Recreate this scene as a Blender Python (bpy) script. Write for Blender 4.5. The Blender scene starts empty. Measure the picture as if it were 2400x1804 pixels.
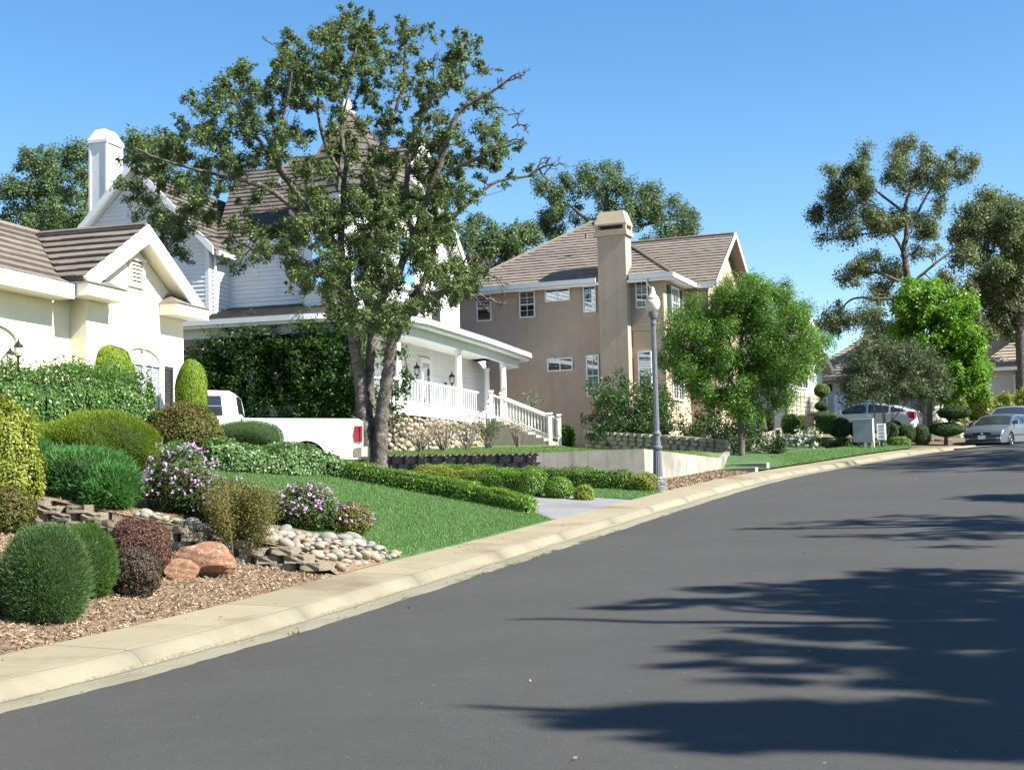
import bpy, bmesh, math, random
import numpy as np
from mathutils import Vector, Matrix
random.seed(7); RNG = np.random.default_rng(11)
scene = bpy.context.scene
# ------------------------------------------------------------ camera, sky, sun, exposure
FPX = 3333.0; CAMZ = 1.6
PITCH = math.atan((1150 - 902) / FPX); ROLL = 0.023
cp, sp = math.cos(PITCH), math.sin(PITCH); cr, sr = math.cos(ROLL), math.sin(ROLL)
fwd = Vector((0, cp, sp)); up0 = Vector((0, -sp, cp)); right0 = Vector((1, 0, 0))
cR = cr * right0 - sr * up0; cU = sr * right0 + cr * up0
cam_d = bpy.data.cameras.new('camera'); cam = bpy.data.objects.new('camera', cam_d)
scene.collection.objects.link(cam); scene.camera = cam
cam_d.sensor_width = 36.0; cam_d.lens = FPX / 2400 * 36; cam_d.clip_end = 3000; cam_d.clip_start = 0.1
M = Matrix.Identity(4)
for i, ax in enumerate((cR, cU, -fwd)):
    for j in range(3): M[j][i] = ax[j]
M.translation = (0, 0, CAMZ); cam.matrix_world = M
SUN_EL = math.radians(43); SUN_H = (0.921, -0.39)
SUN = Vector((math.cos(SUN_EL) * SUN_H[0], math.cos(SUN_EL) * SUN_H[1], math.sin(SUN_EL))).normalized()
world = bpy.data.worlds.new('World'); scene.world = world; world.use_nodes = True
wn = world.node_tree; wn.nodes.clear()
wo = wn.nodes.new('ShaderNodeOutputWorld'); wb = wn.nodes.new('ShaderNodeBackground'); ws = wn.nodes.new('ShaderNodeTexSky')
ws.sky_type = 'NISHITA'; ws.sun_disc = False; ws.sun_elevation = SUN_EL
ws.sun_rotation = math.atan2(SUN_H[0], SUN_H[1]); ws.altitude = 300; ws.air_density = 1.0; ws.dust_density = 0.05; ws.ozone_density = 1.6
wb.inputs['Strength'].default_value = 0.072
hs = wn.nodes.new('ShaderNodeHueSaturation'); hs.inputs['Saturation'].default_value = 1.28
wn.links.new(ws.outputs[0], hs.inputs['Color']); wn.links.new(hs.outputs[0], wb.inputs[0]); wn.links.new(wb.outputs[0], wo.inputs[0])
sun_d = bpy.data.lights.new('sun', 'SUN'); sun_d.energy = 5.0; sun_d.angle = math.radians(0.5); sun_d.color = (1.0, 0.95, 0.86)
sun = bpy.data.objects.new('sun', sun_d); scene.collection.objects.link(sun)
sun.rotation_euler = SUN.to_track_quat('Z', 'Y').to_euler(); sun.location = (30, -10, 40)
vs = scene.view_settings; vs.view_transform = 'Standard'; vs.look = 'None'; vs.exposure = 1.52; vs.gamma = 1.0; vs.use_curve_mapping = False
scene.render.resolution_x = 1024; scene.render.resolution_y = 769
try:
    scene.cycles.max_bounces = 6; scene.cycles.transparent_max_bounces = 8
    scene.cycles.diffuse_bounces = 2; scene.cycles.glossy_bounces = 3; scene.cycles.transmission_bounces = 3
except Exception: pass

def ray(px, py):
    d = cR * ((px - 1200) / FPX) + cU * (-(py - 902) / FPX) + fwd
    return d / d.y
def P(px, py, Y):
    return ray(px, py) * Y + Vector((0, 0, CAMZ))

# ------------------------------------------------------------ materials
MATS = {}
def nt(name):
    m = bpy.data.materials.new(name); m.use_nodes = True; t = m.node_tree
    b = t.nodes['Principled BSDF']; MATS[name] = m
    return m, t, b
def N(t, kind, **kw):
    n = t.nodes.new(kind)
    for k, v in kw.items():
        if k in n.inputs: n.inputs[k].default_value = v
        else: setattr(n, k, v)
    return n
def ramp(t, fac, stops):
    r = t.nodes.new('ShaderNodeValToRGB'); e = r.color_ramp.elements
    while len(e) < len(stops): e.new(0.5)
    for i, (p, c) in enumerate(stops):
        e[i].position = p; e[i].color = (c[0], c[1], c[2], 1) if not isinstance(c, (int, float)) else (c, c, c, 1)
    t.links.new(fac, r.inputs[0]); return r.outputs[0]
def mixc(t, fac, a, b, mode='MIX'):
    m = t.nodes.new('ShaderNodeMix'); m.data_type = 'RGBA'; m.blend_type = mode
    if isinstance(fac, (int, float)): m.inputs[0].default_value = fac
    else: t.links.new(fac, m.inputs[0])
    for s, v in ((m.inputs[6], a), (m.inputs[7], b)):
        if isinstance(v, tuple): s.default_value = (v[0], v[1], v[2], 1)
        else: t.links.new(v, s)
    return m.outputs[2]
def noise(t, scale, detail=4, rough=0.55, coord='Object', vec=None):
    n = N(t, 'ShaderNodeTexNoise'); n.inputs['Scale'].default_value = scale; n.inputs['Detail'].default_value = detail; n.inputs['Roughness'].default_value = rough
    if vec is None:
        tc = N(t, 'ShaderNodeTexCoord'); vec = tc.outputs[coord]
    t.links.new(vec, n.inputs['Vector']); return n.outputs['Fac']
def bump(t, b, h, strength=0.3, dist=0.02):
    n = N(t, 'ShaderNodeBump'); n.inputs['Strength'].default_value = strength; n.inputs['Distance'].default_value = dist
    t.links.new(h, n.inputs['Height']); t.links.new(n.outputs[0], b.inputs['Normal'])
def plain(name, col, rough=0.6, var=0.15, scale=6, bumps=0.0, bscale=60, spec=0.3, metal=0.0, perobj=0.0, bdist=0.01):
    m, t, b = nt(name)
    f = noise(t, scale)
    lo = tuple(c * (1 - var) for c in col); hi = tuple(min(1, c * (1 + var)) for c in col)
    c = ramp(t, f, [(0.3, lo), (0.7, hi)])
    if perobj:
        oi = N(t, 'ShaderNodeObjectInfo')
        c = mixc(t, perobj, c, ramp(t, oi.outputs['Random'], [(0, tuple(x * 0.55 for x in col)), (1, tuple(min(1, x * 1.4) for x in col))]))
    t.links.new(c, b.inputs['Base Color']); b.inputs['Roughness'].default_value = rough
    b.inputs['Specular IOR Level'].default_value = spec; b.inputs['Metallic'].default_value = metal
    if bumps: bump(t, b, noise(t, bscale, 6, 0.6), bumps, bdist)
    return m
def leafmat(name, a, bb, trans=0.3, third=None, rough=0.55, spec=0.25, nscale=1.2):
    m, t, b = nt(name)
    g = N(t, 'ShaderNodeNewGeometry')
    c = ramp(t, g.outputs['Random Per Island'], [(0.0, a), (0.75, bb)] + ([(0.96, third)] if third else []))
    f = noise(t, nscale, 2)
    c = mixc(t, ramp(t, f, [(0.35, 0.0), (0.7, 0.5)]), c, tuple(min(1, (x + y) * 0.62) for x, y in zip(a, bb)))
    t.links.new(c, b.inputs['Base Color']); b.inputs['Roughness'].default_value = rough; b.inputs['Specular IOR Level'].default_value = spec
    tr = N(t, 'ShaderNodeBsdfTranslucent'); t.links.new(mixc(t, 0.5, c, (bb[0] * 1.3, bb[1] * 1.5, bb[2] * 0.6)), tr.inputs['Color'])
    mx = N(t, 'ShaderNodeMixShader'); mx.inputs[0].default_value = trans
    t.links.new(b.outputs[0], mx.inputs[1]); t.links.new(tr.outputs[0], mx.inputs[2])
    t.links.new(mx.outputs[0], t.nodes['Material Output'].inputs['Surface'])
    return m

# ------------------------------------------------------------ mesh helpers
COL = scene.collection
class MB:
    """collects faces for one mesh object, in world coordinates"""
    def __init__(s): s.v = []; s.f = []
    def add(s, vs, fs):
        o = len(s.v); s.v += [tuple(v) for v in vs]; s.f += [tuple(i + o for i in f) for f in fs]; return s
    def obox(s, O, ax, ay, az, lo, hi):
        O = Vector(O); vs = []
        for k in (lo[2], hi[2]):
            for j in (lo[1], hi[1]):
                for i in (lo[0], hi[0]): vs.append(O + ax * i + ay * j + az * k)
        return s.add(vs, [(0, 2, 3, 1), (4, 5, 7, 6), (0, 1, 5, 4), (2, 6, 7, 3), (0, 4, 6, 2), (1, 3, 7, 5)])
    def box(s, lo, hi):
        return s.obox((0, 0, 0), Vector((1, 0, 0)), Vector((0, 1, 0)), Vector((0, 0, 1)), lo, hi)
    def prism(s, poly, ex):
        n = len(poly); ex = Vector(ex); a = [Vector(p) for p in poly]; b = [p + ex for p in a]
        return s.add(a + b, [tuple(range(n))[::-1], tuple(range(n, 2 * n))] + [(i, (i + 1) % n, n + (i + 1) % n, n + i) for i in range(n)])
    def face(s, pts): return s.add(pts, [tuple(range(len(pts)))])
    def tube(s, path, rad, n=8, caps=True):
        path = [Vector(p) for p in path]; m = len(path); vs = []; fs = []
        if isinstance(rad, (int, float)): rad = [rad] * m
        ref = Vector((0.13, 0.31, 0.94))
        for i, p in enumerate(path):
            d = (path[min(i + 1, m - 1)] - path[max(i - 1, 0)]).normalized()
            u = d.cross(ref)
            if u.length < 1e-3: u = d.cross(Vector((1, 0, 0)))
            u.normalize(); w = d.cross(u)
            for k in range(n):
                t = 2 * math.pi * k / n; vs.append(p + (u * math.cos(t) + w * math.sin(t)) * rad[i])
        for i in range(m - 1):
            for k in range(n): fs.append((i * n + k, i * n + (k + 1) % n, (i + 1) * n + (k + 1) % n, (i + 1) * n + k))
        if caps: fs += [tuple(range(n))[::-1], tuple(range((m - 1) * n, m * n))]
        return s.add(vs, fs)
    def lathe(s, c, prof, n=20, flute=0.0):
        c = Vector(c); vs = []; fs = []; m = len(prof)
        for r, z in prof:
            for k in range(n):
                t = 2 * math.pi * k / n; rr = r * (1 - (flute if k % 2 else 0))
                vs.append(c + Vector((math.cos(t) * rr, math.sin(t) * rr, z)))
        for i in range(m - 1):
            for k in range(n): fs.append((i * n + k, i * n + (k + 1) % n, (i + 1) * n + (k + 1) % n, (i + 1) * n + k))
        fs += [tuple(range(n))[::-1], tuple(range((m - 1) * n, m * n))]
        return s.add(vs, fs)
def fin(me, mat, smooth):
    if mat is not None: me.materials.append(MATS[mat] if isinstance(mat, str) else mat)
    if smooth: me.polygons.foreach_set('use_smooth', [True] * len(me.polygons))
    me.update()
def rootloc(o):
    while o.parent: o = o.parent
    return o.location
def obj(name, mb, mat, parent=None, smooth=False, loc=None):
    """MB (world coordinates) -> one mesh object; children are stored relative to their thing's base"""
    off = rootloc(parent) if parent else Vector(loc or (0, 0, 0))
    me = bpy.data.meshes.new(name)
    me.from_pydata([(v[0] - off[0], v[1] - off[1], v[2] - off[2]) for v in mb.v], [], mb.f)
    fin(me, mat, smooth)
    o = bpy.data.objects.new(name, me); COL.objects.link(o)
    if parent: o.parent = parent
    else: o.location = off
    return o
def np_obj(name, V, nper, mat, parent=None, loc=None, F=None):
    off = np.array(rootloc(parent) if parent else (loc or (0, 0, 0)), float)
    V = np.asarray(V, float) - off
    me = bpy.data.meshes.new(name); me.vertices.add(len(V)); me.vertices.foreach_set('co', V.astype(np.float32).ravel())
    idx = np.arange(len(V)) if F is None else np.asarray(F).ravel()
    nf = len(idx) // nper
    me.loops.add(nf * nper); me.loops.foreach_set('vertex_index', idx.astype(np.int32))
    me.polygons.add(nf); me.polygons.foreach_set('loop_start', (np.arange(nf) * nper).astype(np.int32))
    me.update(calc_edges=True); fin(me, mat, False)
    o = bpy.data.objects.new(name, me); COL.objects.link(o)
    if parent: o.parent = parent
    else: o.location = off
    return o
def tag(o, label=None, cat=None, group=None, kind=None):
    if label: o['label'] = label
    if cat: o['category'] = cat
    if group: o['group'] = group
    if kind: o['kind'] = kind
    return o
def thing(name, label, cat, loc, group=None):
    o = bpy.data.objects.new(name, None); COL.objects.link(o); o.location = loc; o.empty_display_size = 0.2
    return tag(o, label, cat, group)
def inst(name, me, parent, world_pos, rot=(0, 0, 0), scale=(1, 1, 1)):
    o = bpy.data.objects.new(name, me); COL.objects.link(o); o.parent = parent
    o.location = Vector(world_pos) - rootloc(parent); o.rotation_euler = rot; o.scale = scale
    return o
def unit(v): return v / np.maximum(np.linalg.norm(v, axis=-1, keepdims=True), 1e-9)
def leaves(C, Nrm, L, W, bend=0.15, dirs=None):
    """one folded diamond leaf per centre: (n,3) -> (4n,3)"""
    n = len(C); L = np.broadcast_to(np.asarray(L, float), n)[:, None]; W = np.broadcast_to(np.asarray(W, float), n)[:, None]
    Nrm = unit(Nrm); d = RNG.normal(size=(n, 3)) if dirs is None else dirs
    d = unit(d - (d * Nrm).sum(1, keepdims=True) * Nrm); e = np.cross(Nrm, d)
    V = np.empty((n, 4, 3)); V[:, 0] = C - d * L * .5; V[:, 2] = C + d * L * .5
    V[:, 1] = C + e * W * .5 + Nrm * W * bend - d * L * .08; V[:, 3] = C - e * W * .5 + Nrm * W * bend - d * L * .08
    return V.reshape(-1, 3)
def needles(C, D, L, W):
    """thin triangles growing from C along D"""
    n = len(C); D = unit(D); e = unit(np.cross(D, RNG.normal(size=(n, 3)))); L = np.broadcast_to(np.asarray(L, float), n)[:, None]
    V = np.empty((n, 3, 3)); V[:, 0] = C - e * W * .5; V[:, 1] = C + e * W * .5; V[:, 2] = C + D * L
    return V.reshape(-1, 3)
def lump(v, seed, f=3.0):
    """cheap smooth noise on directions, about -1..1"""
    r = np.random.default_rng(seed); o = np.zeros(len(v))
    for k in range(5):
        a = r.normal(size=3) * f * (1 + k * .55); o += np.sin(v @ a + r.uniform(0, 6.28)) / (1 + k * .5)
    return o / 2.2

# ------------------------------------------------------------ the street as a curve (s along, w to the left of the asphalt edge)
CP = np.array([(-31, -66, .1), (-17, -27, .07), (-8.6, -4.0, .06), (-5.7, 4.6, .07), (-3.69, 10.32, .10), (-2.81, 12.74, .16), (-1.88, 15.31, .27), (-0.28, 19.69, .52), (0.92, 23.0, .70), (2.60, 27.62, .97), (3.62, 30.4, 1.13), (6.03, 36.8, 1.50), (8.39, 42.3, 1.82), (10.26, 46.0, 2.03), (12.03, 49.0, 2.23), (15.34, 53.9, 2.60), (18.2, 57.3, 2.86), (21.9, 60.9, 3.08), (27, 65, 3.3), (36, 70.5, 3.5), (50, 77, 3.6), (80, 88, 3.8), (130, 102, 4.0)])
def dense(Pn, n=40):
    out = []
    for i in range(len(Pn) - 1):
        p0 = Pn[max(i - 1, 0)]; p1 = Pn[i]; p2 = Pn[i + 1]; p3 = Pn[min(i + 2, len(Pn) - 1)]
        for t in np.linspace(0, 1, n, endpoint=False):
            out.append(.5 * ((2 * p1) + (-p0 + p2) * t + (2 * p0 - 5 * p1 + 4 * p2 - p3) * t * t + (-p0 + 3 * p1 - 3 * p2 + p3) * t ** 3))
    out.append(Pn[-1]); return np.array(out)
CV = dense(CP)
for _ in range(60): CV[1:-1] = .5 * CV[1:-1] + .25 * (CV[:-2] + CV[2:])
SS = np.concatenate([[0], np.cumsum(np.hypot(*np.diff(CV[:, :2], axis=0).T))])
i0 = np.hypot(CV[:, 0] + 8.6, CV[:, 1] + 4).argmin(); SS -= SS[i0]        # s = 0 just behind the camera
TT = np.gradient(CV[:, :2], axis=0); TT /= np.linalg.norm(TT, axis=1)[:, None]
def road(s):
    x = np.interp(s, SS, CV[:, 0]); y = np.interp(s, SS, CV[:, 1]); z = np.interp(s, SS, CV[:, 2])
    tx = np.interp(s, SS, TT[:, 0]); ty = np.interp(s, SS, TT[:, 1]); l = math.hypot(tx, ty)
    return x, y, z, tx / l, ty / l
def G(s, w, h=0.0):
    x, y, z, tx, ty = road(s); return Vector((x - ty * w, y + tx * w, z + h))
def SW(x, y):
    d = np.hypot(CV[:, 0] - x, CV[:, 1] - y); i = int(d.argmin())
    return SS[i], (x - CV[i, 0]) * -TT[i, 1] + (y - CV[i, 1]) * TT[i, 0], CV[i, 2]
def smooth01(t): t = max(0.0, min(1.0, t)); return t * t * (3 - 2 * t)
def s0w(w): return 23.5 - .2 * (w - 1.6)     # the block wall across the slope stands at s = s0w(w)
RW = [(6.55, 44.6), (3.6, 39.3), (0.8, 39.75), (-4.4, 42.3), (-9.5, 44.8)]     # retaining wall round the upper lawn
def behind_wall(x, y):
    if x >= 6.55: return False
    if x < -9.5: return y > 44.8
    for (x0, y0), (x1, y1) in zip(RW[:-1], RW[1:]):
        if x1 <= x <= x0: return y > y0 + (y1 - y0) * (x0 - x) / (x0 - x1)
    return False
def zupper(x, y): return 2.63 + (.045 - .028 * smooth01((x - 1.2) / 3.6)) * (y - 40)
def hgt(s, w, x, y, zr, upper=True):
    wl = max(0.0, w - 1.53)
    if w < 0: return zr - 0.02 + min(0.06, -w * .01)
    if w < 1.53: return zr
    mulch = .13 + .185 * min(wl, 5) + .07 * max(wl - 5, 0)
    lawn = .13 + (.22 - .15 * smooth01((s - 24.3) / 3)) * smooth01(wl / .5) + (.225 - .035 * smooth01((s - 24.3) / 3)) * min(wl, 6.3) + .06 * max(0, wl - 6.3)
    drv = .12 + .078 * min(wl, 9) + .03 * max(0, wl - 9)
    yard = .13 + .055 * wl
    far = .13 + .085 * min(wl, 14)
    if s < s0w(w) or (not upper and s < 25): return zr + mulch
    h = lawn
    h += (drv - lawn) * smooth01((s - 32.4) / .8)
    h += (yard - drv) * smooth01((s - 37.9) / .8)
    z = zr + h
    if upper and s > 38 and behind_wall(x, y): return zupper(x, y)
    z += (zr + far - z) * smooth01((s - 46) / 5)
    if upper and x > 3 and y > 43 and s < 60:
        up = zupper(x, y); t = smooth01((s - 50) / 9); z = max(z, min(up, z + (up - z) * (1 - t) * smooth01((wl - 1.2) / 2.5)))
    return z
def zg(x, y):
    s, w, zr = SW(x, y); return hgt(s, w, x, y, zr)
def on(x, y, dz=0.0): return Vector((x, y, zg(x, y) + dz))
# ============================================================ materials
def asphalt():
    m, t, b = nt('asphalt')
    f = noise(t, 0.35, 5); g = noise(t, 75, 4, 0.75)
    c = ramp(t, f, [(0.3, (.044, .043, .0405)), (0.7, (.057, .056, .0525))])
    c = mixc(t, ramp(t, noise(t, 2.6, 6, .7), [(0.45, 0.0), (0.75, .35)]), c, (.075, .0735, .070))
    c = mixc(t, ramp(t, noise(t, 420, 2, .7), [(0.55, 0.0), (0.75, 0.8)]), c, (.20, .20, .19))
    c = mixc(t, ramp(t, g, [(0.3, 0.75), (0.52, 0.0)]), c, (.026, .026, .025))
    v = N(t, 'ShaderNodeTexVoronoi'); v.inputs['Scale'].default_value = 9; tc = N(t, 'ShaderNodeTexCoord'); t.links.new(tc.outputs['Object'], v.inputs['Vector'])
    sp_ = ramp(t, v.outputs['Distance'], [(0.0, 1.0), (0.085, 0.0)])
    r = ramp(t, noise(t, 5, 1), [(0.52, 0.0), (0.60, 1.0)])
    c = mixc(t, mixc(t, 1.0, sp_, r, 'MULTIPLY'), c, (.42, .41, .38))
    t.links.new(c, b.inputs['Base Color']); b.inputs['Roughness'].default_value = .88; b.inputs['Specular IOR Level'].default_value = .22
    bump(t, b, noise(t, 110, 4, .7), .6, .015)
asphalt()
def concrete(name, a, bcol, stain, amt):
    m, t, b = nt(name)
    f = noise(t, 3.0, 6); c = ramp(t, f, [(0.3, a), (0.7, bcol)])
    oi = N(t, 'ShaderNodeObjectInfo')
    c = mixc(t, 0.35, c, ramp(t, oi.outputs['Random'], [(0.0, tuple(x * .78 for x in a)), (1.0, tuple(min(1, x * 1.1) for x in bcol))]))
    s = ramp(t, noise(t, 0.55, 5, .6), [(0.52, 0.0), (0.66, amt)])
    c = mixc(t, s, c, stain)
    sp2 = ramp(t, noise(t, 90, 3, .7), [(0.35, .75), (0.6, 1.0)])
    c = mixc(t, .6, c, mixc(t, 1.0, c, sp2, 'MULTIPLY'))
    t.links.new(c, b.inputs['Base Color']); b.inputs['Roughness'].default_value = .85; b.inputs['Specular IOR Level'].default_value = .2
    bump(t, b, noise(t, 130, 4, .65), .25, .006)
concrete('sidewalk_concrete', (0.239, 0.208, 0.139), (0.273, 0.239, 0.161), (0.134, 0.094, 0.057), .65)
concrete('curb_concrete', (0.206, 0.188, 0.134), (0.248, 0.227, 0.164), (0.160, 0.134, 0.092), .55)
concrete('gutter_concrete', (0.227, 0.210, 0.151), (0.260, 0.244, 0.176), (0.151, 0.130, 0.092), .6)
concrete('drive_concrete', (0.168, 0.168, 0.172), (0.202, 0.202, 0.206), (0.126, 0.122, 0.118), .5)
concrete('wall_concrete', (.27, .262, .228), (.38, .37, .315), (0.168, 0.155, 0.126), .7)
concrete('step_concrete', (0.302, 0.286, 0.231), (0.353, 0.332, 0.277), (0.210, 0.185, 0.143), .4)
plain('joint_dirt', (.07, .055, .04), .95, .3, 20)
plain('silt', (.165, .145, .10), .95, .35, 30)
plain('soil', (.105, .068, .045), .95, .35, 5, .6, 40)
m, t, b = nt('mulch')
c = ramp(t, noise(t, 40, 5, .7), [(0.25, (.07, .045, .026)), (0.5, (.18, .12, .072)), (0.75, (.32, .235, .15))])
t.links.new(c, b.inputs['Base Color']); b.inputs['Roughness'].default_value = .95; bump(t, b, noise(t, 70, 5, .7), .9, .02)
m, t, b = nt('mulch_chip')
g = N(t, 'ShaderNodeNewGeometry')
c = ramp(t, g.outputs['Random Per Island'], [(0.0, (.085, .055, .033)), (0.35, (.19, .125, .075)), (0.7, (.31, .225, .14)), (1.0, (.48, .39, .27))])
t.links.new(c, b.inputs['Base Color']); b.inputs['Roughness'].default_value = .9
plain('turf', (.045, .095, .028), .9, .3, 3, .5, 60)
plain('turf_upper', (.085, .135, .035), .9, .25, 2, .5, 60)
leafmat('grass_blade', (.070, .148, .045), (.130, .240, .075), .38, (.25, .35, .15), .5, .35, .9)
leafmat('grass_upper', (.075, .13, .03), (.12, .19, .05), .35, (.2, .22, .08), .6, .2, .9)
plain('ground_dirt', (.13, .10, .06), .95, .3, .4, .4, 20)
plain('bark_oak', (.115, .102, .088), .95, .55, 9, 1.0, 14, .1, bdist=.05)
plain('bark_grey', (.13, .115, .10), .95, .45, 9, .8, 18, .1, bdist=.03)
plain('bark_pale', (.22, .19, .155), .9, .3, 8, .5, 20, .1)
plain('white_trim', (.80, .80, .78), .5, .03, 3)
plain('white_siding', (.74, .745, .75), .55, .04, 2, .15, 30)
plain('gutter_metal', (.66, .69, .70), .4, .04, 3)
plain('cream_stucco', (.80, .735, .565), .9, .03, 3, .5, 90, .15, bdist=.006)
plain('cream_trim', (.79, .745, .60), .7, .03, 3)
plain('tan_stucco', (.44, .34, .265), .92, .05, 2, .9, 26, .12, bdist=.03)
plain('tan_light', (.46, .37, .255), .92, .05, 2, .6, 40, .12, bdist=.02)
plain('grey_stucco', (.50, .47, .44), .92, .05, 2, .4, 40, .12)
plain('tile_brown', (.105, .092, .080), .9, .25, 4, .5, 60, .15, perobj=.25)
plain('tile_tan', (.19, .162, .138), .9, .18, 4, .4, 60, .15, perobj=.2)
plain('tile_cream', (.155, .134, .114), .9, .22, 4, .5, 60, .15, perobj=.25)
plain('tile_pale', (.30, .26, .215), .9, .18, 4, .4, 60, .15, perobj=.2)
plain('tile_dark', (.10, .085, .075), .9, .2, 4, .4, 60, .15, perobj=.2)
plain('metal_flash', (.55, .57, .60), .35, .08, 5, metal=.7)
plain('black_iron', (.012, .013, .015), .45, .2, 10, spec=.5)
plain('shutter_dark', (.032, .034, .040), .6, .15, 10)
plain('shutter_green', (.035, .075, .060), .6, .15, 10)
plain('lamp_paint', (.125, .135, .155), .42, .12, 10, spec=.5)
m, t, b = nt('lamp_globe'); b.inputs['Base Color'].default_value = (.60, .57, .42, 1); b.inputs['Roughness'].default_value = .12; b.inputs['Specular IOR Level'].default_value = .6; b.inputs['Subsurface Weight'].default_value = .0
m, t, b = nt('lantern_glass'); b.inputs['Base Color'].default_value = (.75, .74, .66, 1); b.inputs['Roughness'].default_value = .08; b.inputs['Alpha'].default_value = .55
m, t, b = nt('glass')
gl = N(t, 'ShaderNodeBsdfGlossy'); gl.inputs['Roughness'].default_value = .02; gl.inputs['Color'].default_value = (.86, .93, 1, 1)
tp = N(t, 'ShaderNodeBsdfTransparent'); tp.inputs['Color'].default_value = (.62, .68, .70, 1); mx = N(t, 'ShaderNodeMixShader')
fr = N(t, 'ShaderNodeFresnel'); fr.inputs['IOR'].default_value = 2.3
t.links.new(fr.outputs[0], mx.inputs[0]); t.links.new(tp.outputs[0], mx.inputs[1]); t.links.new(gl.outputs[0], mx.inputs[2]); t.links.new(mx.outputs[0], t.nodes['Material Output'].inputs['Surface'])
m, t, b = nt('glass_clear')
gl = N(t, 'ShaderNodeBsdfGlossy'); gl.inputs['Roughness'].default_value = .02; tp = N(t, 'ShaderNodeBsdfTransparent'); tp.inputs['Color'].default_value = (.85, .88, .88, 1); mx = N(t, 'ShaderNodeMixShader'); fr = N(t, 'ShaderNodeFresnel'); fr.inputs['IOR'].default_value = 1.12
t.links.new(fr.outputs[0], mx.inputs[0]); t.links.new(tp.outputs[0], mx.inputs[1]); t.links.new(gl.outputs[0], mx.inputs[2]); t.links.new(mx.outputs[0], t.nodes['Material Output'].inputs['Surface'])
m, t, b = nt('car_glass'); b.inputs['Base Color'].default_value = (.025, .032, .04, 1); b.inputs['Roughness'].default_value = .04; b.inputs['Specular IOR Level'].default_value = .8
plain('interior_dark', (.035, .038, .045), .9, .2, 3)
plain('interior_pale', (.22, .21, .20), .9, .2, 3)
plain('blind', (.66, .67, .67), .6, .05, 3)
plain('block_tan', (.37, .32, .24), .95, .3, 14, 1.0, 45, .1, perobj=.25, bdist=.03)
plain('block_grey', (.20, .195, .185), .95, .35, 12, 1.0, 30, .1, perobj=.3, bdist=.04)
plain('limestone', (.40, .365, .29), .92, .25, 8, .8, 22, .12, perobj=.35, bdist=.03)
plain('mortar', (.10, .092, .08), .95, .2, 20)
def stone_mat(name, stops):
    m, t, b = nt(name); oi = N(t, 'ShaderNodeObjectInfo'); c = ramp(t, oi.outputs['Random'], stops)
    f = ramp(t, noise(t, 18, 5, .65), [(0.3, .68), (0.7, 1.08)]); c = mixc(t, 1.0, c, f, 'MULTIPLY')
    t.links.new(c, b.inputs['Base Color']); b.inputs['Roughness'].default_value = .8; bump(t, b, noise(t, 40, 4), .25, .01)
stone_mat('wall_cobble', [(0, (.24, .21, .165)), (.3, (.33, .295, .235)), (.55, (.27, .255, .225)), (.75, (.35, .30, .22)), (.9, (.30, .21, .14)), (1, (.38, .355, .30))])
stone_mat('river_cobble', [(0, (.18, .175, .15)), (.25, (.27, .24, .185)), (.45, (.15, .17, .16)), (.65, (.30, .27, .20)), (.8, (.24, .17, .11)), (1, (.34, .315, .26))])
m, t, b = nt('red_boulder')
c = ramp(t, noise(t, 4, 6, .6), [(0.3, (.19, .09, .05)), (0.55, (.30, .165, .095)), (0.75, (.34, .24, .155))])
c = mixc(t, ramp(t, noise(t, 5.5, 4, .6), [(0.60, 0.0), (0.66, .85)]), c, (.46, .47, .37))
t.links.new(c, b.inputs['Base Color']); b.inputs['Roughness'].default_value = .95; bump(t, b, noise(t, 24, 6, .65), .9, .03)
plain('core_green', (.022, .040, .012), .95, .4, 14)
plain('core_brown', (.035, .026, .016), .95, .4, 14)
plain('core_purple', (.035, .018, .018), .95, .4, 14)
plain('paint_white', (.80, .80, .80), .22, .01, 1, spec=.5)
plain('paint_silver', (.12, .14, .17), .28, .03, 1, spec=.5, metal=.35)
plain('paint_pearl', (.60, .62, .65), .25, .02, 1, spec=.5)
plain('paint_silver2', (.22, .24, .27), .28, .03, 1, spec=.5, metal=.35)
plain('chrome', (.75, .76, .78), .12, .03, 2, metal=1.0)
plain('rubber', (.018, .018, .019), .85, .2, 20)
plain('rim_metal', (.48, .49, .50), .35, .05, 5, metal=.6)
plain('dark_plastic', (.02, .021, .023), .6, .2, 10)
m, t, b = nt('tail_lens'); b.inputs['Base Color'].default_value = (.26, .010, .015, 1); b.inputs['Roughness'].default_value = .1
m, t, b = nt('head_lens'); b.inputs['Base Color'].default_value = (.55, .60, .68, 1); b.inputs['Roughness'].default_value = .08; b.inputs['Specular IOR Level'].default_value = .7
plain('box_grey', (.30, .305, .32), .5, .05, 3, spec=.4)
plain('terracotta', (.50, .33, .23), .85, .12, 6, .3, 40)
plain('rust_pipe', (.34, .18, .12), .8, .2, 8)

def weather(name, amt, col):
    """faint rain streaks, hanging down the wall, with a tone of their own"""
    t = MATS[name].node_tree; b = t.nodes['Principled BSDF']; src = b.inputs['Base Color'].links[0].from_socket
    tc = N(t, 'ShaderNodeTexCoord'); mp = N(t, 'ShaderNodeMapping'); mp.inputs['Scale'].default_value = (2.2, 2.2, .16); t.links.new(tc.outputs['Object'], mp.inputs[0])
    f = ramp(t, noise(t, 1.6, 5, .6, vec=mp.outputs[0]), [(0.5, 0.0), (0.72, amt)])
    t.links.new(mixc(t, f, src, col), b.inputs['Base Color'])
weather('tan_stucco', .35, (.30, .225, .175)); weather('tan_light', .3, (.36, .28, .19)); weather('cream_stucco', .25, (.66, .58, .42)); weather('white_siding', .22, (.60, .60, .58)); weather('grey_stucco', .35, (.36, .33, .30)); weather('wall_concrete', .6, (.15, .14, .115))
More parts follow.
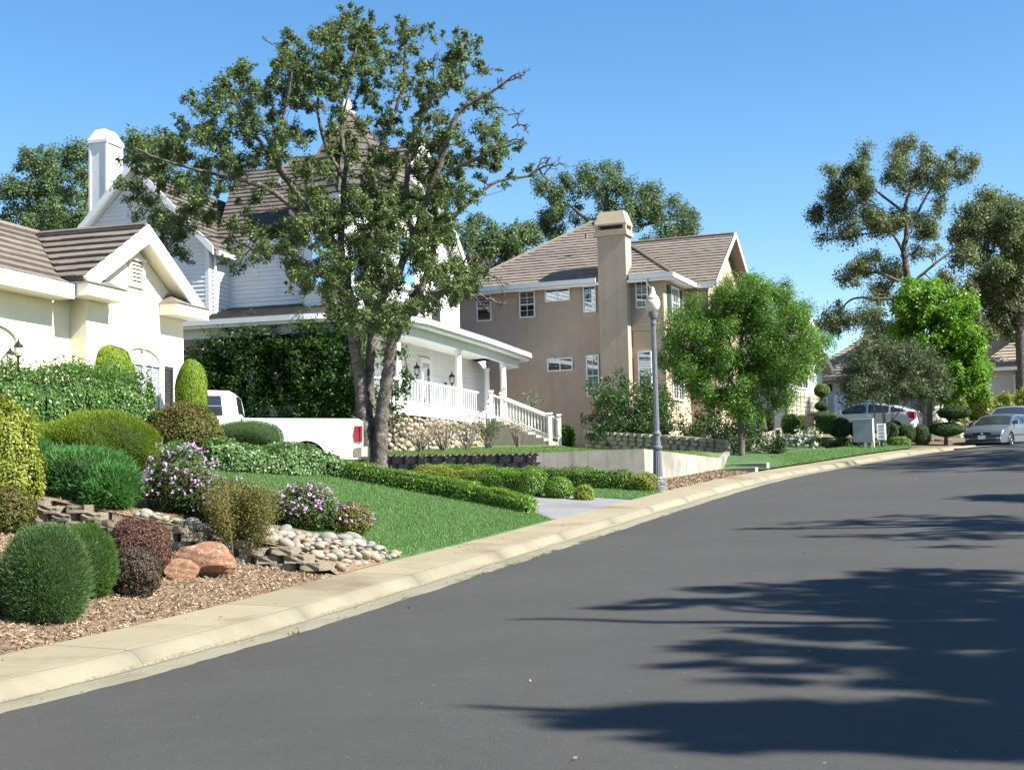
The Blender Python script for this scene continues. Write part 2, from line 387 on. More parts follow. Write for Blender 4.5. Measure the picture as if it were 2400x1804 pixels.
# ============================================================ street, kerb, walk
def sheet(name, svals, wvals, hf, mat, kind='structure', label=None, cat=None):
    mb = MB(); n = len(wvals)
    for s in svals:
        for w in wvals:
            p = G(s, w); mb.v.append((p.x, p.y, hf(s, w, p.x, p.y, p.z)))
    for i in range(len(svals) - 1):
        for j in range(n - 1): mb.f.append((i * n + j, (i + 1) * n + j, (i + 1) * n + j + 1, i * n + j + 1))
    o = obj(name, mb, mat, smooth=True); o['kind'] = kind
    return o
fr_ = lambda a, b, n: list(np.linspace(a, b, n))
# asphalt with a slightly ragged edge lapping on the gutter
mb = MB(); ss = fr_(-55, 2, 40) + fr_(2.3, 60, 420) + fr_(60.5, 120, 60); ww = [0.0, -.4, -2.5, -5.5, -8.5, -11.2]
for k, s in enumerate(ss):
    e = random.uniform(-.022, .012) + .012 * math.sin(s * 2.1)
    for w in ww:
        wv = w + (e if w == 0 else 0); p = G(s, wv); crown = .075 * (1 - ((w + 5.5) / 5.5) ** 2)
        mb.v.append((p.x, p.y, p.z + crown + (0.003 if w == 0 else .006)))
n = len(ww)
for i in range(len(ss) - 1):
    for j in range(n - 1): mb.f.append((i * n + j + 1, (i + 1) * n + j + 1, (i + 1) * n + j, i * n + j))
tag(obj('road', mb, 'asphalt', smooth=True), kind='structure')
# concrete gutter, rolled kerb and footpath, each poured length a piece of its own
gut = tag(sheet('gutter_bed', fr_(-40, 110, 160), [-.3, .1, .5, 1.53], lambda s, w, x, y, z: z - .05, 'joint_dirt'), kind='structure')
def strip_piece(name, parent, s0, s1, prof, mat, step=.75):
    m_ = max(2, int((s1 - s0) / step) + 1); mb = MB(); n = len(prof)
    for i, s in enumerate(np.linspace(s0, s1, m_)):
        for w, h in prof: mb.v.append(tuple(G(s, w, h)))
    for i in range(m_ - 1):
        for j in range(n - 1): mb.f.append((i * n + j, (i + 1) * n + j, (i + 1) * n + j + 1, i * n + j + 1))
    for i in (0, m_ - 1):
        mb.v += [tuple(Vector(mb.v[i * n]) - Vector((0, 0, .08))), tuple(Vector(mb.v[i * n + n - 1]) - Vector((0, 0, .08)))]
        a = len(mb.v) - 2; f = tuple(range(i * n, i * n + n)) + (a + 1, a); mb.f.append(f if i else f[::-1])
    return obj(name, mb, mat, parent, smooth=False)
gp = tag(thing('gutter', None, None, (0, 0, 0)), kind='structure'); kb = tag(thing('kerb', None, None, (0, 0, 0)), kind='structure'); wk = tag(thing('footpath', None, None, (0, 0, 0)), kind='structure')
J0 = 17.75
sL = [J0 + 3.05 * k for k in range(-8, 18)]
for a_, b_ in zip(sL[:-1], sL[1:]):
    strip_piece('gutter_length', gp, a_ + .004, b_ - .004, [(-.06, -.006), (.15, -.014), (.478, -.028)], 'gutter_concrete')
    pr = [(.480, -.026), (.495, -.016), (.520, .008), (.552, .044), (.588, .076), (.62, .096), (.65, .106), (.672, .109)]
    o = strip_piece('kerb_length', kb, a_ + .002, b_ - .002, pr, 'curb_concrete', .5)
    nf_ = len(o.data.polygons); o.data.polygons.foreach_set('use_smooth', [True] * (nf_ - 2) + [False] * 2)
k = -16
while J0 + 1.525 * k < 66:
    a_ = J0 + 1.525 * k; big = (k % 2 == 0)
    lo = 1
    strip_piece('slab', wk, a_ + (.007 if big else .003), a_ + 1.525 - (.003 if big else .007), [(.684, .108), (.692, .113), (1.05, .126), (1.525, .142)], 'sidewalk_concrete')
    k += 1
# ============================================================ ground and beds
gs = fr_(-50, 0, 16) + fr_(2, 23.4, 22) + [23.45, 23.55] + fr_(24.2, 66, 62) + fr_(68, 115, 24)
gw = [1.5, 1.9, 2.4, 3, 3.5, 4, 4.6, 5.4, 6.2, 7, 8, 9, 10.5, 12, 14, 17, 21, 28, 40, 70]
sheet('ground', gs, gw, lambda s, w, x, y, z: hgt(s, w, x, y, z, not (38 < s < 53 and x > -11 and y < 62) and not 14 < s < 25) - (.07 if w > 1.6 else .1), 'ground_dirt')
sheet('verge_ground', fr_(-50, 45, 40), [-11.1, -11.4, -13, -16, -22], lambda s, w, x, y, z: z + .08 + .06 * (-w - 11), 'ground_dirt')
far = MB(); far.face([(-600, -300, -2.2), (700, -300, -2.2), (700, 1500, -1.2), (-600, 1500, -1.2)]); tag(obj('plain_ground', far, 'ground_dirt'), kind='structure')
top = lambda d: (lambda s, w, x, y, z: hgt(s, w, x, y, z) + d)
rough_m = lambda s, w, x, y, z: hgt(s, w, x, y, z) + .012 * math.sin(x * 7.1) * math.sin(y * 5.3 + x) - .0
sheet('mulch_bed', fr_(2, 23.95, 76), fr_(1.53, 9.5, 34), lambda s, w, x, y, z: z + .13 + .185 * min(w - 1.53, 5) + .07 * max(0, w - 6.53) + .012 * math.sin(x * 7.1) * math.sin(y * 5.3 + x), 'mulch')
sheet('lawn', fr_(24.9, 32.55, 40), [1.54] + fr_(1.7, 8.2, 28), top(.004), 'turf')
sheet('planting_bed', fr_(23.3, 36, 26), fr_(8.0, 13, 12), top(.012), 'mulch')
mb = MB(); pw_ = fr_(1.54, 8.4, 24)
for w in pw_:
    for tq in (.03, .3, .7, 1.1, 1.6):
        s = s0w(w) + tq; p = G(s, w); mb.v.append((p.x, p.y, hgt(s, w, p.x, p.y, p.z) + .012))
for i in range(23):
    for j in range(4): mb.f.append((i * 5 + j, i * 5 + j + 1, i * 5 + j + 6, i * 5 + j + 5))
tag(obj('planting_bed', mb, 'mulch', smooth=True), kind='structure')
sheet('driveway', fr_(32.62, 38.0, 10), fr_(1.535, 16, 30), lambda s, w, x, y, z: z + .139 + .078 * min(w - 1.53, 9) + .03 * max(0, w - 10.53), 'drive_concrete')
sheet('verge_lawn', fr_(38.2, 41.3, 14), fr_(1.54, 6.5, 16), top(.014), 'turf')
sheet('bark_strip', fr_(41.2, 50.6, 30), fr_(1.53, 3.6, 9), lambda s, w, x, y, z: z + .14 + .055 * (w - 1.53), 'mulch')
sheet('far_lawn', fr_(51.2, 67, 34), [1.55] + fr_(2, 3.7, 7), lambda s, w, x, y, z: hgt(s, w, x, y, z, False) + .05, 'turf')
sheet('court_paving', fr_(67.5, 84, 20), fr_(.25, 9, 10), lambda s, w, x, y, z: z + .03 + .012 * w, 'drive_concrete')
sheet('corner_lawn', fr_(59.5, 69.5, 16), fr_(4.6, 7.6, 8), top(.05), 'turf')
sheet('far_drive', fr_(62.5, 70, 8), fr_(7.8, 16, 12), top(.03), 'drive_concrete')
# upper lawn behind the retaining wall
mb = MB(); xs = fr_(-12, 6.4, 30); nY = 24
def wall_y(x):
    for (x0, y0), (x1, y1) in zip(RW[:-1], RW[1:]):
        if x1 <= x <= x0: return y0 + (y1 - y0) * (x0 - x) / (x0 - x1)
    return 44.9 if x < -9 else 44.6
def wall_top(x):
    if x >= 3.6: return zupper(0, 39.4) + .07 + (2.46 - zupper(0, 39.4) - .07) * (x - 3.6) / 2.95
    return zupper(x, wall_y(x)) + .05
def lawn_z(x, y):
    f_ = smooth01((y - wall_y(x)) / (3.5 if x > 2.5 else 1.5)); z = wall_top(x) - .03; return z + (zupper(x, y) + .01 - z) * f_
for x in xs:
    for q in range(nY): y = wall_y(x) + .12 + q * .85; mb.v.append((x, y, lawn_z(x, y)))
for i in range(len(xs) - 1):
    for j in range(nY - 1): mb.f.append((i * nY + j, (i + 1) * nY + j, (i + 1) * nY + j + 1, i * nY + j + 1))
tag(obj('upper_lawn', mb, 'turf_upper', smooth=True), kind='structure')
mb = MB(); gx, gy = fr_(6.36, 12.5, 14), fr_(44.2, 62, 20)
for x in gx:
    for y in gy:
        s_, w_, zr_ = SW(x, y); low = zr_ + .13 + .085 * max(0, w_ - 1.53); f_ = 1 - smooth01((x - 6.4 - .12 * (y - 44.7)) / 3.0); z = low + max(0, zupper(6.38, y) - .1 - low) * f_ * .8 * smooth01((y - 44.6) / 5)
        mb.v.append((x, y, z + .03 if w_ > 1.6 else zr_ - .1))
for i in range(13):
    for j in range(19): mb.f.append((i * 20 + j, (i + 1) * 20 + j, (i + 1) * 20 + j + 1, i * 20 + j + 1))
tag(obj('lawn_bank', mb, 'turf', smooth=True), kind='structure')
mb = MB(); ly = fr_(44.66, 60, 20)
for y in ly:
    x1 = 6.52 + (y - 44.62) * .194; z0 = lawn_z(6.38, y); z1 = min(z0, 2.43 + (y - 44.62) * .068)
    mb.v += [(6.37, y, z0 + .002), ((6.37 + x1) * .5, y, (z0 + z1) * .5 + .002), (x1, y, z1)]
for i in range(19):
    for j in range(2): mb.f.append((i * 3 + j, i * 3 + j + 1, i * 3 + j + 4, i * 3 + j + 3))
tag(obj('lawn_margin', mb, 'turf_upper', smooth=True), kind='structure')
# silt along the flow line, weeds in the joint, dry leaves
mb = MB(); sv = fr_(4, 66, 420)
for s in sv:
    a = .445 + .016 * math.sin(s * 3.1) + .014 * math.sin(s * .9) + random.uniform(-.018, .014); b = .496 + .008 * math.sin(s * 1.7 + 2) + random.uniform(-.004, .012)
    mb.v += [tuple(G(s, a, -.0235)), tuple(G(s, .48, -.0245)), tuple(G(s, b, -.011 + (b - .496) * 1.1))]
for i in range(len(sv) - 1): mb.f += [(3 * i, 3 * i + 1, 3 * i + 4, 3 * i + 3), (3 * i + 1, 3 * i + 2, 3 * i + 5, 3 * i + 4)]
tag(obj('gutter_silt', mb, 'silt'), kind='structure')
wp = []
for k in range(46):
    s = random.choice((random.uniform(19, 36), random.uniform(24, 30))); c = np.array(G(s, random.uniform(-.02, .02), .0)); wp.append(c + RNG.normal(size=(random.randint(8, 40), 3)) * np.array([.035, .035, .002]))
wp = np.concatenate(wp); tag(np_obj('joint_weeds', needles(wp, RNG.normal(size=wp.shape) * .8 + np.array([0, 0, 1.0]), RNG.uniform(.02, .05, len(wp)), .008), 3, 'grass_upper', loc=tuple(wp[0])), 'small weeds growing along the asphalt edge', 'weeds', kind='stuff')
lp_ = [G(s, w, h + .006) for s, w, h in [(random.uniform(12, 60), random.choice((random.uniform(.05, .34), random.uniform(.7, 1.5), random.uniform(-9, 0), random.uniform(.2, .34))), 0) for _ in range(330)] ]
lp_ = np.array([(p.x, p.y, p.z) for p in lp_])
for i, p in enumerate(lp_):
    s_, w_, zr_ = SW(p[0], p[1]); lp_[i, 2] = zr_ + (.142 if w_ > .62 else (-.006 if w_ > 0 else .075 * (1 - ((w_ + 5.5) / 5.5) ** 2) + .014))
tag(np_obj('leaf_litter', leaves(lp_, RNG.normal(size=lp_.shape) * .25 + np.array([0, 0, 1]), RNG.uniform(.02, .055, len(lp_)), RNG.uniform(.012, .03, len(lp_))), 4, 'mulch_chip', loc=tuple(lp_[0])), 'scattered dry leaves and grit on road, gutter and footpath', 'leaf litter', kind='stuff')
# grass blades
def blades(name, pts, hgt_, wid, mat):
    Cc = np.array(pts); n = len(Cc); D = RNG.normal(size=(n, 3)) * .45 + np.array([-.12, 0, 1.0])
    return tag(np_obj(name, needles(Cc, D, RNG.uniform(.6, 1.25, n) * hgt_, wid), 3, mat, loc=tuple(Cc[0])), 'short green mown grass blades on the ' + name.replace('_grass', '').replace('_', ' '), 'grass', kind='stuff')
def scatter_sw(n, s0, s1, w0, w1, dz=0.0):
    out = []
    for s, w in zip(RNG.uniform(s0, s1, n), RNG.uniform(w0, w1, n)):
        p = G(s, w); out.append((p.x, p.y, hgt(s, w, p.x, p.y, p.z) + dz))
    return out
def fast_pts(n, s0, s1, w0, w1, dz, up=True):
    """grid-interpolated ground points (fast)"""
    a = np.linspace(s0, s1, 60); c = np.linspace(w0, w1, 40); Z = np.zeros((60, 40, 3))
    for i, s in enumerate(a):
        for j, w in enumerate(c): p = G(s, w); Z[i, j] = (p.x, p.y, hgt(s, w, p.x, p.y, p.z, up) + dz)
    u = RNG.uniform(0, 58.999, n); v = RNG.uniform(0, 38.999, n); iu = u.astype(int); iv = v.astype(int); fu = (u - iu)[:, None]; fv = (v - iv)[:, None]
    return Z[iu, iv] * (1 - fu) * (1 - fv) + Z[iu + 1, iv] * fu * (1 - fv) + Z[iu, iv + 1] * (1 - fu) * fv + Z[iu + 1, iv + 1] * fu * fv
pts = fast_pts(175000, 24.7, 32.5, 1.58, 8.2, .002)
def _inlawn(p):
    o = np.array([road(24.7)[0], road(24.7)[1]]); tx_, ty_ = road(26)[3], road(26)[4]; q = p[:, :2] - o; s_ = 24.7 + q[:, 0] * tx_ + q[:, 1] * ty_; w_ = -q[:, 0] * ty_ + q[:, 1] * tx_
    return s_ > np.where(w_ < 3.4, 25.75 - .5 * (w_ - 1.6), 24.85)
pts = pts[_inlawn(pts)]
blades('lawn_grass', pts, .062, .011, 'grass_blade')
blades('verge_lawn_grass', fast_pts(14000, 38.25, 41.2, 1.6, 6.3, .012), .06, .014, 'grass_blade')
blades('far_lawn_grass', fast_pts(22000, 51.3, 66.5, 1.6, 3.65, .05, False), .06, .02, 'grass_blade')
up = []
for x, q in zip(RNG.uniform(-6, 6.3, 26000), RNG.uniform(0, 1, 26000) ** 1.6 * 12): y = wall_y(x) + .13 + q; up.append((x, y, lawn_z(x, y)))
blades('upper_lawn_grass', up, .06, .016, 'grass_upper')
def chips(name, pts, L, W):
    Cc = np.array(pts); n = len(Cc); Nm = RNG.normal(size=(n, 3)) * .5 + np.array([0, 0, 1.0]); Cc[:, 2] += RNG.uniform(0, .02, n)
    return tag(np_obj(name, leaves(Cc, Nm, RNG.uniform(.5, 1.5, n) * L, RNG.uniform(.5, 1.3, n) * W, 0.0), 4, 'mulch_chip', loc=tuple(Cc[0])), kind='stuff')
tag(chips('wood_chips', fast_pts(42000, 13.5, 23.45, 1.54, 6.6, .006), .055, .017), 'brown shredded wood chips on the bed beside the footpath', 'mulch')
tag(chips('bark_chips', fast_pts(9000, 41.2, 50.3, 1.55, 2.7, .014, False), .06, .03), 'reddish bark chips below the concrete wall by the street lamp', 'mulch')
# ============================================================ building kit
Z = Vector((0, 0, 1))
def clip(poly, f):
    out = []; n = len(poly)
    for i in range(n):
        a, b = poly[i], poly[(i + 1) % n]; fa, fb = f(a), f(b)
        if fa >= 0: out.append(a)
        if (fa >= 0) != (fb >= 0):
            t = fa / (fa - fb); out.append(tuple(x + (y - x) * t for x, y in zip(a, b)))
    return out
def courses(name, parent, poly, out, mat, ex, th, tile=None, lift=0.002, jit=0.0, fixed_v0=None):
    """lay overlapping courses (roof tiles, clapboards) on a planar polygon, each course an object"""
    poly = [Vector(p) for p in poly]; n = Vector((0, 0, 0))
    for i in range(len(poly)): n += poly[i].cross(poly[(i + 1) % len(poly)])
    n.normalize()
    if n.dot(Vector(out)) < 0: n = -n
    v = (Z - n * n.z).normalized(); u = v.cross(n); O = poly[0]
    q = [((p - O).dot(u), (p - O).dot(v)) for p in poly]
    v0 = min(p[1] for p in q); v1 = max(p[1] for p in q); k = 0; objs = []
    while v0 + k * ex < v1 - .01:
        a, b = v0 + k * ex, min(v0 + (k + 1) * ex, v1)
        band = clip(clip(q, lambda p: p[1] - a), lambda p: b - p[1]); k += 1
        if len(band) < 3: continue
        mb = MB(); us = [p[0] for p in band]; u0, u1 = min(us), max(us)
        cuts = [u0, u1]
        if tile:
            cuts = [u0]; x = math.floor(u0 / tile) * tile + (tile * .5 if k % 2 else 0)
            while x < u1:
                if x > u0 + .02: cuts.append(x)
                x += tile
            cuts.append(u1)
        for c0, c1 in zip(cuts[:-1], cuts[1:]):
            g_ = band if not tile else clip(clip(band, lambda p: p[0] - c0), lambda p: c1 - p[0])
            if len(g_) < 3: continue
            h = th + (random.uniform(-jit, jit) if jit else 0)
            topv = [O + u * p[0] + v * p[1] + n * (lift + h * (1 - .92 * (p[1] - a) / ex)) for p in g_]
            bot = [O + u * p[0] + v * p[1] - n * .004 for p in g_]; m_ = len(g_)
            mb.add(topv + bot, [tuple(range(m_))] + [(i, m_ + i, m_ + (i + 1) % m_, (i + 1) % m_) for i in range(m_)])
        objs.append(obj(name, mb, mat, parent))
    return objs
class House:
    """local frame: a runs along the street (away from the camera), b away from the street"""
    def __init__(s, name, label, ox, oy, ang, zb):
        t_ = math.radians(ang); s.e1 = Vector((math.sin(t_), math.cos(t_), 0)); s.e2 = Vector((-math.cos(t_), math.sin(t_), 0)); s.o = Vector((ox, oy, 0)); s.zb = zb
        s.t = thing(name, label, 'house', (ox, oy, zb))
    def p(s, a, b, z): return s.o + s.e1 * a + s.e2 * b + Z * z
    def box(s, name, lo, hi, mat, parent=None):
        return obj(name, MB().obox(s.o, s.e1, s.e2, Z, lo, hi), mat, parent or s.t)
    def prism(s, name, pts, ex, mat, parent=None):
        d = s.e1 * ex[0] + s.e2 * ex[1] + Z * ex[2]
        return obj(name, MB().prism([s.p(*q) for q in pts], d), mat, parent or s.t)
    def roof(s, name, pts, mat, ex=.33, th=.035, tile=.33, thick=.13, jit=.008, skip=False, parent=None):
        w = [s.p(*q) for q in pts]
        deck = obj(name, MB().prism(w, -Z * thick), mat, parent or s.t)
        n = Vector((0, 0, 0))
        for i in range(len(w)): n += w[i].cross(w[(i + 1) % len(w)])
        if not skip: courses('tile_course', deck, w, Z, mat, ex, th, tile, jit=jit)
        return deck
    def siding(s, pts, out, mat='white_siding', ex=.155, name='wall'):
        w = [s.p(*q) for q in pts]; d = (s.e1 * out[0] + s.e2 * out[1])
        wall = obj(name, MB().prism(w, -d * .15), mat, s.t)
        courses('board', wall, w, d, mat, ex, .036)
        return wall
    def window(s, O, r, n, w, h, split=None, frame=.055, blind=0.0, grid=None, back='interior_dark', mat='white_trim', sill=False, deep=.07, glass='glass'):
        """O = lower left corner (a,b,z); r and n = local right / outward direction (a,b)"""
        Ow = s.p(*O); R_ = (s.e1 * r[0] + s.e2 * r[1]).normalized(); n_ = (s.e1 * n[0] + s.e2 * n[1]).normalized()
        mb = MB(); f = frame
        mb.obox(Ow, R_, n_, Z, (-f, 0, -f), (0, deep, h + f)); mb.obox(Ow, R_, n_, Z, (w, 0, -f), (w + f, deep, h + f))
        mb.obox(Ow, R_, n_, Z, (0, 0, -f), (w, deep, 0)); mb.obox(Ow, R_, n_, Z, (0, 0, h), (w, deep, h + f))
        W = obj('window', mb, mat, s.t)
        obj('interior', MB().obox(Ow, R_, n_, Z, (0.001, .003, 0.001), (w - .001, .010, h - .001)), back, W)
        if blind:
            bm_ = MB(); z0 = h * (1 - blind); k = 0
            while z0 + k * .05 < h - .01: bm_.obox(Ow, R_, n_, Z, (.006, .018 + .002, z0 + k * .05), (w - .006, .026, z0 + k * .05 + .037)); k += 1
            obj('blind', bm_, 'blind', W)
        panes = [((0, 0), (w, h))]
        if split == 'h': obj('meeting_rail', MB().obox(Ow, R_, n_, Z, (.002, .03, h * .5 - .022), (w - .002, deep - .006, h * .5 + .022)), mat, W); panes = [((0, 0), (w, h * .5 - .023)), ((0, h * .5 + .023), (w, h))]
        if split == 'v': obj('centre_stile', MB().obox(Ow, R_, n_, Z, (w * .5 - .022, .03, .002), (w * .5 + .022, deep - .006, h - .002)), mat, W); panes = [((0, 0), (w * .5 - .023, h)), ((w * .5 + .023, 0), (w, h))]
        for (x0, z0), (x1, z1) in panes: obj('pane', MB().obox(Ow, R_, n_, Z, (x0 + .002, .038, z0 + .002), (x1 - .002, .042, z1 - .002)), glass, W)
        if grid:
            g_ = MB(); gx, gz = grid
            for i in range(1, gx): g_.obox(Ow, R_, n_, Z, (w * i / gx - .008, .043, .004), (w * i / gx + .008, .052, h - .004))
            for j in range(1, gz): g_.obox(Ow, R_, n_, Z, (.004, .0432, h * j / gz - .008), (w - .004, .0515, h * j / gz + .008))
            obj('muntin', g_, mat, W)
        if sill: obj('sill', MB().obox(Ow, R_, n_, Z, (-f - .05, .002, -f - .07), (w + f + .05, deep + .05, -f - .003)), mat, W)
        return W
def lantern(name, label, base, sc=1.0, post=None, wall=None, mat='black_iron'):
    """carriage lantern: base cup, glass, cage bars, roof and finial"""
    base = Vector(base); t_ = thing(name, label, 'lantern', base)
    L = lambda prof: MB().lathe(base, [(r * sc, z * sc) for r, z in prof], 12)
    obj('cup', L([(.02, -.10), (.05, -.06), (.035, -.02), (.09, .0), (.10, .03)]), mat, t_)
    obj('glass', L([(.085, .032), (.125, .14), (.12, .25), (.10, .30)]), 'lantern_glass', t_, True)
    bars = MB()
    for k in range(6):
        an = k * math.pi / 3; d = Vector((math.cos(an), math.sin(an), 0)) * sc
        bars.tube([base + d * .10 + Z * .03 * sc, base + d * .135 + Z * .15 * sc, base + d * .128 + Z * .26 * sc, base + d * .11 + Z * .31 * sc], .008 * sc, 4)
    obj('cage', bars, mat, t_)
    obj('hood', L([(.15, .30), (.155, .325), (.10, .40), (.045, .43), (.05, .46), (.02, .49), (.022, .53), (.004, .60)]), mat, t_)
    if post: obj('post', MB().tube([base + Z * post, base - Z * .09 * sc], .035 * sc, 10), mat, t_)
    if wall is not None:
        w = Vector(wall); obj('bracket', MB().tube([base + w * .28 * sc - Z * .06 * sc, base + w * .2 * sc - Z * .22 * sc, base - Z * .16 * sc, base - Z * .08 * sc], .018 * sc, 6).tube([base + w * .30 * sc - Z * .16 * sc, base + w * .30 * sc + Z * .06 * sc], .05 * sc, 8), mat, t_)
    return t_

# ============================================================ cream house (left)
H = House('cream_house', 'cream stucco house with front gable, arched window and brown tiled roof', -7.18, 31.0, 17, 2.4)
W_ = 'cream_stucco'
H.prism('wall', [(-3.67, 0, 2.2), (0, 0, 2.2), (0, 0, 5.70), (-1.95, 0, 6.86), (-3.67, 0, 5.85)], (0, .3, 0), W_)
H.box('wall', (-15, .37, 2.0), (-3.672, .65, 5.62), W_)
H.box('wall', (-3.67, .301, 2.2), (-3.3, .6, 5.6), W_)
H.box('wall', (-.3, .302, 2.2), (0, 9, 5.6), W_)
H.box('wall', (-15, 5.2, 2.0), (-.31, 5.5, 5.6), W_)
# main roof: eave b=-.12, ridge b=2.35
r1 = H.roof('roof', [(-15, -.12, 5.66), (-4.28, -.12, 5.66), (-4.28, .25, 5.905), (-2.02, 2.35, 7.22), (-15, 2.35, 7.22)], 'tile_cream', .36, .06, .40, .12)
H.roof('roof', [(-15, 5.6, 5.3), (-.5, 5.6, 5.3), (-.5, 2.35, 7.2), (-15, 2.35, 7.2)], 'tile_cream', skip=True)
obj('ridge_cap', MB().tube([H.p(-15, 2.35, 7.27), H.p(-1.9, 2.35, 7.27)], .075, 6), 'tile_cream', r1)
H.box('fascia', (-15, -.165, 5.43), (-4.30, -.122, 5.70), 'white_trim')
H.box('soffit', (-15, -.12, 5.43), (-4.30, .37, 5.455), 'cream_trim')
# gable roof
r2 = H.roof('roof', [(-4.22, -.36, 5.84), (-2.02, -.36, 7.17), (-2.02, 2.3, 7.17), (-4.22, .2, 5.84)], 'tile_cream', .36, .06, .40, .10)
H.roof('roof', [(.25, -.36, 5.80), (-2.02, -.36, 7.17), (-2.02, 5, 7.17), (.25, 5, 5.80)], 'tile_cream', .36, .06, .40, .10)
obj('ridge_cap', MB().tube([H.p(-2.02, -.33, 7.225), H.p(-2.02, 2.4, 7.225)], .07, 6), 'tile_cream', r2)
# rake boards
H.prism('rake_board', [(-4.26, -.38, 5.86), (-4.10, -.38, 5.60), (-1.99, -.38, 6.86), (-1.99, -.38, 7.24)], (0, .06, 0), 'white_trim')
H.prism('rake_board', [(.29, -.38, 5.80), (.12, -.38, 5.55), (-1.988, -.38, 6.86), (-1.988, -.38, 7.24)], (0, .06, 0), 'white_trim')
H.prism('soffit', [(-4.1, -.318, 5.66), (-1.99, -.318, 6.90), (-1.99, -.318, 6.94), (-4.1, -.318, 5.70)], (0, .316, 0), 'cream_trim')
H.prism('soffit', [(.15, -.318, 5.62), (-1.988, -.318, 6.90), (-1.988, -.318, 6.94), (.15, -.318, 5.66)], (0, .316, 0), 'cream_trim')
# cornice returns with little hipped tops
for a0, a1 in ((-4.25, -2.95), (-1.0, .34)):
    c_ = H.box('cornice_return', (a0, -.44, 5.50), (a1, -.002, 5.735), 'cream_trim')
    obj('return_tiles', MB().add([H.p(a0 - .03, -.47, 5.738), H.p(a1 + .03, -.47, 5.738), H.p(a1 + .03, -.004, 5.738), H.p(a0 - .03, -.004, 5.738), H.p(a0 + .35, -.004, 6.0), H.p(a1 - .35, -.004, 6.0)], [(0, 1, 5, 4), (1, 2, 5), (0, 4, 3)]), 'tile_cream', c_)
# gable vent
v = H.box('gable_vent', (-2.2, -.05, 5.97), (-1.62, -.004, 6.02), 'cream_trim')
for lo, hi in (((-2.2, -.05, 6.021), (-2.12, -.004, 6.52)), ((-1.70, -.05, 6.021), (-1.62, -.004, 6.52)), ((-2.24, -.07, 6.521), (-1.58, -.004, 6.58))): H.box('vent_frame', lo, hi, 'cream_trim', v)
H.box('vent_back', (-2.118, -.012, 6.022), (-1.702, -.003, 6.519), 'interior_dark', v)
for k in range(6): H.prism('slat', [(-2.117, -.014, 6.03 + k * .082), (-2.117, -.05, 6.03 + k * .082), (-2.117, -.014, 6.085 + k * .082)], (.414, 0, 0), 'cream_trim', v)
# arched windows: trim band, panel, two casements, dark louvred shutter
def arch(ac, half, zs, rise, zb, name='arch_trim'):
    mb = MB(); inn = []; outp = []
    for k in range(15):
        th = math.pi * k / 14; inn.append((ac - half * math.cos(th), zs + rise * math.sin(th))); outp.append((ac - (half + .09) * math.cos(th), zs + (rise + .09) * math.sin(th)))
    for k in range(14):
        q = [inn[k], inn[k + 1], outp[k + 1], outp[k]]; mb.prism([H.p(a, bw - .055, z) for a, z in q], H.e2 * .052)
    for sg in (-1, 1): mb.obox(H.o, H.e1, H.e2, Z, (ac + sg * (half + .045) - .045, bw - .055, zb), (ac + sg * (half + .045) + .045, bw - .003, zs - .001))
    A_ = obj(name, mb, 'cream_trim', H.t)
    obj('keystone', MB().prism([H.p(ac - .05, bw - .10, zs + rise - .03), H.p(ac + .05, bw - .10, zs + rise - .03), H.p(ac + .08, bw - .10, zs + rise + .16), H.p(ac - .08, bw - .10, zs + rise + .16)], H.e2 * .097), 'cream_trim', A_)
bw = 0.0; arch(-1.70, .72, 4.40, .33, 2.6)
H.box('arch_panel', (-2.40, -.012, 2.6), (-1.0, -.002, 4.42), 'white_trim')
for a0 in (-2.33, -1.66): H.window((a0, -.012, 2.75), (1, 0), (0, -1), .56, 1.62, None, .045, 1.0 if a0 > -2 else .9, (2, 4), 'interior_pale', glass='glass_clear')
sh = H.box('shutter', (-.96, -.05, 2.75), (-.50, -.003, 2.83), 'shutter_dark')
for lo, hi in (((-.96, -.05, 2.831), (-.89, -.003, 4.42)), ((-.57, -.05, 2.831), (-.50, -.003, 4.42)), ((-.889, -.05, 4.34), (-.571, -.003, 4.42)), ((-.889, -.05, 3.5), (-.571, -.003, 3.6))): H.box('shutter_frame', lo, hi, 'shutter_dark', sh)
for k in range(28):
    z = 2.85 + k * .053
    if not 3.45 < z < 3.6 and z < 4.3: H.prism('slat', [(-.888, -.008, z), (-.888, -.044, z), (-.888, -.012, z + .042)], (.316, 0, 0), 'shutter_dark', sh)
bw = .37; arch(-6.05, .68, 4.52, .28, 2.6)
H.box('arch_panel', (-6.7, .358, 2.6), (-5.4, .369, 4.54), 'cream_trim')
lantern('post_lantern', 'black post lantern rising from the hedge before the cream house', P(43, 836, 24.2), .56, post=-1.9)
lantern('wall_lantern', 'black wall lantern at the left edge on the cream house', P(24, 850, 24.9), .52, wall=H.e2)

# ============================================================ white house with turret and wrap-round porch
H = House('white_house', 'white clapboard house with turret, wrap-round porch and brown tiled roof', -4.209, 47.3, 16.5, 2.9)
HW = H
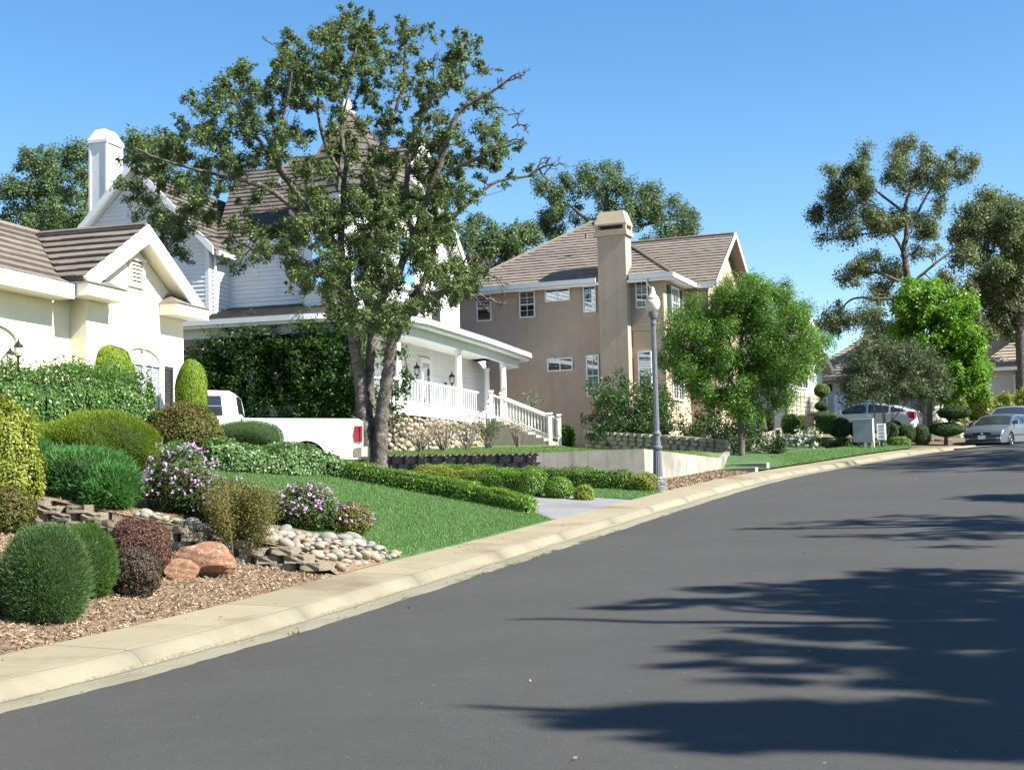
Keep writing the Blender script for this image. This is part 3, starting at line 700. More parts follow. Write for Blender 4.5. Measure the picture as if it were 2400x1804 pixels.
# walls: gable wing plane a=.64 (b 6.9..12.5), main side wall a=2.2, front wall b=2.2
WG = .64
H.siding([(WG, 6.9, 7.2), (WG, 12.6, 7.2), (WG, 12.6, 10.5), (WG, 9.75, 13.35), (WG, 6.9, 10.5)], (-1, 0))
H.siding([(WG, 6.9, 7.9), (2.2, 6.9, 7.9), (2.2, 6.9, 10.6), (WG, 6.9, 10.6)], (0, -1))
H.siding([(2.2, 3.4, 8.0), (2.2, 6.9, 8.0), (2.2, 6.9, 10.8), (2.2, 3.4, 10.8)], (-1, 0))
H.siding([(3.2, 2.2, 7.6), (14.2, 2.2, 7.6), (14.2, 2.2, 10.9), (8.9, 2.2, 15.3), (3.2, 2.2, 11.0)], (0, -1), ex=.2)
H.siding([(2.0, 2.2, 4.7), (18.0, 2.2, 4.7), (18.0, 2.2, 7.59), (2.0, 2.2, 7.59)], (0, -1), ex=.2)
H.box('wall', (2.36, 2.36, 2.9), (14.0, 12.5, 10.4), 'white_siding')
H.box('wall', (WG + .16, 7.06, 7.2), (2.355, 12.5, 10.4), 'white_siding')
H.box('wall', (2.2, 2.5, 4.7), (2.355, 12.5, 7.99), 'white_siding')
H.box('wall', (2.36, 2.37, 10.401), (13.9, 9, 10.9), 'white_siding')
for a0, b0, z0, z1 in ((WG, 6.9, 7.9, 10.45), (14.2, 2.2, 7.6, 10.9)):
    H.box('corner_board', (a0 - .035, b0 - .035, z0), (a0 + .12, b0 + .12, z1), 'white_trim')
obj('downpipe', MB().tube([H.p(WG + .25, 6.78, 10.2), H.p(WG + .25, 6.78, 8.0)], .045, 8), 'white_trim', H.t)
# roofs
gw_ = H.roof('roof', [(.3, 6.55, 10.28), (.3, 9.75, 13.55), (8, 9.75, 13.55), (8, 6.55, 10.28)], 'tile_brown', .33, .045, .4)
H.roof('roof', [(.3, 12.95, 10.28), (.3, 9.75, 13.55), (8, 9.75, 13.55), (8, 12.95, 10.28)], 'tile_brown', .33, .045, .4)
H.prism('rake_board', [(.27, 6.5, 10.10), (.27, 9.75, 13.42), (.27, 9.75, 13.72), (.27, 6.5, 10.40)], (-.05, 0, 0), 'white_trim')
H.prism('rake_board', [(.27, 13.0, 10.10), (.27, 9.752, 13.42), (.27, 9.752, 13.72), (.27, 13.0, 10.40)], (-.05, 0, 0), 'white_trim')
H.prism('soffit', [(.28, 6.62, 10.24), (.28, 9.75, 13.44), (.28, 9.75, 13.40), (.28, 6.62, 10.20)], (.35, 0, 0), 'white_trim')
H.prism('soffit', [(.28, 12.88, 10.24), (.28, 9.75, 13.44), (.28, 9.75, 13.40), (.28, 12.88, 10.20)], (.35, 0, 0), 'white_trim')
H.roof('roof', [(1.85, 7.3, 10.80), (1.85, 2.6, 10.80), (7.2, 2.6, 14.75), (7.2, 9.2, 14.75)], 'tile_brown', .36, .05, .42)
H.roof('roof', [(12.5, 7.3, 10.80), (12.5, 2.6, 10.80), (7.2, 2.6, 14.75), (7.2, 9.2, 14.75)], 'tile_brown', skip=True)
H.box('gutter', (1.72, 3.3, 10.60), (1.86, 6.9, 10.78), 'gutter_metal')
H.box('gutter', (.5, 6.40, 10.12), (2.1, 6.53, 10.28), 'gutter_metal')
H.box('frieze', (2.0, 3.3, 10.40), (2.196, 6.9, 10.60), 'white_trim')
# street gable roof
H.roof('roof', [(3.0, 1.75, 10.62), (8.9, 1.75, 15.55), (8.9, 7.5, 15.55), (3.0, 7.5, 10.62)], 'tile_brown', .36, .05, .42)
H.roof('roof', [(14.9, 1.75, 10.62), (8.9, 1.75, 15.55), (8.9, 7.5, 15.55), (14.9, 7.5, 10.62)], 'tile_brown', .36, .05, .42)
H.prism('rake_board', [(14.95, 1.72, 10.40), (8.9, 1.72, 15.42), (8.9, 1.72, 15.75), (14.95, 1.72, 10.73)], (0, -.06, 0), 'white_trim')
H.prism('rake_board', [(2.95, 1.72, 10.40), (8.898, 1.72, 15.42), (8.898, 1.72, 15.75), (2.95, 1.72, 10.73)], (0, -.06, 0), 'white_trim')
H.prism('soffit', [(14.8, 1.73, 10.5), (8.9, 1.73, 15.40), (8.9, 1.73, 15.36), (14.8, 1.73, 10.46)], (0, .44, 0), 'white_trim')
obj('roof_vent', MB().tube([P(652, 440, 52.3), P(656, 418, 52.3)], .06, 8), 'metal_flash', H.t)
# chimney
ch = H.box('chimney', (1.6, 11.62, 10.0), (2.65, 12.33, 14.9), 'white_siding')
for b0, b1 in ((11.59, 11.67), (12.28, 12.36)):
    for a0, a1 in ((1.57, 1.65), (2.60, 2.68)): H.box('corner_board', (a0, b0, 11.0), (a1, b1, 14.88), 'white_trim', ch)
cv = [H.p(a, b, z) for z, e in ((14.9, .06), (15.02, .06), (15.45, -.16)) for a, b in ((1.6 - e, 11.62 - e), (2.65 + e, 11.62 - e), (2.65 + e, 12.33 + e), (1.6 - e, 12.33 + e))]
obj('chimney_cap', MB().add(cv, [(0, 1, 5, 4), (1, 2, 6, 5), (2, 3, 7, 6), (3, 0, 4, 7), (4, 5, 9, 8), (5, 6, 10, 9), (6, 7, 11, 10), (7, 4, 8, 11), (8, 9, 10, 11), (3, 2, 1, 0)]), 'white_trim', ch)
obj('flue', MB().lathe(H.p(2.12, 11.97, 15.44), [(.16, 0), (.17, .04), (.05, .06)], 12), 'dark_plastic', ch)
# turret
tc = Vector((-5.45, 51.0, 0)); TR = 2.2
tv = lambda k, r: tc + Vector((-math.cos(math.radians(-8 + 45 * k)), -math.sin(math.radians(-8 + 45 * k)), 0)) * r
def to_local(p): d = p - H.o; return (d.dot(H.e1), d.dot(H.e2))
for k in range(8):
    A_, B_ = tv(k, TR), tv(k + 1, TR); o_ = ((A_ + B_) * .5 - tc).normalized()
    wall = obj('turret_wall', MB().prism([A_ + Z * 8.0, B_ + Z * 8.0, B_ + Z * 11.9, A_ + Z * 11.9], -o_ * .12), 'white_siding', H.t)
    if k < 5:
        courses('board', wall, [A_ + Z * 8.0, B_ + Z * 8.0, B_ + Z * 11.7, A_ + Z * 11.7], o_, 'white_siding', .155, .02)
        r_ = (B_ - A_).normalized(); wd = .95; mid = (A_ + B_) * .5 - r_ * wd * .5
        q = to_local(mid + o_ * .022); rl = (r_.dot(H.e1), r_.dot(H.e2)); nl = (o_.dot(H.e1), o_.dot(H.e2))
        H.window((q[0], q[1], 8.95), rl, nl, wd, 1.7, 'h', .1, .35 if k != 1 else .1, None, 'interior_pale', sill=True)
mb = MB()
for k in range(8): mb.prism([tv(k, TR + .02) + Z * 11.55, tv(k + 1, TR + .02) + Z * 11.55, tv(k + 1, TR + .38) + Z * 11.88, tv(k, TR + .38) + Z * 11.88], Z * .13)
obj('turret_cornice', mb, 'white_trim', H.t)
apex = tc + Vector((-.35, 0, 15.75)); 
for k in range(8):
    A_, B_ = tv(k, TR + .42) + Z * 12.02, tv(k + 1, TR + .42) + Z * 12.02
    A2, B2 = A_ + (apex - A_) * .93, B_ + (apex - B_) * .93
    d_ = obj('turret_roof', MB().add([A_, B_, B2, A2], [(0, 1, 2, 3)]), 'tile_brown', H.t)
    if k < 5: courses('tile_course', d_, [A_, B_, B2, A2], (A_ + B_) * .5 - tc + Z * 3, 'tile_brown', .36, .05, .45)
    obj('hip_cap', MB().tube([A_ + Z * .03, A2 + Z * .03], .06, 5), 'tile_brown', d_)
fc = apex - Z * .38
obj('finial', MB().lathe(fc, [(.30, 0), (.34, .10), (.20, .22), (.16, .5), (.08, .62), (.02, .95)], 12), 'white_trim', H.t, True)
# porch: deck outline swings round the corner in a curve
def porch_curve(off):
    """outer edge, from the left end of the side to the far end of the front, moved outwards by off"""
    pts = []; r0 = 3.2
    for b in np.linspace(9.5, r0, 12): pts.append((-.0 - off, float(b)))
    for th in np.linspace(0, 90, 13)[1:-1]:
        t_ = math.radians(th); pts.append((r0 - (r0 + off) * math.cos(t_), r0 - (r0 + off) * math.sin(t_)))
    for a in np.linspace(r0, 16.6, 16): pts.append((float(a), -off + .2 * smooth01((a - 9) / 8)))
    for th in np.linspace(0, 90, 7)[1:]:
        t_ = math.radians(th); pts.append((16.6 + (1.2 + off) * math.sin(t_), 1.4 - (1.2 + off) * math.cos(t_)))
    return pts
def band(off0, off1, z0, z1, off2=None):
    A_ = porch_curve(off0); B_ = porch_curve(off1); mb = MB(); n = len(A_)
    zt0, zt1 = (z1, z1)
    vs = [H.p(a, b, z0) for a, b in A_] + [H.p(a, b, z0) for a, b in B_] + [H.p(a, b, z1) for a, b in A_] + [H.p(a, b, z1) for a, b in B_]
    fs = []
    for i in range(n - 1): fs += [(i, i + 1, n + i + 1, n + i), (2 * n + i, 3 * n + i, 3 * n + i + 1, 2 * n + i + 1), (i, 2 * n + i, 2 * n + i + 1, i + 1), (n + i, n + i + 1, 3 * n + i + 1, 3 * n + i)]
    fs += [(0, n, 3 * n, 2 * n), (n - 1, 3 * n - 1, 4 * n - 1, 2 * n - 1)]
    return mb.add(vs, fs)
porch = obj('porch_deck', band(-2.25, .06, 4.56, 4.70), 'white_trim', H.t)
obj('skirt_board', band(-.02, .035, 4.32, 4.56), 'white_trim', porch)
obj('beam', band(-.22, -.02, 7.12, 7.45), 'gutter_metal', H.t)
obj('porch_ceiling', band(-2.35, .40, 7.45, 7.50), 'white_trim', H.t)
obj('porch_fascia', band(.40, .44, 7.42, 7.62), 'white_trim', H.t)
g_ = obj('porch_gutter', band(.44, .56, 7.52, 7.70), 'gutter_metal', H.t)
# porch roof: side slope and the swept corner and front
A_ = porch_curve(.52); B_ = porch_curve(-2.3); zA, zB = 7.66, 8.42
pr_ = MB(); n_ = len(A_)
vs_ = [H.p(a, b, zA) for a, b in A_] + [H.p(a, b, zB) for a, b in B_]
pr_.add(vs_, [(i, i + 1, n_ + i + 1, n_ + i) for i in range(n_ - 1)])
pro = obj('porch_roof', pr_, 'tile_brown', H.t)
NC = 7
for c in range(NC):
    t0, t1 = c / NC, (c + 1) / NC; mb = MB()
    for i in range(n_ - 1):
        q = []
        for t_, up_ in ((t0, .095), (t1, .015)):
            for j in (i, i + 1):
                a = vs_[j] + (vs_[n_ + j] - vs_[j]) * t_; q.append(a + Z * (up_ + random.uniform(-.006, .006)))
        f0, f1 = [vs_[j] + (vs_[n_ + j] - vs_[j]) * t0 for j in (i, i + 1)]
        mb.add([q[0], q[1], q[3], q[2], f0, f1], [(0, 1, 2, 3), (4, 5, 1, 0)])
    obj('tile_course', mb, 'tile_brown', pro)
# porch posts
pc = porch_curve(-.12)
def pedge(a): return -(-.12) + .2 * smooth01((a - 9) / 8)
for a, b in ((2.2, .42), (8.2, .2), (14.6, .32), (16.6, 1.7), (.12, 5.0), (.12, 8.9)):
    p0 = H.p(a, b, 4.70)
    obj('porch_post', MB().lathe(p0, [(.19, 0), (.19, .10), (.15, .12), (.15, .22), (.14, .24), (.125, 1.4), (.115, 2.3), (.15, 2.33), (.15, 2.42)], 16), 'white_trim', H.t, False)
# railings along the curve
def rail(path, name='railing', z0=.10, z1=.88, sp_=.26):
    path = [Vector(p) for p in path]; mb = MB()
    mb.tube([p + Z * z1 for p in path], .045, 6); mb.tube([p + Z * z0 for p in path], .032, 6)
    R_ = obj(name, mb, 'white_trim', H.t); L = [0]
    for p, q in zip(path[:-1], path[1:]): L.append(L[-1] + (q - p).length)
    k = 1
    while k * sp_ < L[-1]:
        d = k * sp_; i = max(j for j in range(len(L)) if L[j] <= d); i = min(i, len(path) - 2)
        f = (d - L[i]) / max(1e-6, L[i + 1] - L[i]); p = path[i].lerp(path[i + 1], f); k += 1
        obj('baluster', MB().box((p.x - .016, p.y - .016, p.z + z0 + .01), (p.x + .016, p.y + .016, p.z + z1 - .01)), 'white_trim', R_)
cur = [(a, b) for a, b in porch_curve(-.1)]
front = [H.p(a, b, 4.70) for a, b in cur if a > .5 and a < 11.1 and b < 2.8]
rail(front)
# stairs down towards the street between a=11.0 and a=12.4
NS = 8; zt, zb_ = 4.56, 3.42
st = thing('porch_stairs', 'concrete porch steps with white railings leading down to the upper lawn', 'stairs', H.p(11.7, -1.5, 3.4))
for k in range(NS):
    z = zt - (zt - zb_) * k / NS; b1 = -.06 - .33 * k
    obj('step', MB().obox(H.o, H.e1, H.e2, Z, (10.9, b1 - .33, 3.1), (12.5, b1, z)), 'step_concrete', st)
for a in (10.98, 12.42):
    p0, p1 = H.p(a, -.25, 4.50), H.p(a, -2.70, 3.40)
    for q, hh in ((p0, 1.22), (p1, 1.32)):
        po = obj('newel_post', MB().box((q.x - .075, q.y - .075, q.z - .12), (q.x + .075, q.y + .075, q.z + hh - .1)), 'white_trim', st)
        obj('post_cap', MB().box((q.x - .105, q.y - .105, q.z + hh - .099), (q.x + .105, q.y + .105, q.z + hh - .02)), 'white_trim', po)
    mb = MB(); mb.tube([p0 + Z * 1.02, p1 + Z * 1.08], .045, 6); mb.tube([p0 + Z * .2, p1 + Z * .26], .035, 6)
    hr = obj('handrail', mb, 'white_trim', st)
    for k in range(1, 19):
        q = p0.lerp(p1, k / 19); obj('baluster', MB().box((q.x - .017, q.y - .017, q.z + .22), (q.x + .017, q.y + .017, q.z + 1.04)), 'white_trim', hr)
# rounded cobble face under the porch, every stone a piece
pw = obj('porch_wall', band(-.35, -.06, 2.75, 4.33), 'mortar', H.t)
ico = []
for k in range(6):
    bm = bmesh.new(); bmesh.ops.create_icosphere(bm, subdivisions=2, radius=1.0)
    rr = np.random.default_rng(40 + k); ph = rr.uniform(0, 6, 6)
    for v_ in bm.verts:
        c = v_.co; f = 1 + .10 * math.sin(2.3 * c.x + ph[0]) + .10 * math.sin(2.1 * c.y + ph[1]) + .08 * math.sin(2.6 * c.z + ph[2]); v_.co = c * f
    me = bpy.data.meshes.new('stone'); bm.to_mesh(me); bm.free(); me.polygons.foreach_set('use_smooth', [True] * len(me.polygons)); ico.append(me)
def variants(mat):
    out = []
    for me in ico: c = me.copy(); c.materials.append(MATS[mat]); out.append(c)
    return out
WC = variants('wall_cobble'); RC = variants('river_cobble')
face = porch_curve(-.03); acc = [0]
for (a0, b0), (a1, b1) in zip(face[:-1], face[1:]): acc.append(acc[-1] + math.hypot(a1 - a0, b1 - b0))
def along(d):
    i = min(max(j for j in range(len(acc)) if acc[j] <= d), len(face) - 2); f = (d - acc[i]) / (acc[i + 1] - acc[i])
    a = face[i][0] + (face[i + 1][0] - face[i][0]) * f; b = face[i][1] + (face[i + 1][1] - face[i][1]) * f
    return a, b, math.atan2(face[i + 1][1] - face[i][1], face[i + 1][0] - face[i][0])
rs = random.Random(5); placed = []
d0 = [d for d, (a, b) in zip(acc, face) if a > .3][0]; d1 = [d for d, (a, b) in zip(acc, face) if a > 10.9][0]
tries = 0
while tries < 9000 and len(placed) < 290:
    tries += 1; sz = rs.choice([.085, .10, .12, .14, .17]) * (1.0 if tries < 4000 else .7); d = rs.uniform(d0, d1); z = rs.uniform(2.95, 4.25)
    if all(((d - q[0]) / (sz * 1.1 + q[2] * 1.1)) ** 2 + ((z - q[1]) / (sz * .82 + q[2] * .82)) ** 2 > .78 for q in placed): placed.append((d, z, sz))
for d, z, sz in placed:
    a, b, an = along(d); p = H.p(a, b, z)
    inst('stone', rs.choice(WC), pw, p, (rs.uniform(-.3, .3), rs.uniform(-.5, .5), math.radians(90 - 16.5) + an + rs.uniform(-.2, .2)), (sz * 1.12, sz * .75, sz * .85))
# door, windows, wall lamps on the porch
H.window((9.3, 2.17, 4.75), (1, 0), (0, -1), 1.0, 2.1, None, .16, 0, (2, 1), 'interior_dark')
H.window((5.2, 2.17, 5.2), (1, 0), (0, -1), 1.6, 1.6, 'v', .12, .6, None)
H.window((10.5, 2.17, 8.55), (1, 0), (0, -1), 1.25, 1.35, 'h', .12, .3, None)
H.window((7.6, 2.17, 11.6), (1, 0), (0, -1), 1.2, 1.5, 'h', .12, .5, None)
H.window((6.0, 2.17, 8.5), (1, 0), (0, -1), 1.25, 1.5, 'h', .12, .5, None)
lantern('porch_lantern', 'black porch wall lantern left of the front door', H.p(8.0, 1.85, 6.2), .9, wall=H.e2)
lantern('porch_lantern', 'black porch wall lantern right of the front door', H.p(12.2, 1.85, 6.15), .9, wall=H.e2)

# ============================================================ tan stucco house
H = House('tan_house', 'tall tan stucco house with stucco chimney and pinkish tiled hip roof', 6.82, 63.0, 22, 3.6)
H.box('wall', (0, 0, 3.2), (4.2, 10.2, 11.02), 'tan_stucco')
H.box('wall', (4.201, -1.0, 3.2), (11.5, 10, 11.02), 'tan_stucco')
H.box('front_render', (.02, -.03, 3.2), (4.2, -.001, 11.0), 'tan_light')
H.box('front_render', (4.17, -1.03, 3.2), (11.5, -1.001, 11.0), 'tan_light')
H.box('side_panel', (-.025, .05, 3.2), (-.001, 1.44, 8.6), 'tan_light')
H.prism('gable_wall', [(4.3, -1.0, 11.0), (11.5, -1.0, 11.0), (7.9, -1.0, 13.6)], (0, .3, 0), 'tan_light')
H.box('belt_course', (-.06, -.06, 8.62), (0, 1.46, 8.86), 'tan_light')
H.box('belt_course', (.001, -.09, 8.62), (4.2, -.031, 8.86), 'tan_light')
for k in range(16):
    z = 3.4 + k * .33
    if z < 8.3: H.box('quoin', (-.035, -.055, z), (.42 if k % 2 else .28, .28 if k % 2 else .42, z + .28), 'tan_light')
zE = 11.06; E0 = -.55
pk = (4.7, 4.75, 14.62)
h1 = H.roof('roof', [(E0, E0, zE), (E0, 10.05, zE), pk], 'tile_tan', .30, .045, .36)
H.roof('roof', [(E0, E0, zE), (10, E0, zE), (10, 4.75, 14.62), pk], 'tile_tan', .30, .045, .36)
H.roof('roof', [(E0, 10.05, zE), (10, 10.05, zE), (10, 4.75, 14.62), pk], 'tile_tan', skip=True)
for q in ((E0, E0, zE + .05), (E0, 10.05, zE + .05)): obj('hip_cap', MB().tube([H.p(*q), H.p(pk[0], pk[1], pk[2] + .06)], .085, 6), 'tile_tan', h1)
w1 = H.roof('roof', [(3.55, -1.55, 11.02), (3.55, 5, 11.02), (7.9, 5, 14.0), (7.9, -1.55, 14.0)], 'tile_tan', .30, .045, .36)
H.roof('roof', [(12.2, -1.55, 11.02), (12.2, 5, 11.02), (7.9, 5, 14.0), (7.9, -1.55, 14.0)], 'tile_tan', .30, .045, .36)
obj('ridge_cap', MB().tube([H.p(7.9, -1.5, 14.06), H.p(7.9, 5, 14.06)], .08, 6), 'tile_tan', w1)
H.prism('rake_board', [(3.5, -1.57, 10.85), (7.9, -1.57, 13.88), (7.9, -1.57, 14.1), (3.5, -1.57, 11.08)], (0, -.05, 0), 'white_trim')
H.prism('rake_board', [(12.25, -1.57, 10.85), (7.902, -1.57, 13.88), (7.902, -1.57, 14.1), (12.25, -1.57, 11.08)], (0, -.05, 0), 'white_trim')
for lo, hi in (((E0 - .14, E0 - .14, 10.86), (E0 - .002, 1.35, 11.06)), ((E0 - .14, 2.93, 10.86), (E0 - .002, 10.1, 11.06)), ((E0 - .001, E0 - .14, 10.86), (3.4, E0 - .002, 11.06)), ((3.42, -1.5, 10.83), (3.55, E0 - .15, 11.02))): H.box('gutter', lo, hi, 'gutter_metal')
H.box('soffit', (E0, E0, 10.84), (0, 10.1, 10.88), 'white_trim'); H.box('soffit', (.001, E0, 10.84), (3.4, 0, 10.88), 'white_trim')
H.box('fascia', (E0 + .002, E0 + .01, 10.74), (E0 + .04, 10.0, 10.839), 'white_trim')
obj('downpipe', MB().tube([H.p(E0 - .07, .55, 10.88), H.p(E0 - .07, .55, 10.7), H.p(-.08, .45, 10.35), H.p(-.08, .45, 8.9)], .045, 6), 'gutter_metal', H.t)
# chimney
ck = H.box('chimney', (-.60, 1.49, 3.2), (.25, 2.81, 12.92), 'tan_stucco')
H.box('chimney_collar', (-.72, 1.38, 12.921), (.37, 2.93, 13.10), 'tan_light', ck)
H.box('chimney_collar', (-.66, 1.43, 13.101), (.31, 2.88, 13.20), 'tan_light', ck)
H.box('flue_box', (-.45, 1.62, 13.201), (.12, 2.68, 13.42), 'interior_dark', ck)
for a0, a1 in ((-.66, -.52), (.17, .31)):
    for b0, b1 in ((1.43, 1.57), (2.74, 2.88)): H.box('cap_post', (a0, b0, 13.201), (a1, b1, 13.40), 'tan_light', ck)
q = [H.p(a, b, z) for z, e in ((13.401, 0), (13.47, 0), (14.05, .18)) for a, b in ((-.68 + e, 1.41 + e), (.33 - e, 1.41 + e), (.33 - e, 2.90 - e), (-.68 + e, 2.90 - e))]
obj('chimney_cap', MB().add(q, [(0, 1, 5, 4), (1, 2, 6, 5), (2, 3, 7, 6), (3, 0, 4, 7), (4, 5, 9, 8), (5, 6, 10, 9), (6, 7, 11, 10), (7, 4, 8, 11), (8, 9, 10, 11), (3, 2, 1, 0)]), 'tan_light', ck)
obj('roof_vent', MB().tube([P(1374, 560, 66), P(1375, 548, 66)], .07, 8), 'tile_tan', H.t)
# windows on the side (right = -b as seen from outside)
for b0, b1, z0, z1, sp_, bl, gr, bk in ((9.04, 8.30, 9.55, 10.80, 'h', .5, None, 'interior_pale'), (6.88, 6.10, 9.57, 10.81, 'h', 0, (2, 4), 'interior_dark'), (5.60, 4.37, 10.22, 10.81, 'v', .3, None, 'interior_dark'), (3.74, 3.13, 9.61, 10.82, 'h', .75, (2, 4), 'interior_dark'), (1.24, .67, 9.63, 10.85, 'h', .45, (2, 4), 'interior_dark'), (5.56, 4.33, 7.01, 7.61, 'v', .9, None, 'interior_dark'), (3.68, 3.07, 5.76, 7.66, 'h', 1, (2, 6), 'interior_dark'), (1.22, .60, 5.76, 7.67, 'h', .75, (2, 6), 'interior_dark')):
    H.window((-.027 if b0 < 1.4 else -.002, b0 - .05, z0 + .05), (0, -1), (-1, 0), b0 - b1 - .1, z1 - z0 - .1, sp_, .05, bl, gr, bk)
H.window((1.2, -.032, 9.3), (1, 0), (0, -1), 1.2, 1.35, 'h', .06, .4, (4, 4))
for a0 in (.55, 2.5):
    s_ = H.box('shutter', (a0, -.075, 9.25), (a0 + .55, -.033, 10.7), 'shutter_green')
    for k in range(22): H.box('slat', (a0 + .06, -.088, 9.32 + k * .06), (a0 + .49, -.0755, 9.36 + k * .06), 'shutter_green', s_)
H.window((1.0, -.032, 5.6), (1, 0), (0, -1), 1.8, 1.5, 'v', .08, .5, (4, 3))
H.window((6.8, -1.032, 9.0), (1, 0), (0, -1), 1.8, 1.5, 'v', .08, .5, (4, 3))
H.window((6.8, -1.032, 5.6), (1, 0), (0, -1), 1.8, 1.5, 'v', .08, .5, (4, 3))
obj('wall_vent', MB().obox(H.o, H.e1, H.e2, Z, (-.08, 5.2, 7.62), (-.001, 5.42, 7.70)), 'tan_light', H.t)

# ============================================================ houses further up the street
def simple_house(name, label, O, ang, zb, parts):
    global H
    H = House(name, label, O[0], O[1], ang, zb)
    parts(H)
def hA(H):   # pale gabled house with stone base
    H.box('wall', (0, 0, 4.6), (6.6, 8, 8.4), 'white_siding')
    H.prism('gable_wall', [(0, 0, 8.401), (6.6, 0, 8.401), (3.3, 0, 10.6)], (0, .3, 0), 'white_siding')
    H.roof('roof', [(-.4, -.45, 8.15), (-.4, 8.4, 8.15), (3.3, 8.4, 10.8), (3.3, -.45, 10.8)], 'tile_pale', .34, .05, .4)
    H.roof('roof', [(7.0, -.45, 8.15), (7.0, 8.4, 8.15), (3.3, 8.4, 10.8), (3.3, -.45, 10.8)], 'tile_pale', skip=True)
    H.prism('rake_board', [(-.45, -.5, 8.0), (3.3, -.5, 10.68), (3.3, -.5, 10.95), (-.45, -.5, 8.27)], (0, -.06, 0), 'white_trim')
    H.prism('rake_board', [(7.05, -.5, 8.0), (3.302, -.5, 10.68), (3.302, -.5, 10.95), (7.05, -.5, 8.27)], (0, -.06, 0), 'white_trim')
    sb = H.box('stone_base', (-.1, -.12, 4.6), (6.6, -.001, 6.7), 'mortar')
    rs = random.Random(3)
    for i in range(8):
        for j in range(9): H.box('stone', (-.05 + j * .72 + rs.uniform(0, .06), -.16, 4.62 + i * .26), (-.05 + (j + 1) * .72 - .05, -.118, 4.62 + (i + 1) * .26 - .03), 'limestone', sb)
    H.window((2.0, -.002, 7.0), (1, 0), (0, -1), 1.8, 1.2, 'v', .1, .4, (4, 3))
    H.window((-.002, 3.4, 7.0), (0, -1), (-1, 0), 1.1, 1.2, 'h', .1, .4, (2, 4))
w0 = P(1838, 880, 77); simple_house('pale_gabled_house', 'pale gabled house with stone base beyond the tan house', (w0.x, w0.y), 30, 4.6, hA)
def hB(H):   # grey-tan roof, garage below
    H.box('wall', (0, 0, 4.5), (7, 6.6, 8.25), 'grey_stucco')
    pk1, pk2 = (3.5, 2.6, 10.9), (3.5, 4.2, 10.9)
    H.roof('roof', [(-.5, -.5, 8.2), (-.5, 7.1, 8.2), pk2, pk1], 'tile_pale', .32, .05, .4)
    H.roof('roof', [(-.5, -.5, 8.2), (7.5, -.5, 8.2), pk1], 'tile_pale', .32, .05, .4)
    H.box('fascia', (-.56, -.55, 7.98), (-.51, 7.1, 8.2), 'tan_light')
    gd = H.box('garage_door', (-.04, 2.4, 5.1), (-.002, 4.8, 7.1), 'white_trim')
    for k in range(4): H.box('door_panel', (-.062, 2.5, 5.2 + k * .48), (-.041, 4.7, 5.2 + k * .48 + .40), 'white_trim', gd)
    H.box('garage_head', (-.05, 4.9, 7.35), (-.002, 6.4, 7.8), 'interior_dark')
    H.window((-.002, 6.2, 5.6), (0, -1), (-1, 0), .9, 1.3, 'h', .12, .3, (2, 3))
    H.window((-.002, 1.6, 5.6), (0, -1), (-1, 0), .9, 1.3, 'h', .12, .3, (2, 3))
w0 = P(2130, 900, 86); simple_house('grey_tan_house', 'grey-tan house with hip roof and garage behind the myrtle', (w0.x, w0.y), 35, 4.5, hB)
def hC(H):   # house at the right edge
    H.box('wall', (0, -4, 5.0), (9, 2.9, 8.1), 'grey_stucco')
    H.box('wall', (2.0, -4.01, 5.0), (9, 3.8, 10.6), 'grey_stucco')
    H.roof('roof', [(-.5, -4.5, 7.95), (-.5, 3.3, 7.95), (2.0, 1.0, 9.9), (2.0, -4.5, 9.9)], 'tile_pale', .32, .05, .4)
    H.roof('roof', [(1.5, -4.5, 10.5), (1.5, 4.2, 10.5), (5, 1.0, 13), (5, -4.5, 13)], 'tile_dark', .32, .05, .4)
    H.box('fascia', (-.56, -4.5, 7.75), (-.51, 3.3, 7.95), 'white_trim'); H.box('fascia', (1.44, -4.5, 10.3), (1.49, 4.2, 10.5), 'white_trim')
    H.window((-.002, 1.2, 6.0), (0, -1), (-1, 0), 1.1, 1.4, 'h', .1, .3, (2, 3))
w0 = P(2400, 900, 80); simple_house('grey_corner_house', 'grey stucco house with tan tiles at the right edge', (w0.x + .8, w0.y), 25, 5.0, hC)
# ============================================================ walls, boulders and cobbles in the gardens
def rough_block(seed, rough=.06):
    bm = bmesh.new(); bmesh.ops.create_cube(bm, size=1.0); bmesh.ops.subdivide_edges(bm, edges=bm.edges[:], cuts=2, use_grid_fill=True)
    r = np.random.default_rng(seed)
    for v_ in bm.verts:
        c = v_.co; k = 1 if max(abs(c.x), abs(c.y), abs(c.z)) > .49 else 0
        if c.y < -.3: c.y += r.uniform(-rough, rough * .4)
        if c.y < -.4: c.x *= .66
        elif c.y < -.1: c.x *= .97
        if abs(c.z) > .45: c.z += r.uniform(-.03, .0)
    me = bpy.data.meshes.new('block'); bm.to_mesh(me); bm.free(); return me
def block_set(mat, n=5, rough=.09, seed=0):
    out = []
    for k in range(n): me = rough_block(seed + k, rough); me.materials.append(MATS[mat]); out.append(me)
    return out
BT = block_set('block_tan', 6); BG = block_set('block_grey', 6, .16, 20); BL = block_set('limestone', 6, .07, 40)
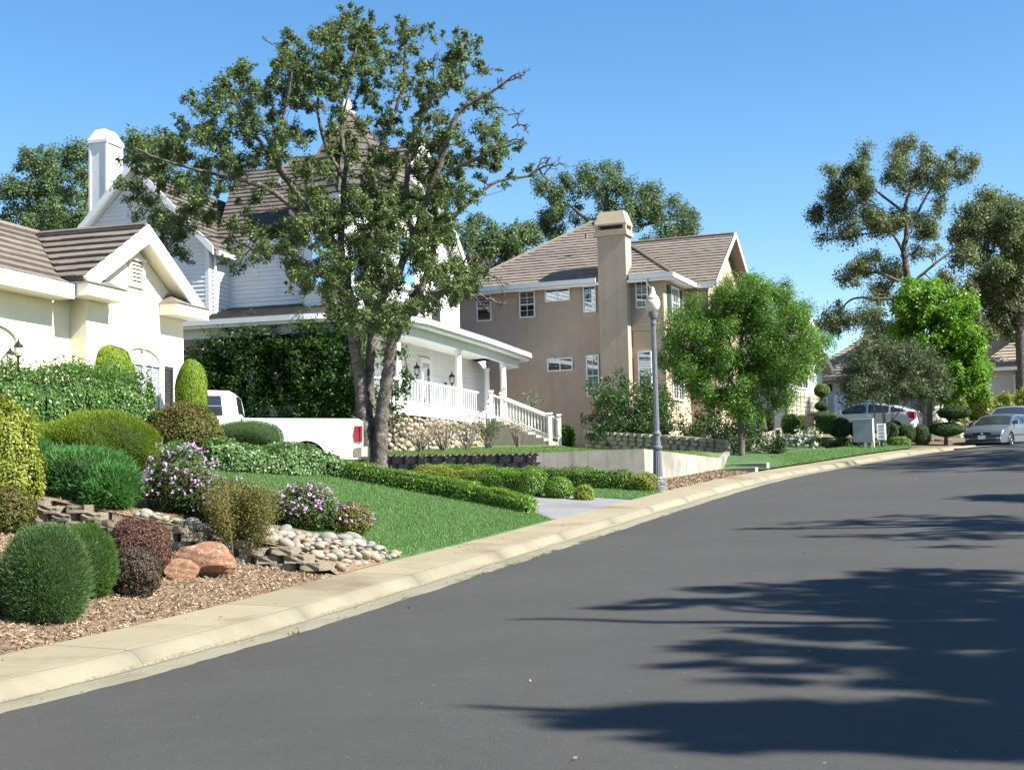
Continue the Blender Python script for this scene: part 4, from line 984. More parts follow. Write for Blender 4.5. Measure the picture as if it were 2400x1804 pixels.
# stepped block wall across the bed at s = S0
bw_ = thing('block_wall', 'low stepped wall of tan split-face blocks crossing the mulch bed', 'wall', tuple(G(s0w(4), 4, .5)))
x_, y_, z_, tx, ty = road(23.4); qd = G(s0w(6), 6) - G(s0w(2), 2); rz = math.atan2(qd.y, qd.x)     # block x axis along +w
rs = random.Random(9); bl, bh = .40, .105
for c in range(16):
    k = 0; w = 1.60 + (.2 if c % 2 else 0)
    while w < 6.7:
        wl = w + bl * .5 - 1.53; low = .13 + .185 * wl; tgt = .13 + .22 * smooth01(wl / .5) + .225 * wl + .02
        zc = .06 + c * bh
        if zc > low - .14 and zc + bh * .5 < tgt + .04:
            p = G(s0w(w + bl * .5) - .10 + rs.uniform(-.02, .02) + .012 * c, w + bl * .5, 0); p.z = p.z + zc
            inst('block', rs.choice(BT), bw_, p, (0, rs.uniform(-.01, .01), rz + math.pi + rs.uniform(-.03, .03) + (.10 if k % 2 else -.06)), (bl * .965, .26, bh * .96))
        w += bl; k += 1
def boulder(name, label, px, py, Y, size, seed, mat='red_boulder', rz_=0.0, sub=4):
    c = P(px, py, Y); bm = bmesh.new(); bmesh.ops.create_icosphere(bm, subdivisions=sub, radius=1.0); r = np.random.default_rng(seed)
    pl = [unit(r.normal(size=3)) for _ in range(16)]; dd = r.uniform(.62, .95, 16)
    for v_ in bm.verts:
        q = np.array(v_.co)
        for n_, d_ in zip(pl, dd):
            e = q @ n_ - d_
            if e > 0: q = q - n_ * e * .93
        q *= 1 + .03 * math.sin(9 * q[0] + seed) * math.sin(8 * q[1]) + .02 * math.sin(17 * q[2] + 5 * q[0])
        v_.co = q
    me = bpy.data.meshes.new(name); bm.to_mesh(me); bm.free(); fin(me, mat, False)
    o = bpy.data.objects.new(name, me); COL.objects.link(o); o.location = c; o.scale = size; o.rotation_euler = (0, 0, rz_)
    return tag(o, label, 'rock')
boulder('boulder', 'large rust-red boulder with pale lichen on the wood chips', 475, 1316, 17.5, (.37, .30, .275), 9)
boulder('boulder', 'smaller red boulder leaning at the left of the large boulder', 424, 1340, 17.15, (.235, .20, .175), 26, rz_=.6)
boulder('boulder', 'tan boulder wedge at the right end of the large boulder', 527, 1325, 17.8, (.17, .19, .17), 12)
boulder('boulder', 'reddish upright rock between the two round dark green shrubs', 193, 1413, 14.85, (.085, .11, .16), 15, rz_=.3)
boulder('boulder', 'reddish rock at the left frame edge by the dark shrub', 4, 1400, 14.6, (.10, .12, .20), 18)
boulder('boulder', 'big round pale cobble standing above the cobble bed', 749, 1281, 19.6, (.10, .09, .095), 22, 'river_cobble')
# cobble bed
cb = tag(thing('cobble_bed', 'bed of rounded river cobbles between lawn, block wall and footpath', 'cobbles', tuple(G(24.4, 2, .2))))
rs = random.Random(21); pl_ = []; tries = 0
while tries < 6000 and len(pl_) < 230:
    tries += 1; w = rs.uniform(1.60, 4.3); s = rs.uniform(s0w(w) + .12, 25.7)
    if s > 24.3 and w > 1.66 + (25.7 - s) * .62: continue
    if s <= 24.3 and w > 3.1 and s > s0w(w) + .35: continue
    sz = rs.choice([.05, .06, .07, .085, .10, .115]) * (1 if tries < 2500 else .62)
    if all(((s - q[0]) ** 2 + (w - q[1]) ** 2) > ((sz + q[2]) * .78) ** 2 for q in pl_): pl_.append((s, w, sz))
for s, w, sz in pl_:
    p = G(s, w); p.z = hgt(s, w, p.x, p.y, p.z) + sz * .28 + .012
    inst('cobble', rs.choice(RC), cb, p, (rs.uniform(-.4, .4), rs.uniform(-.4, .4), rs.uniform(0, 6.28)), (sz * 1.2, sz * .95, sz * .66))
# grey split-block wall and concrete wall round the upper lawn
def wall_run(name, label, pts, h0, h1, mat, th=.2):
    p0, p1 = Vector((*pts[0], 0)), Vector((*pts[1], 0)); d = (p1 - p0).normalized(); n_ = Vector((d.y, -d.x, 0))
    return d, n_
gw2 = thing('grey_block_wall', 'dark grey split-face block wall below the upper lawn', 'wall', (-2, 41.2, 2.0))
A_, B_ = Vector((.78, 39.75, 0)), Vector((-4.4, 42.3, 0)); d_ = (B_ - A_).normalized(); L_ = (B_ - A_).length; rz = math.atan2(d_.y, d_.x)
rs = random.Random(31)
for c in range(4):
    x = (.22 if c % 2 else 0)
    while x < L_ - .1:
        p = A_ + d_ * (x + .22); top_ = zupper(p.x, p.y)
        p.z = top_ - .14 - c * .205
        inst('block', rs.choice(BG), gw2, p, (0, 0, rz + math.pi + rs.uniform(-.015, .015)), (.43, .28, .198)); x += .44
x = 0
while x < L_:
    p = A_ + d_ * (x + .1); p.z = zupper(p.x, p.y) - .012
    inst('coping', rs.choice(BG), gw2, p, (0, 0, rz + math.pi), (.19, .30, .05)); x += .2
cw = thing('concrete_wall', 'pale poured concrete retaining wall behind the street lamp', 'wall', (3.6, 39.3, 1.7))
def cwall(p, q, z0a, z0b, z1a, z1b, th=.2):
    p, q = Vector((*p, 0)), Vector((*q, 0)); d = (q - p).normalized(); n_ = Vector((-d.y, d.x, 0)) * th
    if n_.y < 0: n_ = -n_
    vs = [p + Z * z0a, q + Z * z0b, q + Z * z1b, p + Z * z1a, p + n_ + Z * z0a, q + n_ + Z * z0b, q + n_ + Z * z1b, p + n_ + Z * z1a]
    return MB().add(vs, [(0, 1, 2, 3), (5, 4, 7, 6), (3, 2, 6, 7), (0, 4, 5, 1), (0, 3, 7, 4), (1, 5, 6, 2)])
zc = [zupper(0, 39.6) + .03, zupper(0, 39.4) + .07, 2.62, 2.46]
def lerp2(p, q, f): return (p[0] + (q[0] - p[0]) * f, p[1] + (q[1] - p[1]) * f)
K_, M_, R_ = RW[1], (.52, 39.80), RW[0]
for k in range(2):
    f0, f1 = k / 2 + (.003 if k else 0), (k + 1) / 2
    obj('wall_panel', cwall(lerp2(M_, K_, f0), lerp2(M_, K_, f1), 1.5, 1.5, zc[0] + (zc[1] - zc[0]) * f0, zc[0] + (zc[1] - zc[0]) * f1), 'wall_concrete', cw)
for k in range(2):
    f0, f1 = k / 2 + .003, (k + 1) / 2
    obj('wall_panel', cwall(lerp2(K_, R_, f0), lerp2(K_, R_, f1), 1.5, 1.8, zc[1] + (zc[3] - zc[1]) * f0, zc[1] + (zc[3] - zc[1]) * f1), 'wall_concrete', cw)
obj('wall_return', cwall((6.56, 44.62), (7.7, 50.5), 1.8, 2.2, 2.46, 2.86, .18), 'wall_concrete', cw)
# flight of low concrete steps right of the wall
sp0 = thing('garden_steps', 'low pale concrete steps climbing the bank beyond the wall', 'steps', tuple(G(51, 2.5, .3)))
for k, (px, py, Y, L2) in enumerate(((1650, 1083, 46.5, 1.1), (1640, 1075, 47.6, .9))):
    p = P(px, py, Y); obj('step', MB().box((p.x - L2 * .5, p.y - .2, p.z - .35), (p.x + L2 * .6, p.y + .9, p.z)), 'step_concrete', sp0)
for k, (s0, s1, w0, w1, hh) in enumerate(((50.7, 51.0, 1.6, 3.6, .27), (51.9, 52.2, 1.6, 4.2, .36))):
    q = [G(s0, w0, 0), G(s1, w0, 0), G(s1, w1, 0), G(s0, w1, 0)]
    obj('low_wall', MB().prism([Vector((v.x, v.y, v.z - .1)) for v in q], Z * (hh + .1)), 'step_concrete', sp0)
# coursed limestone walls in front of the tan house and round the corner plot
def stone_wall(name, label, pts, h, seed, bh=.17, bl=(.25, .55)):
    t_ = thing(name, label, 'wall', pts[0]); rs = random.Random(seed)
    for p, q in zip(pts[:-1], pts[1:]):
        p, q = Vector(p), Vector(q); d = q - p; L = math.hypot(d.x, d.y); u = Vector((d.x / L, d.y / L, 0)); an = math.atan2(u.y, u.x); slope = d.z / L
        nn = Vector((-u.y, u.x, 0))
        obj('core', MB().prism([p - Z * .3 + nn * .06, q - Z * .3 + nn * .06, q + Z * (h - .04) + nn * .06, p + Z * (h - .04) + nn * .06], nn * .2), 'mortar', t_)
        c = 0
        while c * bh < h - .02:
            x = rs.uniform(-.2, 0)
            while x < L:
                l = rs.uniform(*bl); xm = min(max(x + l * .5, 0), L)
                inst('stone', rs.choice(BL), t_, p + u * xm + Z * (c * bh + bh * .5 + slope * xm) + nn * .1, (0, -math.atan(slope), an + rs.uniform(-.02, .02)), (l - .025, .24, bh - .022)); x += l
            c += 1
    return t_
a_ = P(1372, 1048, 57.5); b_ = P(1560, 1060, 55.0); c_ = P(1695, 1066, 52.5)
stone_wall('limestone_wall', 'low coursed limestone wall before the tan house shrubs', [(a_.x, a_.y, a_.z), (b_.x, b_.y, b_.z), (c_.x, c_.y, c_.z - .1)], .62, 5)
a_ = P(1768, 1075, 55); b_ = P(1835, 1040, 62)
stone_wall('limestone_corner_wall', 'sloping sunlit limestone wall rising behind the white roses', [(a_.x, a_.y, a_.z - .1), (b_.x, b_.y, b_.z - .15)], .85, 6)

# ============================================================ street lamp
lp = P(1552, 1144, 35.3); lp.z = zg(lp.x, lp.y) + .0
lp = G(41.1, 1.72, .15)
LT = thing('street_lamp', 'tall blue-grey fluted street lamp with cream acorn globe', 'street lamp', lp)
lean = Vector((-.0, 0, 0))
obj('base', MB().lathe(lp, [(.20, -.1), (.20, .10), (.165, .13), (.185, .17), (.185, .23), (.15, .27), (.16, .30), (.135, .34)], 24), 'lamp_paint', LT)
obj('base_shaft', MB().lathe(lp, [(.122, .341), (.098, 1.02)], 32, .10), 'lamp_paint', LT)
obj('collar', MB().lathe(lp, [(.11, 1.021), (.13, 1.04), (.13, 1.09), (.098, 1.12), (.098, 1.19), (.085, 1.2), (.085, 1.36), (.11, 1.39), (.11, 1.42), (.085, 1.45), (.078, 1.47)], 24), 'lamp_paint', LT)
obj('shaft', MB().lathe(lp, [(.074, 1.471), (.056, 4.12)], 24, .10), 'lamp_paint', LT)
obj('neck', MB().lathe(lp, [(.07, 4.121), (.07, 4.16), (.056, 4.18), (.056, 4.25), (.095, 4.28), (.115, 4.36), (.12, 4.42), (.09, 4.43)], 20), 'lamp_paint', LT)
obj('globe', MB().lathe(lp, [(.10, 4.431), (.155, 4.50), (.185, 4.60), (.188, 4.68), (.17, 4.74)], 24), 'lamp_globe', LT, True)
obj('globe_top', MB().lathe(lp, [(.175, 4.741), (.15, 4.80), (.10, 4.86), (.075, 4.90), (.08, 4.94), (.05, 4.98), (.055, 5.02), (.01, 5.07)], 24), 'lamp_globe', LT, True)
fp = obj('footing', MB().lathe(lp, [(.27, -.25), (.27, -.005), (.22, .0)], 14), 'step_concrete', LT)

# ============================================================ mailbox cluster and little pipes
mp = P(2027, 1060, 57); mp.z -= 0.0
Mx = thing('mailbox_cluster', 'grey metal cluster mailbox on two white legs by the footpath', 'mailbox', mp)
fx = Vector((.93, -.36, 0)); fy = Vector((.36, .93, 0))
bx_ = obj('cabinet', MB().obox(mp, fx, fy, Z, (-.42, -.1, .42), (.34, .32, 1.32)), 'box_grey', Mx)
obj('cabinet_end', MB().obox(mp, fx, fy, Z, (.341, -.1, .42), (.36, .32, 1.32)), 'white_trim', bx_)
obj('cap', MB().obox(mp, fx, fy, Z, (-.44, -.12, 1.321), (.38, .34, 1.35)), 'white_trim', bx_)
for x in (-.02, .26): obj('leg', MB().obox(mp, fx, fy, Z, (x, 0, -.2), (x + .12, .14, .419)), 'white_trim', Mx)
dp = thing('parcel_locker', 'small pale parcel locker with door panels behind the mailbox', 'mailbox', mp + fx * .62 + fy * .5)
q = mp + fx * .62 + fy * .5
lk = obj('locker', MB().obox(q, fx, fy, Z, (-.16, -.1, .5), (.16, .2, 1.15)), 'white_trim', dp)
for k in range(4): obj('door_panel', MB().obox(q, fx, fy, Z, (-.11, -.115, .56 + k * .14), (.11, -.101, .67 + k * .14)), 'box_grey', lk)
obj('post', MB().obox(q, fx, fy, Z, (-.05, -.02, -.3), (.05, .08, .499)), 'shutter_green', dp)
for k, px in enumerate((2059, 2063)):
    p0 = P(px + 2, 1058, 58 + k * .3); pt = thing('marker_pipe', ('left' if k == 0 else 'right') + ' one of two thin rusty pipes by the myrtle stems', 'pipe', p0)
    obj('pipe', MB().tube([p0 - Z * .2, p0 + Z * .36], .03, 8), 'rust_pipe', pt); obj('pipe_cap', MB().lathe(p0 + Z * .36, [(.036, 0), (.036, .03), (.01, .045)], 10), 'rust_pipe', pt)
# terracotta pot
tp0 = P(1896, 1002, 60)
TPt = thing('terracotta_pot', 'big terracotta pot among the clipped round bushes', 'pot', tp0)
obj('pot', MB().lathe(tp0, [(.19, 0), (.20, .02), (.245, .42), (.245, .43)], 20), 'terracotta', TPt, True)
obj('rim', MB().lathe(tp0, [(.265, .431), (.265, .50), (.235, .505), (.225, .47)], 20), 'terracotta', TPt)

# ============================================================ vehicles
def car(name, label, loc, heading, slope, spec):
    """side outline (x forward, z up) -> shell with wheel arches; glass, lights and wheels as parts"""
    loc = Vector(loc); t_ = thing(name, label, spec['cat'], loc)
    f = Vector((math.cos(heading), math.sin(heading), 0)); f = (f + Z * slope).normalized(); s_ = Z.cross(f).normalized(); u = f.cross(s_)
    W = spec['w'] / 2; L0, L1 = spec['x']; zb = spec['belt']; zr = spec['roof']; nose = spec.get('nose', .14)
    def half(x, z):
        h = W
        t0 = (x - L0) / (L1 - L0); e = abs(t0 - .5) * 2
        h *= 1 - nose * max(0, (e - .72) / .28) ** 2.2
        if z > zb: h *= 1 - spec['tumble'] * ((z - zb) / (zr - zb)) ** 1.2
        if z < .42: h *= 1 - .05 * ((.42 - z) / .25)
        h *= 1 - .012 * math.cos((z - .55) * 9)
        return h
    def pt(x, z, sd, off=0.0): return loc + f * x + u * z + s_ * (sd * (half(x, z) + off))
    def patch(poly, sd, off):
        bm = bmesh.new(); bm.faces.new([bm.verts.new((x, 0, z)) for x, z in poly])
        for x in np.arange(L0 + .25, L1, .22): bmesh.ops.bisect_plane(bm, geom=bm.verts[:] + bm.edges[:] + bm.faces[:], plane_co=(x, 0, 0), plane_no=(1, 0, 0))
        for z in [zb, zb + (zr - zb) * .35, zb + (zr - zb) * .7, zb - .12, zb - .3, .5]: bmesh.ops.bisect_plane(bm, geom=bm.verts[:] + bm.edges[:] + bm.faces[:], plane_co=(0, 0, z), plane_no=(0, 0, 1))
        bm.verts.index_update(); m2 = MB().add([pt(v_.co.x, v_.co.z, sd, off) for v_ in bm.verts], [tuple(v_.index for v_ in fc.verts) for fc in bm.faces]); bm.free(); return m2
    # outline with arches
    wx = spec['wheels']; r_ = spec['wr']; ar = r_ * 1.16; zw = r_
    low = []; z0 = spec.get('sill', .24)
    for x in sorted(wx):
        h = math.sqrt(max(0, ar * ar - (z0 - zw) ** 2)); a0 = math.asin((z0 - zw) / ar)
        for k in range(13):
            an = math.pi - a0 - (math.pi - 2 * a0) * k / 12; low.append((x + ar * math.cos(an), zw + ar * math.sin(an)))
    outline = [(L0 + .06, z0)] + low + [(L1 - .06, z0)] + spec['top'][::-1]
    bm = bmesh.new(); fv = [bm.verts.new((x, 0, z)) for x, z in outline]; bm.faces.new(fv)
    for x in np.arange(L0 + .25, L1, .22): bmesh.ops.bisect_plane(bm, geom=bm.verts[:] + bm.edges[:] + bm.faces[:], plane_co=(x, 0, 0), plane_no=(1, 0, 0))
    for z in [zb, zb + (zr - zb) * .35, zb + (zr - zb) * .7, zb - .12, zb - .3, .5]: bmesh.ops.bisect_plane(bm, geom=bm.verts[:] + bm.edges[:] + bm.faces[:], plane_co=(0, 0, z), plane_no=(0, 0, 1))
    vv = [(v_.co.x, v_.co.z) for v_ in bm.verts]; bm.verts.index_update(); ff = [tuple(v_.index for v_ in fc.verts) for fc in bm.faces]; bm.free()
    body = MB()
    body.add([pt(x, z, 1) for x, z in vv], ff); body.add([pt(x, z, -1) for x, z in vv], [q[::-1] for q in ff])
    topc = [(L1 - .06, z0)] + spec['top'][::-1] + [(L0 + .06, z0)]; NSEC = 8; rows = []
    for x, z in topc:
        row = []
        for k in range(NSEC + 1):
            y = -1 + 2 * k / NSEC; crown = (.045 if z > zb - .25 else .0) * (1 - y * y) if spec.get('crown', True) else 0
            bow = .06 * (1 - y * y) * (1 if x > (L0 + L1) * .5 else -1) * (1 if z < zb else .4) if abs(x - (L0 + L1) * .5) > (L1 - L0) * .36 else 0
            row.append(loc + f * (x + bow) + u * (z + crown) + s_ * (y * half(x, z)))
        rows.append(row)
    vs = [p for r in rows for p in r]; m_ = NSEC + 1
    body.add(vs, [(i * m_ + k, i * m_ + k + 1, (i + 1) * m_ + k + 1, (i + 1) * m_ + k) for i in range(len(rows) - 1) for k in range(NSEC)])
    B = obj('body', body, spec['paint'], t_, True)
    bmm = bmesh.new(); bmm.from_mesh(B.data); bmesh.ops.remove_doubles(bmm, verts=bmm.verts[:], dist=.003); bmesh.ops.recalc_face_normals(bmm, faces=bmm.faces[:]); bmm.to_mesh(B.data); bmm.free()
    try: B.data.set_sharp_from_angle(angle=math.radians(38))
    except Exception: pass
    und = MB(); und.obox(loc, f, s_, u, (L0 + .2, -W * .82, .16), (L1 - .2, W * .82, .45))
    for x in wx: und.obox(loc, f, s_, u, (x - ar, -W * .80, .3), (x + ar, W * .80, zw + ar + .02))
    obj('underbody', und, 'dark_plastic', t_)
    for poly in spec['side_glass']:
        for sd in (1, -1):
            obj('side_window', patch(poly, sd, .010), 'car_glass', B, True)
    for nm, (xa, za), (xb, zb2), ins in spec['glass']:
        g = MB(); nrm = Vector((0, 0, 0)); rowsg = []
        dx, dz = xb - xa, zb2 - za; l = math.hypot(dx, dz); nx, nz = dz / l, -dx / l
        if nz < 0: nx, nz = -nx, -nz
        for tt in (0.05, .35, .65, .95):
            x, z = xa + dx * tt, za + dz * tt
            rowsg.append([loc + f * (x + nx * .012) + u * (z + nz * .012 + .045 * (1 - y * y)) + s_ * (y * (half(x, z) - ins)) for y in np.linspace(-1, 1, 9)])
        vsg = [p for r in rowsg for p in r]; g.add(vsg, [(i * 9 + k, i * 9 + k + 1, i * 9 + 10 + k, i * 9 + 9 + k) for i in range(3) for k in range(8)])
        obj(nm, g, 'car_glass', B, True)
    for x in wx:
        for sd in (1, -1):
            c = loc + f * x + u * r_ + s_ * sd * (W - .13); ax = s_ * sd; tv_ = []
            def ring(prof, n=28):
                mb = MB(); m2 = len(prof); vs2 = [c + (f * math.cos(2 * math.pi * k / n) + u * math.sin(2 * math.pi * k / n)) * rr + ax * oo for rr, oo in prof for k in range(n)]
                fs2 = [(i * n + k, i * n + (k + 1) % n, (i + 1) * n + (k + 1) % n, (i + 1) * n + k) for i in range(m2 - 1) for k in range(n)]
                return mb.add(vs2, fs2 + [tuple(range((m2 - 1) * n, m2 * n))])
            wh = obj('wheel', ring([(r_ * .6, -.1), (r_ * .97, -.1), (r_, -.07), (r_, .07), (r_ * .96, .10), (r_ * .68, .105)]), 'rubber', t_, True)
            obj('rim', ring([(r_ * .67, .10), (r_ * .64, .108), (r_ * .55, .085), (r_ * .2, .10), (r_ * .12, .112)]), 'rim_metal', wh, False)
            sp3 = MB()
            for k in range(6):
                an = k * math.pi / 3; dd = f * math.cos(an) + u * math.sin(an); ee = -f * math.sin(an) + u * math.cos(an)
                sp3.obox(c + ax * .1 + dd * r_ * .4, dd, ee, ax, (-r_ * .10, -r_ * .07, -.002), (r_ * .10, r_ * .07, .004))
            obj('rim_slot', sp3, 'dark_plastic', wh)
    def panel(nm, x, y0, y1, z0_, z1_, mat, out, th=.03):
        """box on the nose (out=1) or tail (out=-1) that follows the bowed face"""
        mb = MB(); ys = np.linspace(y0, y1, 7)
        for i in range(6):
            pp = []
            for y in (ys[i], ys[i + 1]):
                bw2 = .06 * (1 - (y / W) ** 2)
                pp.append((x + out * bw2, y))
            a, b = pp
            mb.prism([loc + f * a[0] + s_ * a[1] + u * z0_, loc + f * b[0] + s_ * b[1] + u * z0_, loc + f * b[0] + s_ * b[1] + u * z1_, loc + f * a[0] + s_ * a[1] + u * z1_], f * out * th)
        return obj(nm, mb, mat, t_)
    for q in spec['panels']: panel(*q)
    for q in spec.get('side_panels', []):
        nm, poly, mat, off = q
        for sd in (1, -1): obj(nm, patch(poly, sd, off), mat, t_)
    if 'mirror' in spec:
        x, z = spec['mirror']
        for sd in (1, -1): obj('mirror', MB().obox(pt(x, z, sd, 0), f, s_ * sd, u, (-.07, -.02, 0), (.06, .20, .15)), spec['paint'], t_)
    return t_
# pickup on the drive, nose to the left
def pick(px, py): return None
pt0 = Vector((-4.72, 32.6, 0)); hd = math.radians(186); fdir = Vector((math.cos(hd), math.sin(hd), 0))
top = [(-1.18, .60), (-1.20, .86), (-1.19, 1.33), (-1.15, 1.36), (1.40, 1.36), (1.50, 1.36), (1.54, 1.60), (1.60, 1.90), (1.72, 1.97), (2.5, 1.99), (3.05, 1.95), (3.65, 1.42), (3.8, 1.38), (4.85, 1.28), (5.05, 1.1), (5.08, .6)]
spec = dict(cat='pickup truck', w=1.98, x=(-1.20, 5.08), belt=1.36, roof=1.99, tumble=.13, nose=.05, wheels=(0.0, 3.9), wr=.40, sill=.46, top=top, paint='paint_white', crown=False,
    side_glass=[[(1.84, 1.42), (2.42, 1.42), (2.42, 1.86), (1.90, 1.86)], [(2.5, 1.42), (3.35, 1.42), (3.02, 1.82), (2.5, 1.86)]],
    glass=[('windscreen', (3.63, 1.43), (3.08, 1.93), .12), ('rear_window', (1.52, 1.42), (1.60, 1.86), .2)],
    panels=[('tail_lamp', -1.19, -.98, -.80, .84, 1.20, 'tail_lens', -1), ('tail_lamp', -1.19, .80, .98, .84, 1.20, 'tail_lens', -1), ('bumper', -1.21, -.95, .95, .52, .74, 'chrome', -1, .14), ('headlamp', 5.0, -.95, -.62, .82, 1.05, 'head_lens', 1), ('headlamp', 5.0, .62, .95, .82, 1.05, 'head_lens', 1), ('grille', 5.02, -.58, .58, .78, 1.08, 'chrome', 1), ('bumper', 5.04, -.95, .95, .50, .72, 'chrome', 1, .12)],
    side_panels=[('tail_lamp_side', [(-1.185, .84), (-1.07, .84), (-1.03, 1.0), (-1.06, 1.20), (-1.185, 1.20)], 'tail_lens', .008), ('bumper_end', [(-1.36, .50), (-1.05, .50), (-1.05, .70), (-1.36, .74)], 'chrome', .015), ('window_bar', [(1.83, 1.62), (2.44, 1.62), (2.44, 1.635), (1.83, 1.635)], 'rim_metal', .010), ('bed_gap', [(1.41, .66), (1.44, .66), (1.44, 1.355), (1.41, 1.355)], 'dark_plastic', .006), ('fuel_door', [(.75, 1.06), (.92, 1.06), (.92, 1.20), (.75, 1.20)], 'box_grey', .003), ('fuel_door_face', [(.76, 1.07), (.91, 1.07), (.91, 1.19), (.76, 1.19)], 'paint_white', .006), ('crease', [(-1.18, .70), (-.5, .70), (-.5, .705), (-1.18, .705)], 'box_grey', .004)], mirror=(3.25, 1.45))
gz = 1.955
car('pickup_truck', 'white pickup truck parked on the drive behind the shrubs', (pt0.x, pt0.y, gz), hd, .022, spec)
# sedans and hatchback
def sedan(paint, plate=True):
    top = [(-2.33, .40), (-2.36, .62), (-2.32, .86), (-2.2, .93), (-1.75, .97), (-1.15, 1.33), (-.8, 1.40), (-.1, 1.42), (.35, 1.38), (.55, 1.33), (1.20, .96), (1.35, .93), (2.05, .80), (2.28, .70), (2.36, .55), (2.36, .32)]
    P_ = [('grille', 2.335, -.38, .38, .585, .665, 'dark_plastic', 1, .03), ('grille_badge', 2.36, -.05, .05, .60, .65, 'chrome', 1, .02), ('headlamp', 2.23, -.82, -.40, .565, .695, 'head_lens', 1, .05), ('headlamp', 2.23, .40, .82, .565, .695, 'head_lens', 1, .05), ('bumper_trim', 2.375, -.80, .80, .485, .515, 'dark_plastic', 1, .02), ('lower_grille', 2.355, -.70, .70, .30, .37, 'dark_plastic', 1, .02), ('fog_lamp', 2.34, -.78, -.58, .38, .44, 'head_lens', 1, .025), ('fog_lamp', 2.34, .58, .78, .38, .44, 'head_lens', 1, .025), ('tail_lamp', -2.33, -.8, -.45, .66, .82, 'tail_lens', -1), ('tail_lamp', -2.33, .45, .8, .66, .82, 'tail_lens', -1)]
    if plate: P_.append(('licence_plate', 2.39, -.16, .16, .39, .545, 'white_trim', 1, .02))
    return dict(cat='car', w=1.77, x=(-2.36, 2.36), belt=.95, roof=1.42, tumble=.2, nose=.13, wheels=(-1.35, 1.33), wr=.315, sill=.22, top=top, paint=paint,
        side_glass=[[(-1.42, 1.00), (-.38, 1.00), (-.38, 1.335), (-.8, 1.33), (-1.1, 1.25)], [(-.30, 1.00), (1.02, 1.00), (.50, 1.29), (.30, 1.335), (-.30, 1.35)]],
        glass=[('windscreen', (1.22, .96), (.52, 1.345), .10), ('rear_window', (-1.72, .98), (-1.12, 1.34), .12)], panels=P_, side_panels=[('side_moulding', [(-1.0, .50), (1.0, .50), (1.0, .545), (-1.0, .545)], 'dark_plastic', .012)], mirror=(.95, .98))
rear = math.atan2(.78, .62)
cN = P(2305, 1041, 60.6); cpos = Vector((cN.x, cN.y, 0)) + Vector((.62, .78, 0)) * 2.3
car('silver_sedan', 'silver sedan facing the camera at the right edge, nearer of two', (cpos.x, cpos.y, cN.z - .10), rear + math.pi, -.03, sedan('paint_silver'))
cN = P(2352, 1006, 66.5); cpos = Vector((cN.x, cN.y, 0)) + Vector((.55, .83, 0)) * 2.0
car('silver_sedan', 'second silver sedan half hidden behind the nearer sedan', (cpos.x, cpos.y, cN.z - .28), math.atan2(.83, .55) + math.pi, -.03, sedan('paint_silver2', False))
top = [(-2.18, .40), (-2.22, .60), (-2.20, 1.02), (-2.14, 1.08), (-1.5, 1.28), (-.7, 1.44), (-.1, 1.49), (.3, 1.47), (.7, 1.36), (1.55, .93), (1.9, .82), (2.12, .68), (2.2, .5), (2.2, .30)]
spec = dict(cat='car', w=1.72, x=(-2.22, 2.2), belt=.98, roof=1.49, tumble=.2, nose=.13, wheels=(-1.35, 1.32), wr=.315, sill=.22, top=top, paint='paint_pearl',
    side_glass=[[(-1.9, 1.07), (-1.2, 1.04), (-1.2, 1.29), (-1.5, 1.22)], [(-1.12, 1.03), (-.2, 1.01), (-.2, 1.40), (-.7, 1.37), (-1.12, 1.30)], [(-.12, 1.01), (1.28, .98), (.68, 1.28), (.3, 1.39), (-.12, 1.41)]],
    glass=[('windscreen', (1.5, .96), (.72, 1.36), .1), ('rear_window', (-2.1, 1.10), (-1.2, 1.36), .14)],
    panels=[('tail_lamp', -2.18, -.82, -.55, .72, 1.05, 'tail_lens', -1), ('tail_lamp', -2.18, .55, .82, .72, 1.05, 'tail_lens', -1), ('licence_plate', -2.21, -.2, .2, .72, .85, 'white_trim', -1, .02), ('headlamp', 2.05, -.80, -.5, .6, .75, 'head_lens', 1), ('headlamp', 2.05, .5, .8, .6, .75, 'head_lens', 1)],
    side_panels=[('tail_lamp_side', [(-2.16, .74), (-1.98, .78), (-1.9, 1.04), (-2.06, 1.06), (-2.17, 1.02)], 'tail_lens', .008), ('door_handle', [(-.35, .88), (-.17, .88), (-.17, .91), (-.35, .91)], 'chrome', .012), ('door_handle', [(-1.25, .90), (-1.07, .90), (-1.07, .93), (-1.25, .93)], 'chrome', .012)], mirror=(1.05, .98))
hp = P(2036, 1020, 64.0)
car('white_hatchback', 'pale silver hatchback parked behind the row of clipped bushes', (hp.x, hp.y, hp.z - .05), math.radians(152), .02, spec)
# ============================================================ shrubs and hedges
LM = leafmat
LM('lf_pine', (.042, .088, .028), (.082, .150, .048), .22, (.13, .185, .07))
LM('lf_pine2', (.045, .105, .020), (.085, .165, .033), .25, (.12, .2, .05))
LM('lf_purple', (.060, .028, .020), (.120, .060, .042), .2, (.17, .10, .06))
LM('lf_purple2', (.042, .032, .024), (.088, .064, .044), .2, (.11, .10, .06))
LM('lf_yellow', (.13, .18, .022), (.25, .29, .04), .3, (.33, .27, .06), .4, .35)
LM('lf_gold', (.085, .150, .012), (.165, .225, .022), .3, (.25, .27, .035))
LM('lf_juniper', (.042, .135, .032), (.085, .215, .055), .28, (.14, .28, .09))
LM('lf_lantana', (.040, .075, .022), (.075, .125, .035), .3, (.15, .14, .05))
LM('lf_thin', (.085, .095, .022), (.16, .155, .04), .3, (.22, .12, .06))
LM('lf_varieg', (.065, .14, .035), (.125, .225, .07), .3, (.36, .42, .24), .4, .4)
LM('lf_laurel', (.050, .120, .026), (.095, .190, .042), .3, (.20, .30, .10), .35, .4)
LM('lf_thuja', (.095, .165, .010), (.165, .245, .016), .3, (.26, .34, .04))
